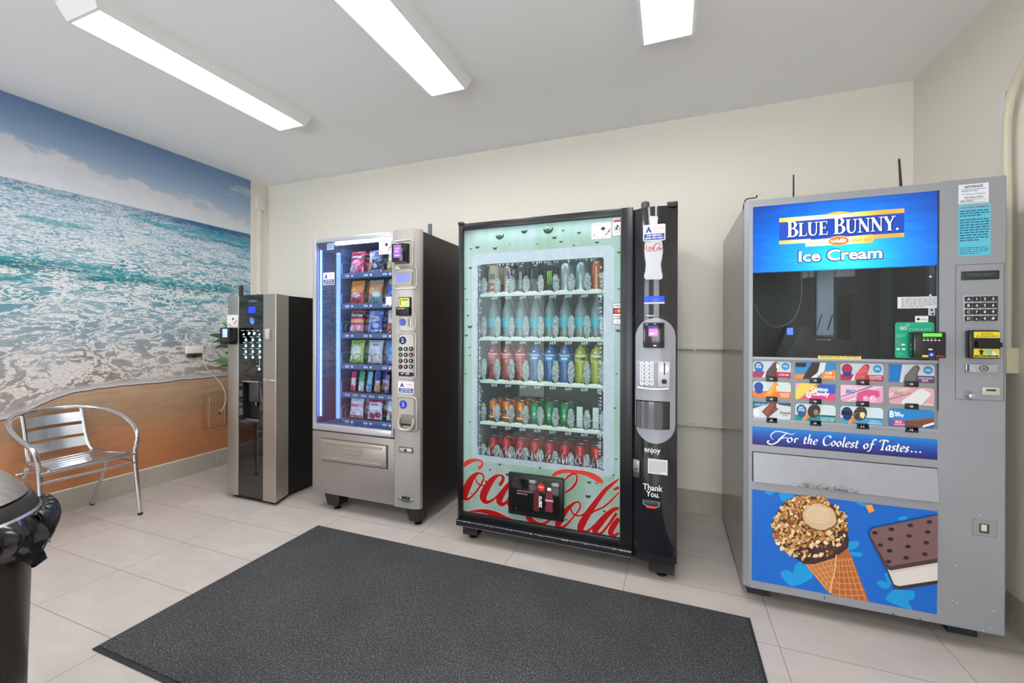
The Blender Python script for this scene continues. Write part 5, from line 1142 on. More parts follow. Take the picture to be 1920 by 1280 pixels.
# door shell, with a chamfered left edge
fx0, fx1 = .0315, .6615
b = MB()
b.prism([(.0, .018), (.018, .0), (fx0, .0), (fx0, .06), (.0, .06)], IB, IT-.002, GR, 'z')
b.box(fx1, .668, .0, .06, IB, IT, GR)
b.prism([(.668, .0), (IW-.004, .0), (IW, .004), (IW, .06), (.668, .06)], IB, IT+.002, GR, 'z')
zz = dict(ht=1.752, hb=1.465, wb=1.095, st=1.088, sb=.815, bt=.790, bb=.710, ft=.680, fb=.548, pt=.512, pb=.112)
for a, c in ((zz['ht'], IT-.002), (zz['sb']-.0, zz['sb']+.012), (zz['bt'], zz['sb']), (zz['ft'], zz['bb']), (zz['pt'], zz['fb']), (IB, zz['pb'])): b.box(fx0, fx1, .0, .06, min(a, c), max(a, c), GR)
b.box(fx0, fx1, .03, .06, zz['pb'], zz['bt'], GRD)
b.build('door_shell', icm)
b = MB().box(fx1-.0005, fx1+.0025, -.0008, .004, .9, IT-.03, GRD)
for z in (1.465, 1.0, .6, .2): pass
b.build('door_seam', icm)
MB().tube([(-.002, .03, 1.755), (.004, .02, 1.79), (.02, .01, 1.795), (.045, .01, 1.796), (.047, .008, 1.806)], .003, M('#111111', .5), 6, 3).build('door_seal', icm)
# --- lit header sign
HD, hb_, P_, x_, y_, z_ = begin('lit_blue_sign', .15)
u_ = xm('DIVIDE', x_-fx0, fx1-fx0); v_ = xm('DIVIDE', z_-zz['hb'], zz['ht']-zz['hb'])
rd = xm('SQRT', (u_-.52)*(u_-.52)*2.6+(v_-.12)*(v_-.12)*.9)
nz_ = xnoise(xvec(u_*1.5, v_*4, 0.), 2.5, 4, .55)
hc = xramp(rd+(nz_-.5)*.35, [(0., '#35d0ff'), (.22, '#19b4f6'), (.5, '#0b86e4'), (.8, '#0a5cc0'), (1.1, '#0a3f9a')])
link(hc, hb_, 'Base Color'); link(hc, hb_, 'Emission Color'); hb_.inputs['Emission Strength'].default_value = .62
MB().box(fx0, fx1, .004, .03, zz['hb'], zz['ht'], HD).build('header_sign', icm)
GOLD, gb_, P_, x_, y_, z_ = begin('gold_banner_print', .4)
gc_ = xramp(xm('SINE', x_*14+.6), [(-1., '#f4f2da'), (-.2, '#f6e7a0'), (.4, '#f0c050'), (1., '#e39a3c')]); link(gc_, gb_, 'Base Color'); link(gc_, gb_, 'Emission Color'); gb_.inputs['Emission Strength'].default_value = .45
NB = M('#1240a8', .3, emit=.5, name='navy_plate'); LW = M('#ffffff', .3, emit=.75, name='lit_white'); DBL = M('#0a2a78', .3, emit=.25, name='dark_blue_outline')
def qh(a, c): return iu(1400+a/5.189, 350+c/5.189)
Pl = qh(318, 345); Pr = qh(1537, 440); zt_ = .5*(qh(318, 340)[1]+qh(1537, 238)[1]); zb_ = .5*(qh(318, 538)[1]+qh(1537, 450)[1]); px0, px1 = Pl[0], Pr[0]
b = MB().rect(px0, zb_, px1, zt_, .0036, NB); hb2 = (zt_-zb_)
b.rect(px0, zt_-.004, px1, zt_+.014, .0030, GOLD); b.rect(px0, zb_-.012, px0+.115, zb_+.004, .0030, GOLD); b.rect(px1-.115, zb_-.012, px1, zb_+.004, .0030, GOLD)
b.flat([(px0+.096, zb_-.028), (px0+.325, zb_-.028), (px0+.335, zb_-.006), (px0+.325, zb_+.006), (px0+.096, zb_-.002)], .0026, GOLD)
b.disc(px0+.212, zb_-.012, .037, .0022, M('#e8722e', .3, emit=.5), .019, 30); b.ring(px0+.212, zb_-.012, .0185, .0205, .0021, M('#f6d9b0', .3, emit=.4), 30, 1.85)
# orange hill that the lettering stands on
b.flat([(px0+.155+.11*i/12, zt_+.010+.012*math.sin(PI*i/12)) for i in range(13)], .0027, M('#f0b060', .3, emit=.4))
b.text('QUALITY', px0+.135, zb_-.021, .0020, M('#c98a4a', .4, emit=.2), .010, .060, .01); b.text('SINCE 1913', px0+.288, zb_-.019, .0020, M('#c98a4a', .4, emit=.2), .010, .064, .01)
b.build('sign_plate', icm)
NIB = math.radians(38)
def nib(b, pts, x, z, sc, sh, y, m, w0=.03, w1=.13, closed=False, n=6):
    P = spline([tuple(p) for p in pts], n, closed) if n > 1 else pts; N = len(P); o = []
    for i in range(N):
        a = P[(i-1) % N] if closed else P[max(i-1, 0)]; c = P[(i+1) % N] if closed else P[min(i+1, N-1)]
        an = math.atan2(c[1]-a[1], c[0]-a[0]); w = w0+(w1-w0)*abs(math.sin(an-NIB))**1.5
        o.append((x+(P[i][0]+sh*P[i][1])*sc, z+P[i][1]*sc, w*sc))
    b.stroke(o, 1, y, m, 1, closed=closed)
SER = {  # serif capitals: (points with widths), unit height
 'B': (.72, [[(.16, 0, .17), (.16, 1, .17)], [(.0, .02, .045), (.3, .02, .045)], [(.0, .98, .045), (.3, .98, .045)], [(.16, .975, .05), (.40, .96, .08), (.53, .77, .17), (.42, .57, .08), (.18, .53, .05)], [(.18, .53, .05), (.46, .50, .08), (.60, .27, .18), (.46, .04, .08), (.16, .025, .05)]]),
 'L': (.66, [[(.16, 0, .17), (.16, 1, .17)], [(.0, .98, .045), (.34, .98, .045)], [(.0, .025, .05), (.56, .025, .05)], [(.56, .0, .05), (.60, .24, .03)]]),
 'U': (.82, [[(.15, 1, .17), (.15, .38, .17), (.2, .12, .13), (.38, .01, .08), (.55, .08, .07), (.63, .3, .06), (.64, 1, .06)], [(.0, .98, .045), (.32, .98, .045)], [(.50, .98, .045), (.78, .98, .045)]]),
 'E': (.70, [[(.16, 0, .17), (.16, 1, .17)], [(.0, .975, .05), (.56, .975, .05)], [(.0, .025, .05), (.58, .025, .05)], [(.2, .52, .045), (.44, .52, .045)], [(.55, 1, .04), (.57, .78, .03)], [(.58, 0, .05), (.62, .24, .03)], [(.45, .42, .03), (.45, .62, .03)]]),
 'N': (.86, [[(.14, 0, .06), (.14, 1, .06)], [(.12, 1, .18), (.68, .03, .17)], [(.69, 0, .06), (.69, 1, .06)], [(.0, .02, .045), (.28, .02, .045)], [(.0, .98, .045), (.16, .98, .045)], [(.55, .98, .045), (.82, .98, .045)]]),
 'Y': (.76, [[(.10, 1, .17), (.38, .45, .17)], [(.66, 1, .06), (.40, .45, .07)], [(.38, .48, .17), (.38, 0, .17)], [(.24, .02, .045), (.53, .02, .045)], [(-.02, .98, .045), (.26, .98, .045)], [(.53, .98, .045), (.78, .98, .045)]])}
def serif(b, word, x, z, w, sizes, y, m, fat=0., dx=0., dz=0.):
    tot = sum(SER[c][0]*s for c, s in zip(word, sizes)); k = w/tot
    for c, s in zip(word, sizes):
        for st in SER[c][1]: b.stroke([(x+dx+p[0]*k*s, z+dz+p[1]*sizes_h*s, p[2]*k*s*1.05+fat) for p in st], 1, y, m, 5 if len(st) > 2 else 1)
        x += SER[c][0]*k*s
b = MB()
bx0 = qh(395, 490)[0]; bz = zb_+.017; bx1 = qh(800, 470)[0]; b2 = qh(848, 455)[0]; b3 = qh(1448, 420)[0]; sizes_h = .056
for y, m, fat, d in ((.0022, DBL, .006, .0015), (.0014, LW, 0, 0)):
    serif(b, 'BLUE', bx0, bz, bx1-bx0, (1.18, 1, 1, 1), y, m, fat, d, -d); serif(b, 'BUNNY', b2, bz, b3-b2, (1.18, 1, 1, 1, 1), y, m, fat, d, -d)
b.disc(b3+.006, bz+.004, .004, .0014, LW)
b.build('sign_lettering', icm)
b = MB()
xw, zw = px0+.212, zb_-.018
for k, pts in enumerate(([(-.026, .010), (-.022, .0), (-.016, .010), (-.012, .0), (-.004, .014)], [(-.006, .004), (0, .007), (-.002, 0), (.004, .002)], [(.004, .002), (.008, .014), (.006, .0), (.011, .003)], [(.011, .003), (.015, .015), (.012, .0), (.017, .003)], [(.024, .009), (.019, .008), (.023, .002), (.017, 0)])): b.stroke(pts, .0032, .0012, LW, 4, lambda a, c: (xw+a, zw+c))
b.build('ellipse_lettering', icm)
a = qh(500, 742); c = qh(728, 640); e = qh(775, 720); g = qh(1330, 625)
b = MB()
for y, m, bo, ex in ((.0022, DBL, .055, .004), (.0014, LW, .022, 0)):
    b.text('Ice', .5*(a[0]+c[0]), a[1]+.004-ex, y, m, .046+ex*2, c[0]-a[0]-.006+ex*2, bo); b.text('Cream', .5*(e[0]+g[0]), a[1]+.004-ex, y, m, .046+ex*2, g[0]-e[0]-.006+ex*2, bo)
b.build('sign_subtitle', icm)
# --- window, interior chute and arm
MB().box(fx0, fx1, .010, .014, zz['wb'], zz['hb'], glass('ice_window_glass', '#e6ebee', 1.1)).build('window_pane', icm)
I2 = onY(IY+.30)
def iv(px, py): a = I2(px, py); return (a[0]-IX, a[1])
x0, z1 = iv(1527.5, 500); x1, z0 = iv(1560, 628)
CH = M('#d3dee6', .4, 0)
MB().box(x0, x1, .28, .30, z0, 1.68, CH).box(x0, x0+.006, .27, .30, z0, 1.68, M('#a9b6c0', .3, .3)).box(x0, x1, .262, .282, z0-.03, z0, M('#5f6b72', .35)).build('vacuum_hose_column', icm)
x0b, _ = iv(1499, 510); MB().rbox(x0b, x0b+.022, .25, .29, iv(1500, 523)[1], 1.60, WH, .003).rbox(x0b+.028, x0b+.05, .25, .29, iv(1500, 522)[1], 1.60, M('#d5d9dc', .4), .003).build('column_bracket', icm)
x2b, _ = iv(1561, 510); MB().rbox(x2b, x2b+.072, .25, .29, iv(1570, 521)[1], 1.60, M('#e3e5e8', .4), .003).build('column_bracket', icm)
I3 = onY(IY+.20)
def iw(px, py): a = I3(px, py); return (a[0]-IX, a[1])
def ip(b, pts, y0, y1, m): b.prism([iw(*q) for q in pts], y0, y1, m)
b = MB(); ip(b, [(1443, 690), (1478, 612), (1516, 612), (1502, 640), (1478, 690)], .20, .29, M('#0b1018', .4)); ip(b, [(1462, 690), (1500, 615), (1508, 618), (1480, 690)], .192, .20, M('#2a323c', .35)); ip(b, [(1478, 690), (1500, 640), (1512, 618), (1528, 628), (1600, 640), (1608, 648), (1608, 690)], .20, .27, M('#06090f', .4))
b.build('freezer_lid', icm)
x, z = iw(1480.5, 621); MB().rbox(x-.012, x+.012, .190, .198, z-.016, z+.016, M('#5f80ff', .3, emit=1.6, name='small_blue_display'), .002).build('lid_display', icm)  # small blue emissive block behind the window
x, z = iw(1542, 636.5); MB().rbox(x-.026, x+.022, .188, .20, z-.002, z+.002, M('#c9ccd0', .3), .001).disc(x+.024, z, .004, .187, M('#e2e5e8', .3)).build('lid_latch', icm)
cb = [iw(*q) for q in ((1504, 520), (1503, 560), (1492, 594), (1470, 610), (1448, 611), (1428, 594), (1415, 568))]
MB().tube([(a, .21, c) for a, c in cb], .0022, M('#9aa3aa', .4), 6, 5).build('lift_cable', icm)
for px in (1534, 1554): a = iv(px-6, 618); c = iv(px+3, 590); MB().tube([(a[0], .27, a[1]), (c[0], .27, c[1])], .0022, M('#2b3136', .5), 6, 1).build('spring', icm)
b = MB().box(.52, .526, .40, .59, .61, 1.39, M('#2a2d30', .5)).box(.595, .64, .30, .305, .61, 1.69, M('#3c4e54', .4)); b.build('inner_guide', icm)
x, z = iw(1756, 519)
for py in (518, 553): x, z = iu(1747, py); MB().lathe([(.004, 0), (.003, -.003)], (x, .0095, z), M('#dfe3e6', .3), 10, 'y').build('glass_screw', icm)
MB().box(.06, .61, .040, .050, 1.50, 1.51, M('#e6eef6', .5, emit=9.0, name='cold_white_led')).build('light_strip', icm)  # LED bar added to brighten the dark interior
# notices on the glass
x0, z1 = iu(1685, 556.5); x1, z0 = iu(1760, 577); lines(MB().rect(x0, z0, x1, z1, .0092, M('#d9dbdf', .5)), x0+.012, z0+.003, x1-.004, z1-.003, 7, .0088, M('#77777f', .6), 8, .4).build('printed_notice', icm)
x0, z1 = iu(1743, 577); x1, z0 = iu(1756, 591); MB().rect(x0, z0, x1, z1, .0093, M('#b5bcc2', .4)).disc(.5*(x0+x1), z1-.008, .004, .0089, BLK).disc(.5*(x0+x1)+.003, z0+.007, .004, .0089, BLK).build('metal_tab', icm)
x0, z1 = iu(1718, 592); x1, z0 = iu(1743, 604); b = MB().rrect(x0, z0, x1, z1, .003, .0088, M('#e3e3e6', .4)); b.disc(x0+.010, .5*(z0+z1), .005, .0084, BLK).text('Pay', x0+.029, z0+.005, .0084, GREYINK, .010, .020, .01).build('wallet_sticker', icm)
x0, z1 = iu(1680, 604); x1, z0 = iu(1754, 672)
TEAL = M('#17a77f', .4); MINT = M('#8fe0c8', .4)
b = MB().rrect(x0, z0, x1, z1, .010, .0084, TEAL)
b.text('GO', x0+.026, z1-.030, .0080, WH, .014, .022, .02).text('CASHLESS', x0+.078, z1-.034, .0080, MINT, .010, .070, .0)
b.stroke([(x0+.036, z1-.012), (x0+.042, z1-.006)], .0016, .0080, WH, 1).stroke([(x0+.040, z1-.016), (x0+.047, z1-.009)], .0016, .0080, WH, 1)
lines(b, x0+.004, z0+.080, x0+.036, z0+.096, 3, .0080, MINT, 4, .3)
for k, (cc, dx_, dz_) in enumerate((('#e0693a', .010, .064), ('#3a9ad8', .012, .050), ('#e8f4f0', .026, .052), ('#e8f4f0', .010, .034), ('#e8f4f0', .027, .034))): b.rect(x0+dx_-.005, z0+dz_-.003, x0+dx_+.006, z0+dz_+.004, .0080, M(cc, .4))
b.text('tap', x0+.018, z0+.012, .0080, MINT, .006, .014, .01)
b.build('cashless_sign', icm)
x0, z1 = iu(1703, 622); x1, z0 = iu(1763, 671)
MB().rbox(x0, x1, -.040, .0, z0, z1, M('#0c0d10', .25, coat=.4), .005).build('card_reader', icm)
gr_ = M('#5cc83a', .3, emit=.7, name='green_lcd')
x0g, z1g = iu(1718.5, 623.5)
b = MB().rect(x0+.027, z1-.018, x1-.014, z1-.005, -.0404, gr_)
for k in range(5): b.rect(x0+.028+.011*k, z1-.034, x0+.035+.011*k, z1-.030, -.0404, M('#cfd3d8', .4))
for k in range(4): b.disc(x0+.031+.011*k, z1-.0255, .0015, -.0404, WH)
b.rect(x0+.044, z0+.031, x0+.056, z0+.037, -.0404, M('#cfd3d8', .4))
b.rrect(x0+.025, z0+.004, x0+.044, z0+.012, .003, -.0404, M('#d9cf3a', .4)).disc(x0+.053, z0+.014, .009, -.0404, M('#1b3fae', .3, emit=.4)).disc(x0+.053, z0+.014, .003, -.0408, M('#cfe0ff', .3, emit=.8)).text('ePort', x0+.078, z0+.005, -.0404, M('#c23a34', .4), .008, .024, .02)
b.build('reader_face', icm)
# --- selection board
x0, z1 = iu(1534, 666.2); x1, z0 = iu(1614, 674); MB().box(x0, x1, -.003, .002, z0, z1, M('#e8dc7a', .5)).text('PRESS SELECTION TO VIEW PRICE', .5*(x0+x1), z0+.005, -.0034, M('#5a5230', .5), .009, x1-x0-.012).build('instruction_label', icm)
SB = M('#8d9196', .4, .2)
MB().box(fx0, fx1, .006, .03, zz['sb']+.012, zz['wb'], SB).box(fx0, fx1, -.002, .012, zz['wb']-.010, zz['wb'], GRL).box(fx0, fx1, -.002, .008, zz['sb']+.006, zz['sb']+.013, GRL).build('selection_board', icm)
CX_ = [(1412.3, 1483.8), (1492.1, 1568.2), (1576.9, 1657.8), (1667.8, 1754)]; RZ = [iu(1412, 676.4)[1], iu(1412, 706.8)[1], iu(1412, 714.5)[1], iu(1412, 744.2)[1], iu(1412, 752)[1], iu(1412, 783.3)[1]]
def pT(hx, e=.06): return M(hx, .35)
def clipu(P, u0=0., u1=1., v0=0., v1=1.):
    def cl(P, f, inter):
        o = []
        for i in range(len(P)):
            a, c = P[i-1], P[i]
            if f(c):
                if not f(a): o.append(inter(a, c))
                o.append(c)
            elif f(a): o.append(inter(a, c))
        return o
    def lx(X0): return lambda a, c: (X0, a[1]+(c[1]-a[1])*(X0-a[0])/((c[0]-a[0]) or 1e-9))
    def lz(Z0): return lambda a, c: (a[0]+(c[0]-a[0])*(Z0-a[1])/((c[1]-a[1]) or 1e-9), Z0)
    for f, g in ((lambda q: q[0] >= u0, lx(u0)), (lambda q: q[0] <= u1, lx(u1)), (lambda q: q[1] >= v0, lz(v0)), (lambda q: q[1] <= v1, lz(v1))):
        if P: P = cl(P, f, g)
    return P
class Card:
    """small printed picture in its own 0..1 frame (v up), clipped to the card"""
    def __init__(s, x0, z0, x1, z1, y): s.b = MB(); s.q = (x0, z0, x1, z1); s.y = y; s.k = 0
    def _mp(s, P): x0, z0, x1, z1 = s.q; return [(x0+(x1-x0)*u, z0+(z1-z0)*v) for u, v in P]
    def poly(s, P, c):
        s.k += 1; P = clipu(P, .004, .996, .008, .992)
        if len(P) > 2: s.b.flat(s._mp(P), s.y-.00012*s.k, pT(c))
    def ell(s, u, v, ru, rv, c, rot=0, n=20):
        cs, sn = math.cos(rot), math.sin(rot); A = (s.q[2]-s.q[0])/(s.q[3]-s.q[1])
        s.poly([(u+(ru*math.cos(t)*cs*A-rv*math.sin(t)*sn)/A, v+ru*math.cos(t)*sn*A+rv*math.sin(t)*cs) for t in [2*PI*i/n for i in range(n)]], c)
    def txt(s, t, u, v, hh, ww, c, bold=.02, shear=0.): s.k += 1; x0, z0, x1, z1 = s.q; s.b.text(t, x0+(x1-x0)*u, z0+(z1-z0)*v, s.y-.00012*s.k, pT(c), hh*(z1-z0), ww*(x1-x0), bold, shear)
    def dots(s, n, inside, cols, r, seed=1):
        g = random.Random(seed); i = 0
        while i < n:
            u, v = g.random(), g.random()
            if inside(u, v): s.k += 0; P = [(u+g.uniform(-r, r), v+g.uniform(-r, r)*2.2) for _ in range(4)]; s.b.flat(s._mp(P), s.y-.00012*(s.k+1)-.000001*i, pT(g.choice(cols))); i += 1
        s.k += 2
def bar(c, col, tip, edge, u0=.34, u1=.66, bite=True):
    c.poly([(u0-.02, .02), (u0+.02, .36), (.54, .90), (.60, .97), (.65, .96), (.69, .84), (.64, .50), (.60, .02)], edge); c.poly([(u0, .05), (u0+.04, .36), (.54, .86), (.60, .92), (.64, .80), (.61, .45), (.56, .03)], col)
    if bite: c.ell(.655, .70, .035, .15, tip); c.ell(.64, .84, .02, .06, tip)
def card(r, k):
    z1, z0 = RZ[2*r], RZ[2*r+1]; x0 = iu(CX_[k][0], 640)[0]; x1 = iu(CX_[k][1], 640)[0]; c = Card(x0, z0, x1, z1, .0052); n = r*4+k
    bg = ['#c9d3da', '#2f8ac8', '#c6ced6', '#c8ced4', '#cfdde2', '#f4d878', '#e9a3c4', '#dba9b2', '#cfd9dd', '#cfe0e6', '#cfe2ec', '#1f86d0'][n]
    c.b.rrect(x0-.0015, z0-.0015, x1+.0015, z1+.0015, .014, .0058, M('#6d7276', .4)); c.b.rrect(x0, z0, x1, z1, .013, .0054, pT(bg))
    if n in (0, 2): c.poly([(0, 0), (1, 0), (1, .36), (0, .36)], '#b51f45'); c.poly([(.24, .0), (.40, .0), (.40, .36), (.33, .36)], '#efeaf0')
    if n == 0: bar(c, '#5b3c3f', '#f1e8dd', '#3f2a2e'); c.txt('STAR BAR', .82, .14, .12, .26, '#f4e4ea')
    if n == 1:
        c.poly([(0, 0), (0, .28), (.25, .28), (.30, 0)], '#f08c2c'); c.poly([(.60, 0), (.70, .45), (1, .58), (1, 0)], '#f08c2c'); c.poly([(0, .70), (.26, .70), (.28, .95), (0, .95)], '#17222e')
        c.poly([(.18, 0), (.28, .45), (.42, 1), (.62, 1), (.60, .65), (.42, 0)], '#3b2b30'); c.poly([(.34, 0), (.56, .40), (.62, 1), (.76, 1), (.72, .50), (.58, .20), (.50, 0)], '#dfe2e2'); c.txt('1/4', .83, .30, .18, .14, '#fff2e2'); c.txt('VANILLA', .84, .12, .10, .26, '#fff2e2')
    if n == 2: bar(c, '#d8545c', '#f0b8b0', '#b23a48', bite=False); c.dots(90, lambda u, v: .34 < u < .63 and abs(v-(u-.30)*2.7) < .38 and v < .9, ('#f0a0a0', '#c23a48', '#e87a78', '#f6cfc6'), .012, 2); c.txt('STRAWBERRY', .82, .22, .10, .30, '#f4dce2'); c.txt('SHORTCAKE', .82, .10, .10, .28, '#f4dce2')
    if n == 3: c.poly([(.58, 0), (1, 0), (1, .40), (.62, .40)], '#5a3f66'); c.poly([(0, 0), (.24, 0), (.30, 1), (0, 1)], '#1673c4'); bar(c, '#6f6a68', '#b9b2aa', '#55504f', bite=False); c.dots(110, lambda u, v: .33 < u < .64 and abs(v-(u-.30)*2.6) < .40 and v < .92, ('#2f2c2c', '#c9c4bc', '#8a8480', '#46413f'), .012, 3); c.txt('COOKIE CRUNCH', .81, .22, .10, .30, '#e4dcea'); c.txt('BAR', .80, .09, .10, .14, '#e4dcea')
    if n == 4: c.poly([(0, 0), (1, 0), (1, .42), (0, .42)], '#f07a22'); c.poly([(.28, .06), (.56, .95), (.62, .99), (.68, .86), (.66, .58), (.46, .06)], '#f59a2c'); c.poly([(.33, .1), (.57, .88), (.60, .90), (.46, .2)], '#f9b656'); c.ell(.645, .66, .025, .13, '#f6ead8'); c.txt('ORANGE', .84, .22, .10, .24, '#fff0e0'); c.txt('CREAM', .84, .09, .10, .20, '#fff0e0')
    if n == 5:
        c.poly([(.55, .42), (1, .42), (1, 1), (.55, 1)], '#2a5fc4'); c.poly([(.05, 0), (.45, .42), (1, .42), (1, 0)], '#e2468e'); c.poly([(.0, .0), (.08, .0), (.56, 1), (0, 1)], '#f0d060'); c.poly([(0, .55), (.12, 1), (0, 1)], '#e9a9c9'); c.poly([(.08, 0), (.14, 0), (.62, 1), (.56, 1)], '#c98a4a'); c.ell(.34, .30, .07, .20, '#f6e9ee'); c.ell(.34, .32, .04, .12, '#d8b8c8')
        c.txt('Cotton', .60, .54, .26, .42, '#ffffff', .04, .1); c.txt('Candy', .64, .20, .34, .42, '#ffffff', .04, .1)
    if n == 6:
        c.poly([(0, .15), (1, .95), (1, 1), (.0, 1)], '#e9c3d4'); c.poly([(0, .28), (.7, .97), (.78, .97), (0, .24)], '#5a5f9a'); c.poly([(.38, .1), (.40, .55), (.62, .78), (.90, .72), (.92, .42), (.70, .12)], '#d9548e'); c.txt('BIG', .24, .50, .22, .24, '#3f6fb4', .03, .3)
        c.ell(.60, .22, .07, .18, '#f0a8c4'); c.ell(.76, .20, .09, .24, '#f0b4cc'); c.ell(.90, .18, .06, .2, '#e9a0be'); c.ell(.56, .27, .02, .05, '#fbe6ee'); c.ell(.72, .27, .03, .06, '#fbe6ee'); c.poly([(.18, .02), (.38, .18), (.36, .28), (.17, .08)], '#f0e4ea')
    if n == 7:
        c.poly([(0, .4), (.5, .9), (.4, 1), (0, .6)], '#e8c4b4'); c.poly([(0, .2), (.5, .62), (.5, .70), (0, .3)], '#b87a94'); c.txt('BIG', .22, .52, .22, .22, '#8f9a84', .03, .3); c.poly([(.28, .14), (.62, .86), (.74, .95), (.95, .62), (.66, -.2)], '#b89ca4'); c.poly([(.29, .20), (.64, .88), (.74, .96), (.94, .66), (.64, -.2), (.3, -.05)], '#e2e2e4'); c.poly([(.80, .12), (.98, .10), (1, .0), (.72, 0)], '#d9cdd2')
    if n == 8:
        c.poly([(0, .55), (.45, .92), (1, .80), (1, 1), (0, 1)], '#1f4f78'); c.poly([(0, .62), (.36, .80), (.36, .95), (0, .92)], '#2a6a96'); c.txt('KING SIZE', .20, .76, .10, .28, '#c9dbe8', .02, .2); c.poly([(.24, .40), (.48, .98), (.62, 1), (.68, .60), (.40, .05)], '#7a3f34'); c.poly([(.27, .40), (.50, .90), (.58, .88), (.36, .16)], '#95503f'); c.ell(.655, .80, .03, .16, '#ecd9c9')
        c.ell(.10, .32, .085, .24, '#e6eaee'); c.txt('Crunch', .85, .34, .15, .27, '#8a3a32', .04); c.txt('BAR', .86, .22, .08, .14, '#7f8a92')
    if n in (9, 10):
        c.poly([(0, 0), (1, 0), (1, .34), (0, .34)], '#148c96' if n == 9 else '#4a9cc8'); c.poly([(.55, .34), (1, .34), (1, .42), (.58, .42)], '#0c5f6c' if n == 9 else '#3f86b0'); c.poly([(.16, .0), (.28, .60), (.44, .42), (.24, -.02)], '#c98a52'); c.poly([(.18, .02), (.30, .56), (.34, .52), (.22, .0)], '#e0a870')
        c.ell(.47, .62, .155, .40, '#3a2b28', -.3)
        if n == 10: c.dots(70, lambda u, v: ((u-.47)/.14)**2+((v-.62)/.36)**2 < 1, ('#e8cf9a', '#c9963f', '#f2e4c0', '#7a4a28'), .015, 5)
        c.ell(.52, .55, .06, .17, '#8f8270' if n == 9 else '#f0dfae'); c.txt('COOKIES CREAM' if n == 9 else 'VANILLA', .80, .20, .09, .34 if n == 9 else .22, '#d9eef0'); c.txt('SUNDAE CONE', .80, .08, .09, .32, '#d9eef0')
    if n == 11:
        c.poly([(0, 0), (.5, 0), (.42, .34), (.1, .42), (0, .42)], '#1a74b8'); c.poly([(.08, .08), (.30, .02), (.44, .34), (.12, .46)], '#c2407a'); c.poly([(.34, .38), (.60, .50), (.99, .66), (.99, .30), (.72, .10), (.42, .08)], '#7a4a34'); c.poly([(.40, .38), (.62, .48), (.99, .62), (.99, .55), (.60, .40)], '#95614a'); c.poly([(.74, .06), (.99, .26), (.99, .40), (.76, .20)], '#f0ece4'); c.poly([(.60, .0), (.99, .16), (.99, .24), (.74, .06)], '#5a3426')
        c.txt('B', .07, .52, .36, .10, '#ffffff', .04); c.txt('lue', .19, .72, .16, .12, '#ffffff', .03); c.txt('unny', .24, .54, .18, .20, '#ffffff', .03); c.txt('BIG', .22, .24, .13, .14, '#f8dce8', .03); c.txt('SANDWICH', .24, .12, .09, .22, '#f8dce8', .02)
    if n in (0, 2, 4, 9, 10):          # round seal above a ribbon shape
        cu_, cr_ = (.155, {0: '#1d5fa8', 2: '#1f3f8c', 4: '#17469c', 9: '#175a94', 10: '#123a6a'}[n]); c.poly([(.06, .46), (.27, .46), (.25, .30), (.155, .20), (.07, .30)], cr_); c.ell(.155, .66, .125, .30, cr_)
        if n == 2: c.ell(.155, .70, .10, .22, '#c22034')
        if n in (0, 9): c.txt('BIG', .155, .72, .12, .11, '#e4f0fa', .03); c.txt('STAR', .155, .56, .14, .17, '#e4f0fa', .03)
        if n == 10: c.poly([(.02, .48), (.29, .48), (.29, .72), (.02, .72)], '#0a1e3c')
    if n in (0, 2, 3): c.ell(.86, .72, .10, .22, '#1f74b4'); c.ell(.86, .72, .085, .18, '#3a93c8'); c.txt('Kids', .86, .66, .12, .10, '#d9ecf6', .02)
    return c, x0, z0, x1, z1
NM = ('STAR', '', '', '')
for r in range(3):
    for k in range(4):
        c, x0, z0, x1, z1 = card(r, k); c.b.build('flavour_card', icm)
        xc = x0+(x1-x0)*(.50, .50, .52, .50)[k]; w = .021
        MB().rbox(xc-w, xc+w, -.002, .0045, z0-.016, z0+.006, M('#14161a', .4), .002).text(str(r*4+k+1) if r*4+k+1 > 9 else '0'+str(r*4+k+1), xc-.002, z0-.009, -.0024, M('#e9ecef', .4), .008, .010, .02).build('price_key', icm)
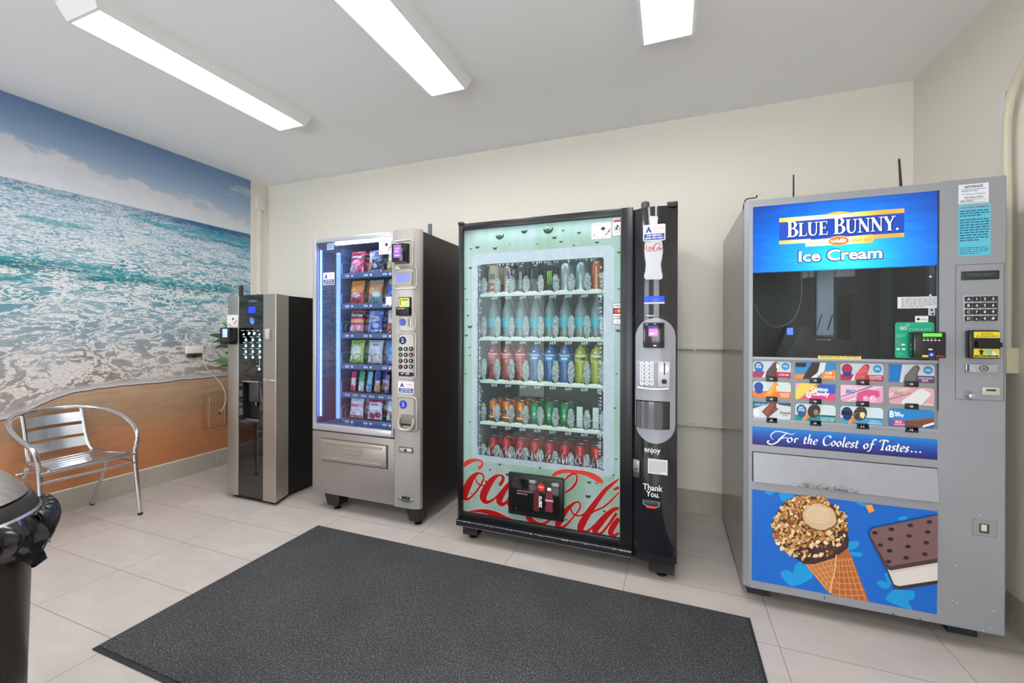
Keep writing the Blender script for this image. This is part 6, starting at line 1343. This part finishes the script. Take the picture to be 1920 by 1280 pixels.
# --- motto banner
BNm, bb_, P_, x_, y_, z_ = begin('blue_motto_print', .35)
link(xramp(z_, [(zz['bb'], '#231a5e'), (zz['bb']+.03, '#1c3c9c'), (zz['bt']-.02, '#1468c4'), (zz['bt'], '#1b8ad8')]), bb_, 'Base Color')
MB().box(fx0, fx1, .002, .03, zz['bb'], zz['bt'], BNm).build('motto_banner', icm)
GL = {'o': (.52, [('c', [(.22, .51), (.04, .25), (.22, -.01), (.40, .25)])]), 'r': (.40, [('o', [(.10, .5), (.10, 0)]), ('o', [(.10, .28), (.20, .46), (.34, .46)])]),
      't': (.38, [('o', [(.16, .74), (.12, .12), (.20, .0), (.32, .06)]), ('o', [(.0, .48), (.30, .50)])]), 'h': (.54, [('o', [(.12, 1.02), (.08, 0)]), ('o', [(.09, .26), (.24, .50), (.36, .42), (.33, .08), (.44, .02)])]),
      'e': (.46, [('o', [(.06, .26), (.30, .30), (.36, .42), (.24, .51), (.08, .36), (.07, .12), (.20, -.01), (.38, .10)])]), 'C': (.80, [('o', [(.68, .80), (.58, .97), (.36, .98), (.10, .74), (.08, .30), (.28, .0), (.54, .03), (.70, .20)])]),
      'l': (.28, [('o', [(.13, 1.02), (.09, .10), (.20, .0)])]), 's': (.42, [('o', [(.34, .42), (.22, .51), (.10, .40), (.18, .27), (.30, .14), (.18, -.01), (.04, .08)])]),
      'f': (.40, [('o', [(.48, .90), (.36, 1.02), (.24, .84), (.14, .0), (.04, -.24), (-.08, -.20)]), ('o', [(.04, .48), (.40, .49)])]), 'T': (.70, [('o', [(.02, .78), (.10, .96), (.70, .96), (.78, .80)]), ('o', [(.42, .96), (.36, .0)]), ('o', [(.22, .01), (.52, .01)])]),
      'a': (.54, [('c', [(.26, .50), (.05, .24), (.16, .0), (.38, .26)]), ('o', [(.40, .50), (.36, .08), (.48, .02)])])}
b = MB(); MT = M('#f2f4fa', .3)
def qz(a, c): return iu(1400+a/5.189, 660+c/5.189)
def word(t_, xa, xb, z, sc):
    tot = sum(GL[c][0] for c in t_); sx = (xb-xa)/tot; x = xa
    for c in t_:
        for ty, pts in GL[c][1]:
            P = [(p[0]*sx/sc, p[1]) for p in pts]; nib(b, P, x, z, sc, .16, .0012, MT, .045, .17, ty == 'c')
        x += GL[c][0]*sx
bz_ = .5*(qz(385, 884)[1]+qz(1690, 966)[1])-.001
sc_ = .040
for t_, a, c in (('or', 388, 505), ('the', 548, 690), ('Coolest', 735, 1090), ('of', 1132, 1235), ('Tastes', 1280, 1580)): word(t_, qz(a, 900)[0], qz(c, 900)[0], bz_, sc_)
for a in (1607, 1648, 1690): x, _ = qz(a, 960); b.disc(x, bz_+.003, .0034, .0012, MT, None, 10)
b.stroke([(470, 785, 3), (440, 800, 7), (370, 782, 9), (290, 770, 8), (240, 800, 9), (240, 835, 6), (262, 850, 3)], 1, .0012, MT, 5, qz); b.stroke([(395, 786, 5), (345, 825, 15), (300, 872, 14), (250, 896, 12), (212, 888, 13), (204, 868, 14), (222, 862, 10)], 1, .0012, MT, 5, qz); b.stroke([(306, 846, 4), (350, 838, 9), (395, 832, 6), (400, 850, 9)], 1, .0012, MT, 4, qz)
b.build('motto_lettering', icm)
# --- delivery flap (scuffed)
FLm, fb_, P_, x_, y_, z_ = begin('scuffed_grey_flap', .38)
sn = xnoise(xvec(x_*1.0, y_, z_*2.2), 55, 6, .75, .5); cx_ = xm('ABSOLUTE', x_-.30); edge = xstep(z_, zz['fb']+.05, zz['fb'])*xstep(cx_, .22, .06)
dirt = xstep(sn+edge*.34, .66, .98)*xstep(cx_, .26, .06); soft = xstep(xnoise(P_, 9, 4, .6), .35, .7)*xstep(cx_, .26, .02)*.45
fcol = xmix(soft, '#a3a5ad', '#8f9088'); fcol = xmix(dirt, fcol, '#23231f'); link(fcol, fb_, 'Base Color'); fb_.inputs['Metallic'].default_value = .2
b = MB().prism([(-.001, zz['ft']-.004), (.016, zz['ft']-.004), (.006, zz['fb']+.004), (-.016, zz['fb']+.004)], fx0+.004, fx1-.002, FLm, 'x'); b.box(fx0, fx1, .012, .03, zz['fb'], zz['ft'], M('#0c0c0d', .6)); b.build('delivery_flap', icm)
# --- poster of a cone and a sandwich (flat print)
PB, PL_ = M('#0568cc', .35), M('#0c9be0', .35)
def qp(a, c): return iu(1400+a/3.765, 840+c/3.765)
pZ0, pZ1 = zz['pb'], zz['pt']; lay = [0]
b = MB().box(fx0, fx1, .001, .03, pZ0, pZ1, PB)
def pp(pts, col, clip=True):
    lay[0] += 1; P = [qp(*q) for q in pts]
    P = clipu(P, fx0+.001, fx1-.001, pZ0+.001, pZ1-.001)
    if len(P) > 2: b.flat(P, .0009-.00008*lay[0], M(col, .35) if isinstance(col, str) else col)
def pe(x, y, rx, ry, col, rot=0, n=20, jag=0, seed=0):
    g = random.Random(seed); c, s = math.cos(rot), math.sin(rot); P = []
    for i in range(n): t = 2*PI*i/n; k = 1+g.uniform(-jag, jag); P.append((x+(rx*math.cos(t)*c-ry*math.sin(t)*s)*k, y+(rx*math.cos(t)*s+ry*math.sin(t)*c)*k))
    pp(P, col)
for pts in ([(240, 880), (290, 860), (330, 880), (340, 830), (380, 800), (420, 830), (460, 880), (455, 920), (330, 975), (265, 930)], [(230, 320), (330, 330), (320, 350), (260, 380)], [(770, 385), (860, 392), (880, 440), (820, 410)], [(1065, 500), (1100, 482), (1140, 490), (1100, 510)],
            [(975, 890), (1000, 880), (1040, 950), (1000, 960)], [(920, 945), (960, 935), (1010, 965), (1000, 990), (950, 985)], [(1010, 1020), (1060, 995), (1110, 1000), (1180, 1010), (1180, 1060), (1140, 1080), (1165, 1140), (990, 1075)], [(720, 665), (790, 660), (780, 700), (720, 720)], [(735, 730), (815, 740), (800, 765), (730, 755)], [(125, 305), (200, 312), (160, 330)]): pp(spline(pts, 5, True), PL_)
# cone
CN = '#c77a3e'; pp([(395, 800), (620, 740), (705, 690), (740, 760), (866, 1090), (640, 1060), (560, 1000), (470, 890)], CN); pp([(640, 745), (705, 700), (740, 760), (866, 1090), (640, 1060), (600, 1010), (628, 860)], '#b9652f')
WL = '#e2a468'
def wl(P, w, col=WL): lay[0] += 1; b.stroke([(p[0], p[1]) for p in P], w, .0009-.00008*lay[0], M(col, .35), 3 if len(P) > 2 else 1, qp)
lay[0] += 0
for k in range(7): x0_ = 420+k*34; wl([(x0_, 818-k*8), (x0_+150-k*12, 1000-k*4)] if k < 5 else [(x0_, 790), (x0_+20, 860)], 5)
for k in range(6): wl([(432+k*30, 850+k*34), (470+k*24, 826+k*30), (628-k*4, 782+k*40)], 5)
for k in range(5): wl([(652+k*20, 772), (655+k*46, 1062+k*3)], 5)
for k in range(7): wl([(636-k*3, 790+k*40), (700+k*8, 786+k*42), (742+k*16, 782+k*42)], 5)
wl([(632, 748), (618, 880), (600, 940), (590, 1020)], 9, '#f0c896')
# scoop: chocolate, nuts, exposed ice cream
pe(445, 560, 262, 222, '#5a3320', .15, 36, .02, 1); pp([(200, 640), (700, 560), (720, 640), (715, 700), (620, 770), (480, 815), (405, 815), (360, 785), (230, 700)], '#39222a'); pp([(480, 700), (690, 650), (700, 680), (560, 760), (470, 790)], '#4a2d33')
gn = random.Random(12); NC_ = ('#d9a25a', '#c27a34', '#e9cf9f', '#f4e4c4', '#a9602a', '#8a4722', '#e0b06c', '#cf9348', '#f0d6a6')
cnt = 0
while cnt < 420:
    a = gn.uniform(0, 2*PI); r_ = math.sqrt(gn.random()); x = 445+262*r_*math.cos(a); y = 558+226*r_*math.sin(a)
    if y > 640+ (x-380)*-.02 and (x > 350 and y > 660 - .2*(x-350)*0) and gn.random() < .8: 
        if y > 690 or x > 560: continue
    if ((x-512)/125)**2+((y-480)/98)**2 < 1: continue
    s_ = gn.uniform(11, 25); rt_ = gn.uniform(0, PI); n_ = gn.choice((4, 5, 6)); P = []
    for i in range(n_): t = 2*PI*i/n_+gn.uniform(-.3, .3); u, v = s_*math.cos(t), s_*.62*math.sin(t); P.append(qp(x+u*math.cos(rt_)-v*math.sin(rt_), y+u*math.sin(rt_)+v*math.cos(rt_)))
    yy = .0009-.00008*(lay[0]+1)-.0000045*cnt
    dk = [(q[0]+.0012, q[1]-.0016) for q in P]; b.flat(dk, yy+.000002, M('#4a2614', .4)); b.flat(P, yy, M(gn.choice(NC_), .35)); cnt += 1
lay[0] += 26
pe(512, 482, 128, 96, '#8a5a34', .25, 30, .05, 5); pe(512, 480, 120, 90, '#d9bb94', .25, 30, .04, 6); pe(505, 470, 92, 62, '#e2c7a4', .2, 26, .05, 7)
for k in range(5): wl([(425+k*6, 450+k*16), (500, 440+k*22), (600-k*4, 470+k*16)], 3, '#cfae86')
pp([(830, 398), (880, 392), (902, 440), (860, 458)], '#c9782e'); pp([(838, 402), (878, 396), (894, 436), (862, 450)], '#f0a44c')
# sandwich
pp([(985, 850), (1350, 770), (1350, 950), (1080, 992), (1040, 985), (1000, 900)], '#3a2b30'); pp([(990, 850), (1350, 780), (1350, 925), (1070, 968), (1035, 955)], '#ddd6d0'); pp([(1000, 862), (1350, 795), (1350, 812), (1004, 880)], '#cfc6c0')
pp([(860, 590), (880, 560), (1350, 462), (1350, 800), (1010, 858), (975, 840), (870, 640)], '#4a3338'); pp([(864, 585), (885, 562), (1350, 468), (1350, 770), (1010, 826), (985, 812), (872, 620)], '#7a5a5c')
gs = random.Random(3)
for k in range(260):
    u, v = gs.random(), gs.random(); x = 880+470*u+v*120*(1-u); y = 560-90*u+v*260; lay_y = .0009-.00008*(lay[0]+1)-.000003*k
    P = clipu([qp(x+gs.uniform(-7, 7), y+gs.uniform(-5, 5)) for _ in range(3)], fx0, fx1-.001, pZ0, pZ1)
    if len(P) > 2: b.flat(P, lay_y, M(gs.choice(('#8c6c6e', '#6a4c50', '#7f6062', '#94777a')), .4))
lay[0] += 12
for x, y in ((900, 592), (1015, 567), (1148, 540), (1283, 515), (938, 678), (1010, 636), (1140, 613), (1270, 585), (1003, 717), (1132, 688), (1260, 660), (995, 793), (1120, 766), (1250, 740)): pe(x, y, 20, 13, '#33222a', .1, 12); pe(x-4, y-3, 14, 7, '#22161c', .1, 10)
b.build('poster', icm)
# --- right hand column: labels, display, keypad, acceptor, locks
x0, z1 = iu(1797, 347); x1, z0 = iu(1853.5, 379)
b = MB().rect(x0, z0, x1, z1, -.0006, M('#e6e6ec', .5)); h_ = z1-z0; w_ = x1-x0
b.text('ADVANCE', .5*(x0+x1), z1-h_*.20, -.0012, M('#1d3a7c', .5), h_*.13, w_*.62, .03)
lines(b, x0+.10*w_, z0+h_*.60, x1-.08*w_, z0+h_*.76, 2, -.0012, M('#6a78a4', .5), 3, .4); b.text('For Service and Refunds', .5*(x0+x1), z0+h_*.45, -.0012, M('#55628c', .5), h_*.08, w_*.78); b.text('305-000-5554', .5*(x0+x1), z0+h_*.26, -.0012, M('#44507a', .5), h_*.10, w_*.62, .01)
b.stroke([(x0+.05*w_, z0+.06*h_), (x1-.08*w_, z0+.06*h_), (x1-.08*w_, z0+.20*h_), (x0+.05*w_, z0+.20*h_), (x0+.05*w_, z0+.05*h_)], .0012, -.0012, M('#6a6f84', .5), 1); b.text('MACHINE #', x0+.30*w_, z0+.09*h_, -.0012, M('#2f3850', .5), h_*.09, w_*.42, .01)
b.build('service_label', icm)
x0, z1 = iu(1797, 385); x1, z0 = iu(1857, 478)
b = MB().rect(x0, z0, x1, z1, -.0006, M('#5cc0d6', .5)); h_ = z1-z0; w_ = x1-x0
b.text('ELECTRONIC PAYMENTS', .5*(x0+x1), z1-h_*.075, -.0012, M('#b03a5c', .5), h_*.038, w_*.86, .02)
tl = M('#1f4f7c', .5); lines(b, x0+.04*w_, z1-h_*.24, x1-.04*w_, z1-h_*.10, 3, -.0012, tl, 5, .42); lines(b, x0+.04*w_, z1-h_*.72, x1-.04*w_, z1-h_*.27, 9, -.0012, tl, 6, .42); lines(b, x0+.04*w_, z0+h_*.03, x1-.04*w_, z0+h_*.18, 4, -.0012, M('#3a6c9c', .5), 7, .4)
b.build('payment_notice', icm)
x0, z1 = iu(1802, 509); x1, z0 = iu(1873, 523)
MB().rbox(x0, x1, -.004, .002, z0, z1, M('#25292b', .3), .002).rect(x0+.008, z0+.008, x1-.008, z1-.006, -.0044, M('#303a3c', .2)).text('ICE COLD TREATS', .5*(x0+x1), z0+.016, -.0048, M('#6a7478', .4), .006, (x1-x0)*.7).build('display', icm)
# service hatch outline
xa, za = iu(1792, 497); xb, zb2 = iu(1882, 752)
b = MB()
for s_ in ([(xa, za), (xa, zb2)], [(xa, zb2), (xb, zb2)], [(xb, zb2), (xb, za)], [(xa, za), (xb, za)]): b.stroke(s_, .0022, -.0004, M('#5d5f64', .5), 1)
b.build('hatch_outline', icm)
x0, z1 = iu(1805.5, 554); x1, z0 = iu(1870, 603)
MB().rbox(x0, x1, -.005, .002, z0, z1, M('#b4b6bb', .35, .4), .002).rect(x1-.005, z0+.004, x1-.001, z1-.004, -.0054, M('#4a4c50', .5)).build('keypad_plate', icm)
for r_, row in enumerate(('A123', 'B456', 'C789', 'D*0#')):
    for c_, ch in enumerate(row):
        x = x0+(x1-x0)*(.125+.235*c_); z = z1-(z1-z0)*(.14+.245*r_)
        MB().rbox(x-.0105, x+.0105, -.009, -.004, z-.0095, z+.0095, M('#17181c', .4), .003).text(ch, x, z-.005, -.0094, WH, .010 if ch != '*' else .006, None, .02).build('key', icm)
x0, z1 = iu(1809, 619); x1, z0 = iu(1867.5, 672)
MB().rbox(x0, x1, -.026, .002, z0, z1, M('#121214', .35), .006).build('note_acceptor', icm)
YL = M('#e9d52a', .45); w_ = x1-x0; h_ = z1-z0
b = MB().rrect(x0+w_*.14, z1-h_*.27, x1-w_*.04, z1-h_*.05, .003, -.0266, YL).text('ACCEPTS', x0+w_*.55, z1-h_*.145, -.0270, M('#4a4420', .5), h_*.055, w_*.38, .01).text('$1, $5 & $10 BILLS', x0+w_*.55, z1-h_*.235, -.0270, M('#4a4420', .5), h_*.055, w_*.66, .01)
b.build('acceptor_label', icm); b = MB()
b.rrect(x0+w_*.14, z0+h_*.04, x1-w_*.05, z0+h_*.35, .003, -.0266, YL); ax, az = x0+w_*.38, z0+h_*.14
b.flat([(ax-.004, az), (ax+.004, az), (ax+.004, az+.010), (ax+.009, az+.010), (ax, az+.020), (ax-.009, az+.010), (ax-.004, az+.010)], -.0272, BLK)
b.rect(x0+w_*.54, z0+h_*.15, x0+w_*.74, z0+h_*.33, -.0270, M('#8fd0b8', .4)).flat([(x0+w_*.72, z0+h_*.13), (x0+w_*.90, z0+h_*.13), (x0+w_*.72, z0+h_*.30)], -.0271, M('#eef0f4', .4)).rect(x0+w_*.17, z0+h_*.06, x1-w_*.09, z0+h_*.12, -.0270, BLK).text('INSERT BILL HERE', x0+w_*.53, z0+h_*.07, -.0274, YL, h_*.035, w_*.6)
b.build('acceptor_label', icm)
MB().prism([(x0+.014, .5*(z0+z1)+.012), (x1-.008, .5*(z0+z1)+.008), (x1-.008, .5*(z0+z1)-.010), (x0+.014, .5*(z0+z1)-.010)], -.048, -.024, M('#0b0b0d', .3)).build('bill_slot', icm)
x0, z1 = iu(1808, 681.5); x1, z0 = iu(1867, 699)
b = MB().rbox(x0, x1, -.010, .002, z0, z1, M('#b9bbc0', .25, .7), .003).rect(x0+.002, z0+.003, x0+.010, z1-.003, -.0104, M('#5a5c60', .4)); b.ring(.5*(x0+x1)+.006, .5*(z0+z1), .008, .011, -.0106, M('#3a3c40', .4), 18, 1.2).disc(.5*(x0+x1)+.006, .5*(z0+z1), .004, -.0107, M('#3a3c40', .4)); b.build('lock_bar', icm)
x0, z1 = iu(1839, 724.5); x1, z0 = iu(1872, 741)
MB().rbox(x0, x1, -.010, .002, z0, z1, M('#c4c0b6', .4, .2), .003).rbox(x0+.010, x1-.012, -.0115, -.009, z0+.016, z0+.022, BLK, .001).build('coin_slot', icm)
x, z = iu(1815, 740.5); MB().lathe([(.014, 0), (.014, -.012), (.010, -.026), (.006, -.028)], (x, 0, z), M('#c9c9cc', .15, 1), 18, 'y').build('return_button', icm)
x0, z1 = iu(1823, 972); x1, z0 = iu(1869, 1008)
b = MB().rect(x0, z0, x1, z1, -.0004, M('#96989c', .4, .3)); b.stroke([(x0, z0), (x1, z0), (x1, z1), (x0, z1), (x0, z0)], .002, -.0006, M('#6d6f73', .5), 1)
b.rbox(x0+.020, x1-.022, -.004, .0, z0+.012, z1-.014, M('#3d3c3a', .5), .002).rbox(x0+.023, x1-.030, -.006, -.003, z0+.020, z1-.016, M('#d0cbb9', .5), .002); b.build('coin_cup', icm)
# scuffs on the door foot
b = MB(); rs = random.Random(21)
for px, py in ((1456, 1113), (1546, 1119), (1675, 1150), (1726, 1161), (1405, 1098)): x, z = iu(px, py); b.stroke([(x-.003, z+.004), (x, z), (x+.001, z-.008)], .003, -.0004, M('#161616', .6), 1)
for px, py in ((1785, 1125), (1794, 1130), (1863, 1145), (1857, 1176), (1844, 1181), (1793, 1060), (1838, 965)): x, z = iu(px, py); b.disc(x, z, .0022, -.0004, M('#e2e2e0', .5), None, 7)
b.build('paint_chips', icm)['kind'] = 'stuff'
for a in (.03, .74):
    for y0 in (.10, .70): MB().box(a, a+.09, y0, y0+.09, .0, .06, M('#2a2a2c', .6)).build('leg', icm)
MB().box(.03, .83, .12, .13, .02, .05, M('#1c1c1e', .6)).build('base_rail', icm)
t = thing('antenna', 'thin black antenna on the ice cream machine, above the left of its sign', 'antenna', (.558, 2.4, 1.7755))
MB().tube([(0, 0, .008), (0, 0, .196)], lambda u: .0045-.0012*u, M('#1b1b1c', .5), 8, 4).build('antenna_rod', t); MB().cyl(0, 0, 0, .018, .008, BLK, 'z', 14).build('antenna_base', t)
MB().tube([(.0, -.01, .016), (-.06, -.08, .018), (-.12, -.13, .018), (-.14, -.17, .018)], .0025, BLK, 6, 4).tube([(.0, -.01, .016), (.08, -.08, .018), (.12, -.17, .018)], .0025, BLK, 6, 4).build('antenna_lead', t)
t = thing('antenna', 'thin black antenna with a red foot at the right of the ice cream machine top', 'antenna', (.972, 2.4, 1.775))
MB().tube([(.004, 0, .035), (-.006, 0, .215)], lambda u: .0062-.002*u, M('#1b1b1c', .5), 8, 4).build('antenna_rod', t); MB().lathe([(.012, 0), (.010, .012), (.006, .045)], (.004, 0, 0), M('#c23a30', .5), 14).build('antenna_base', t)
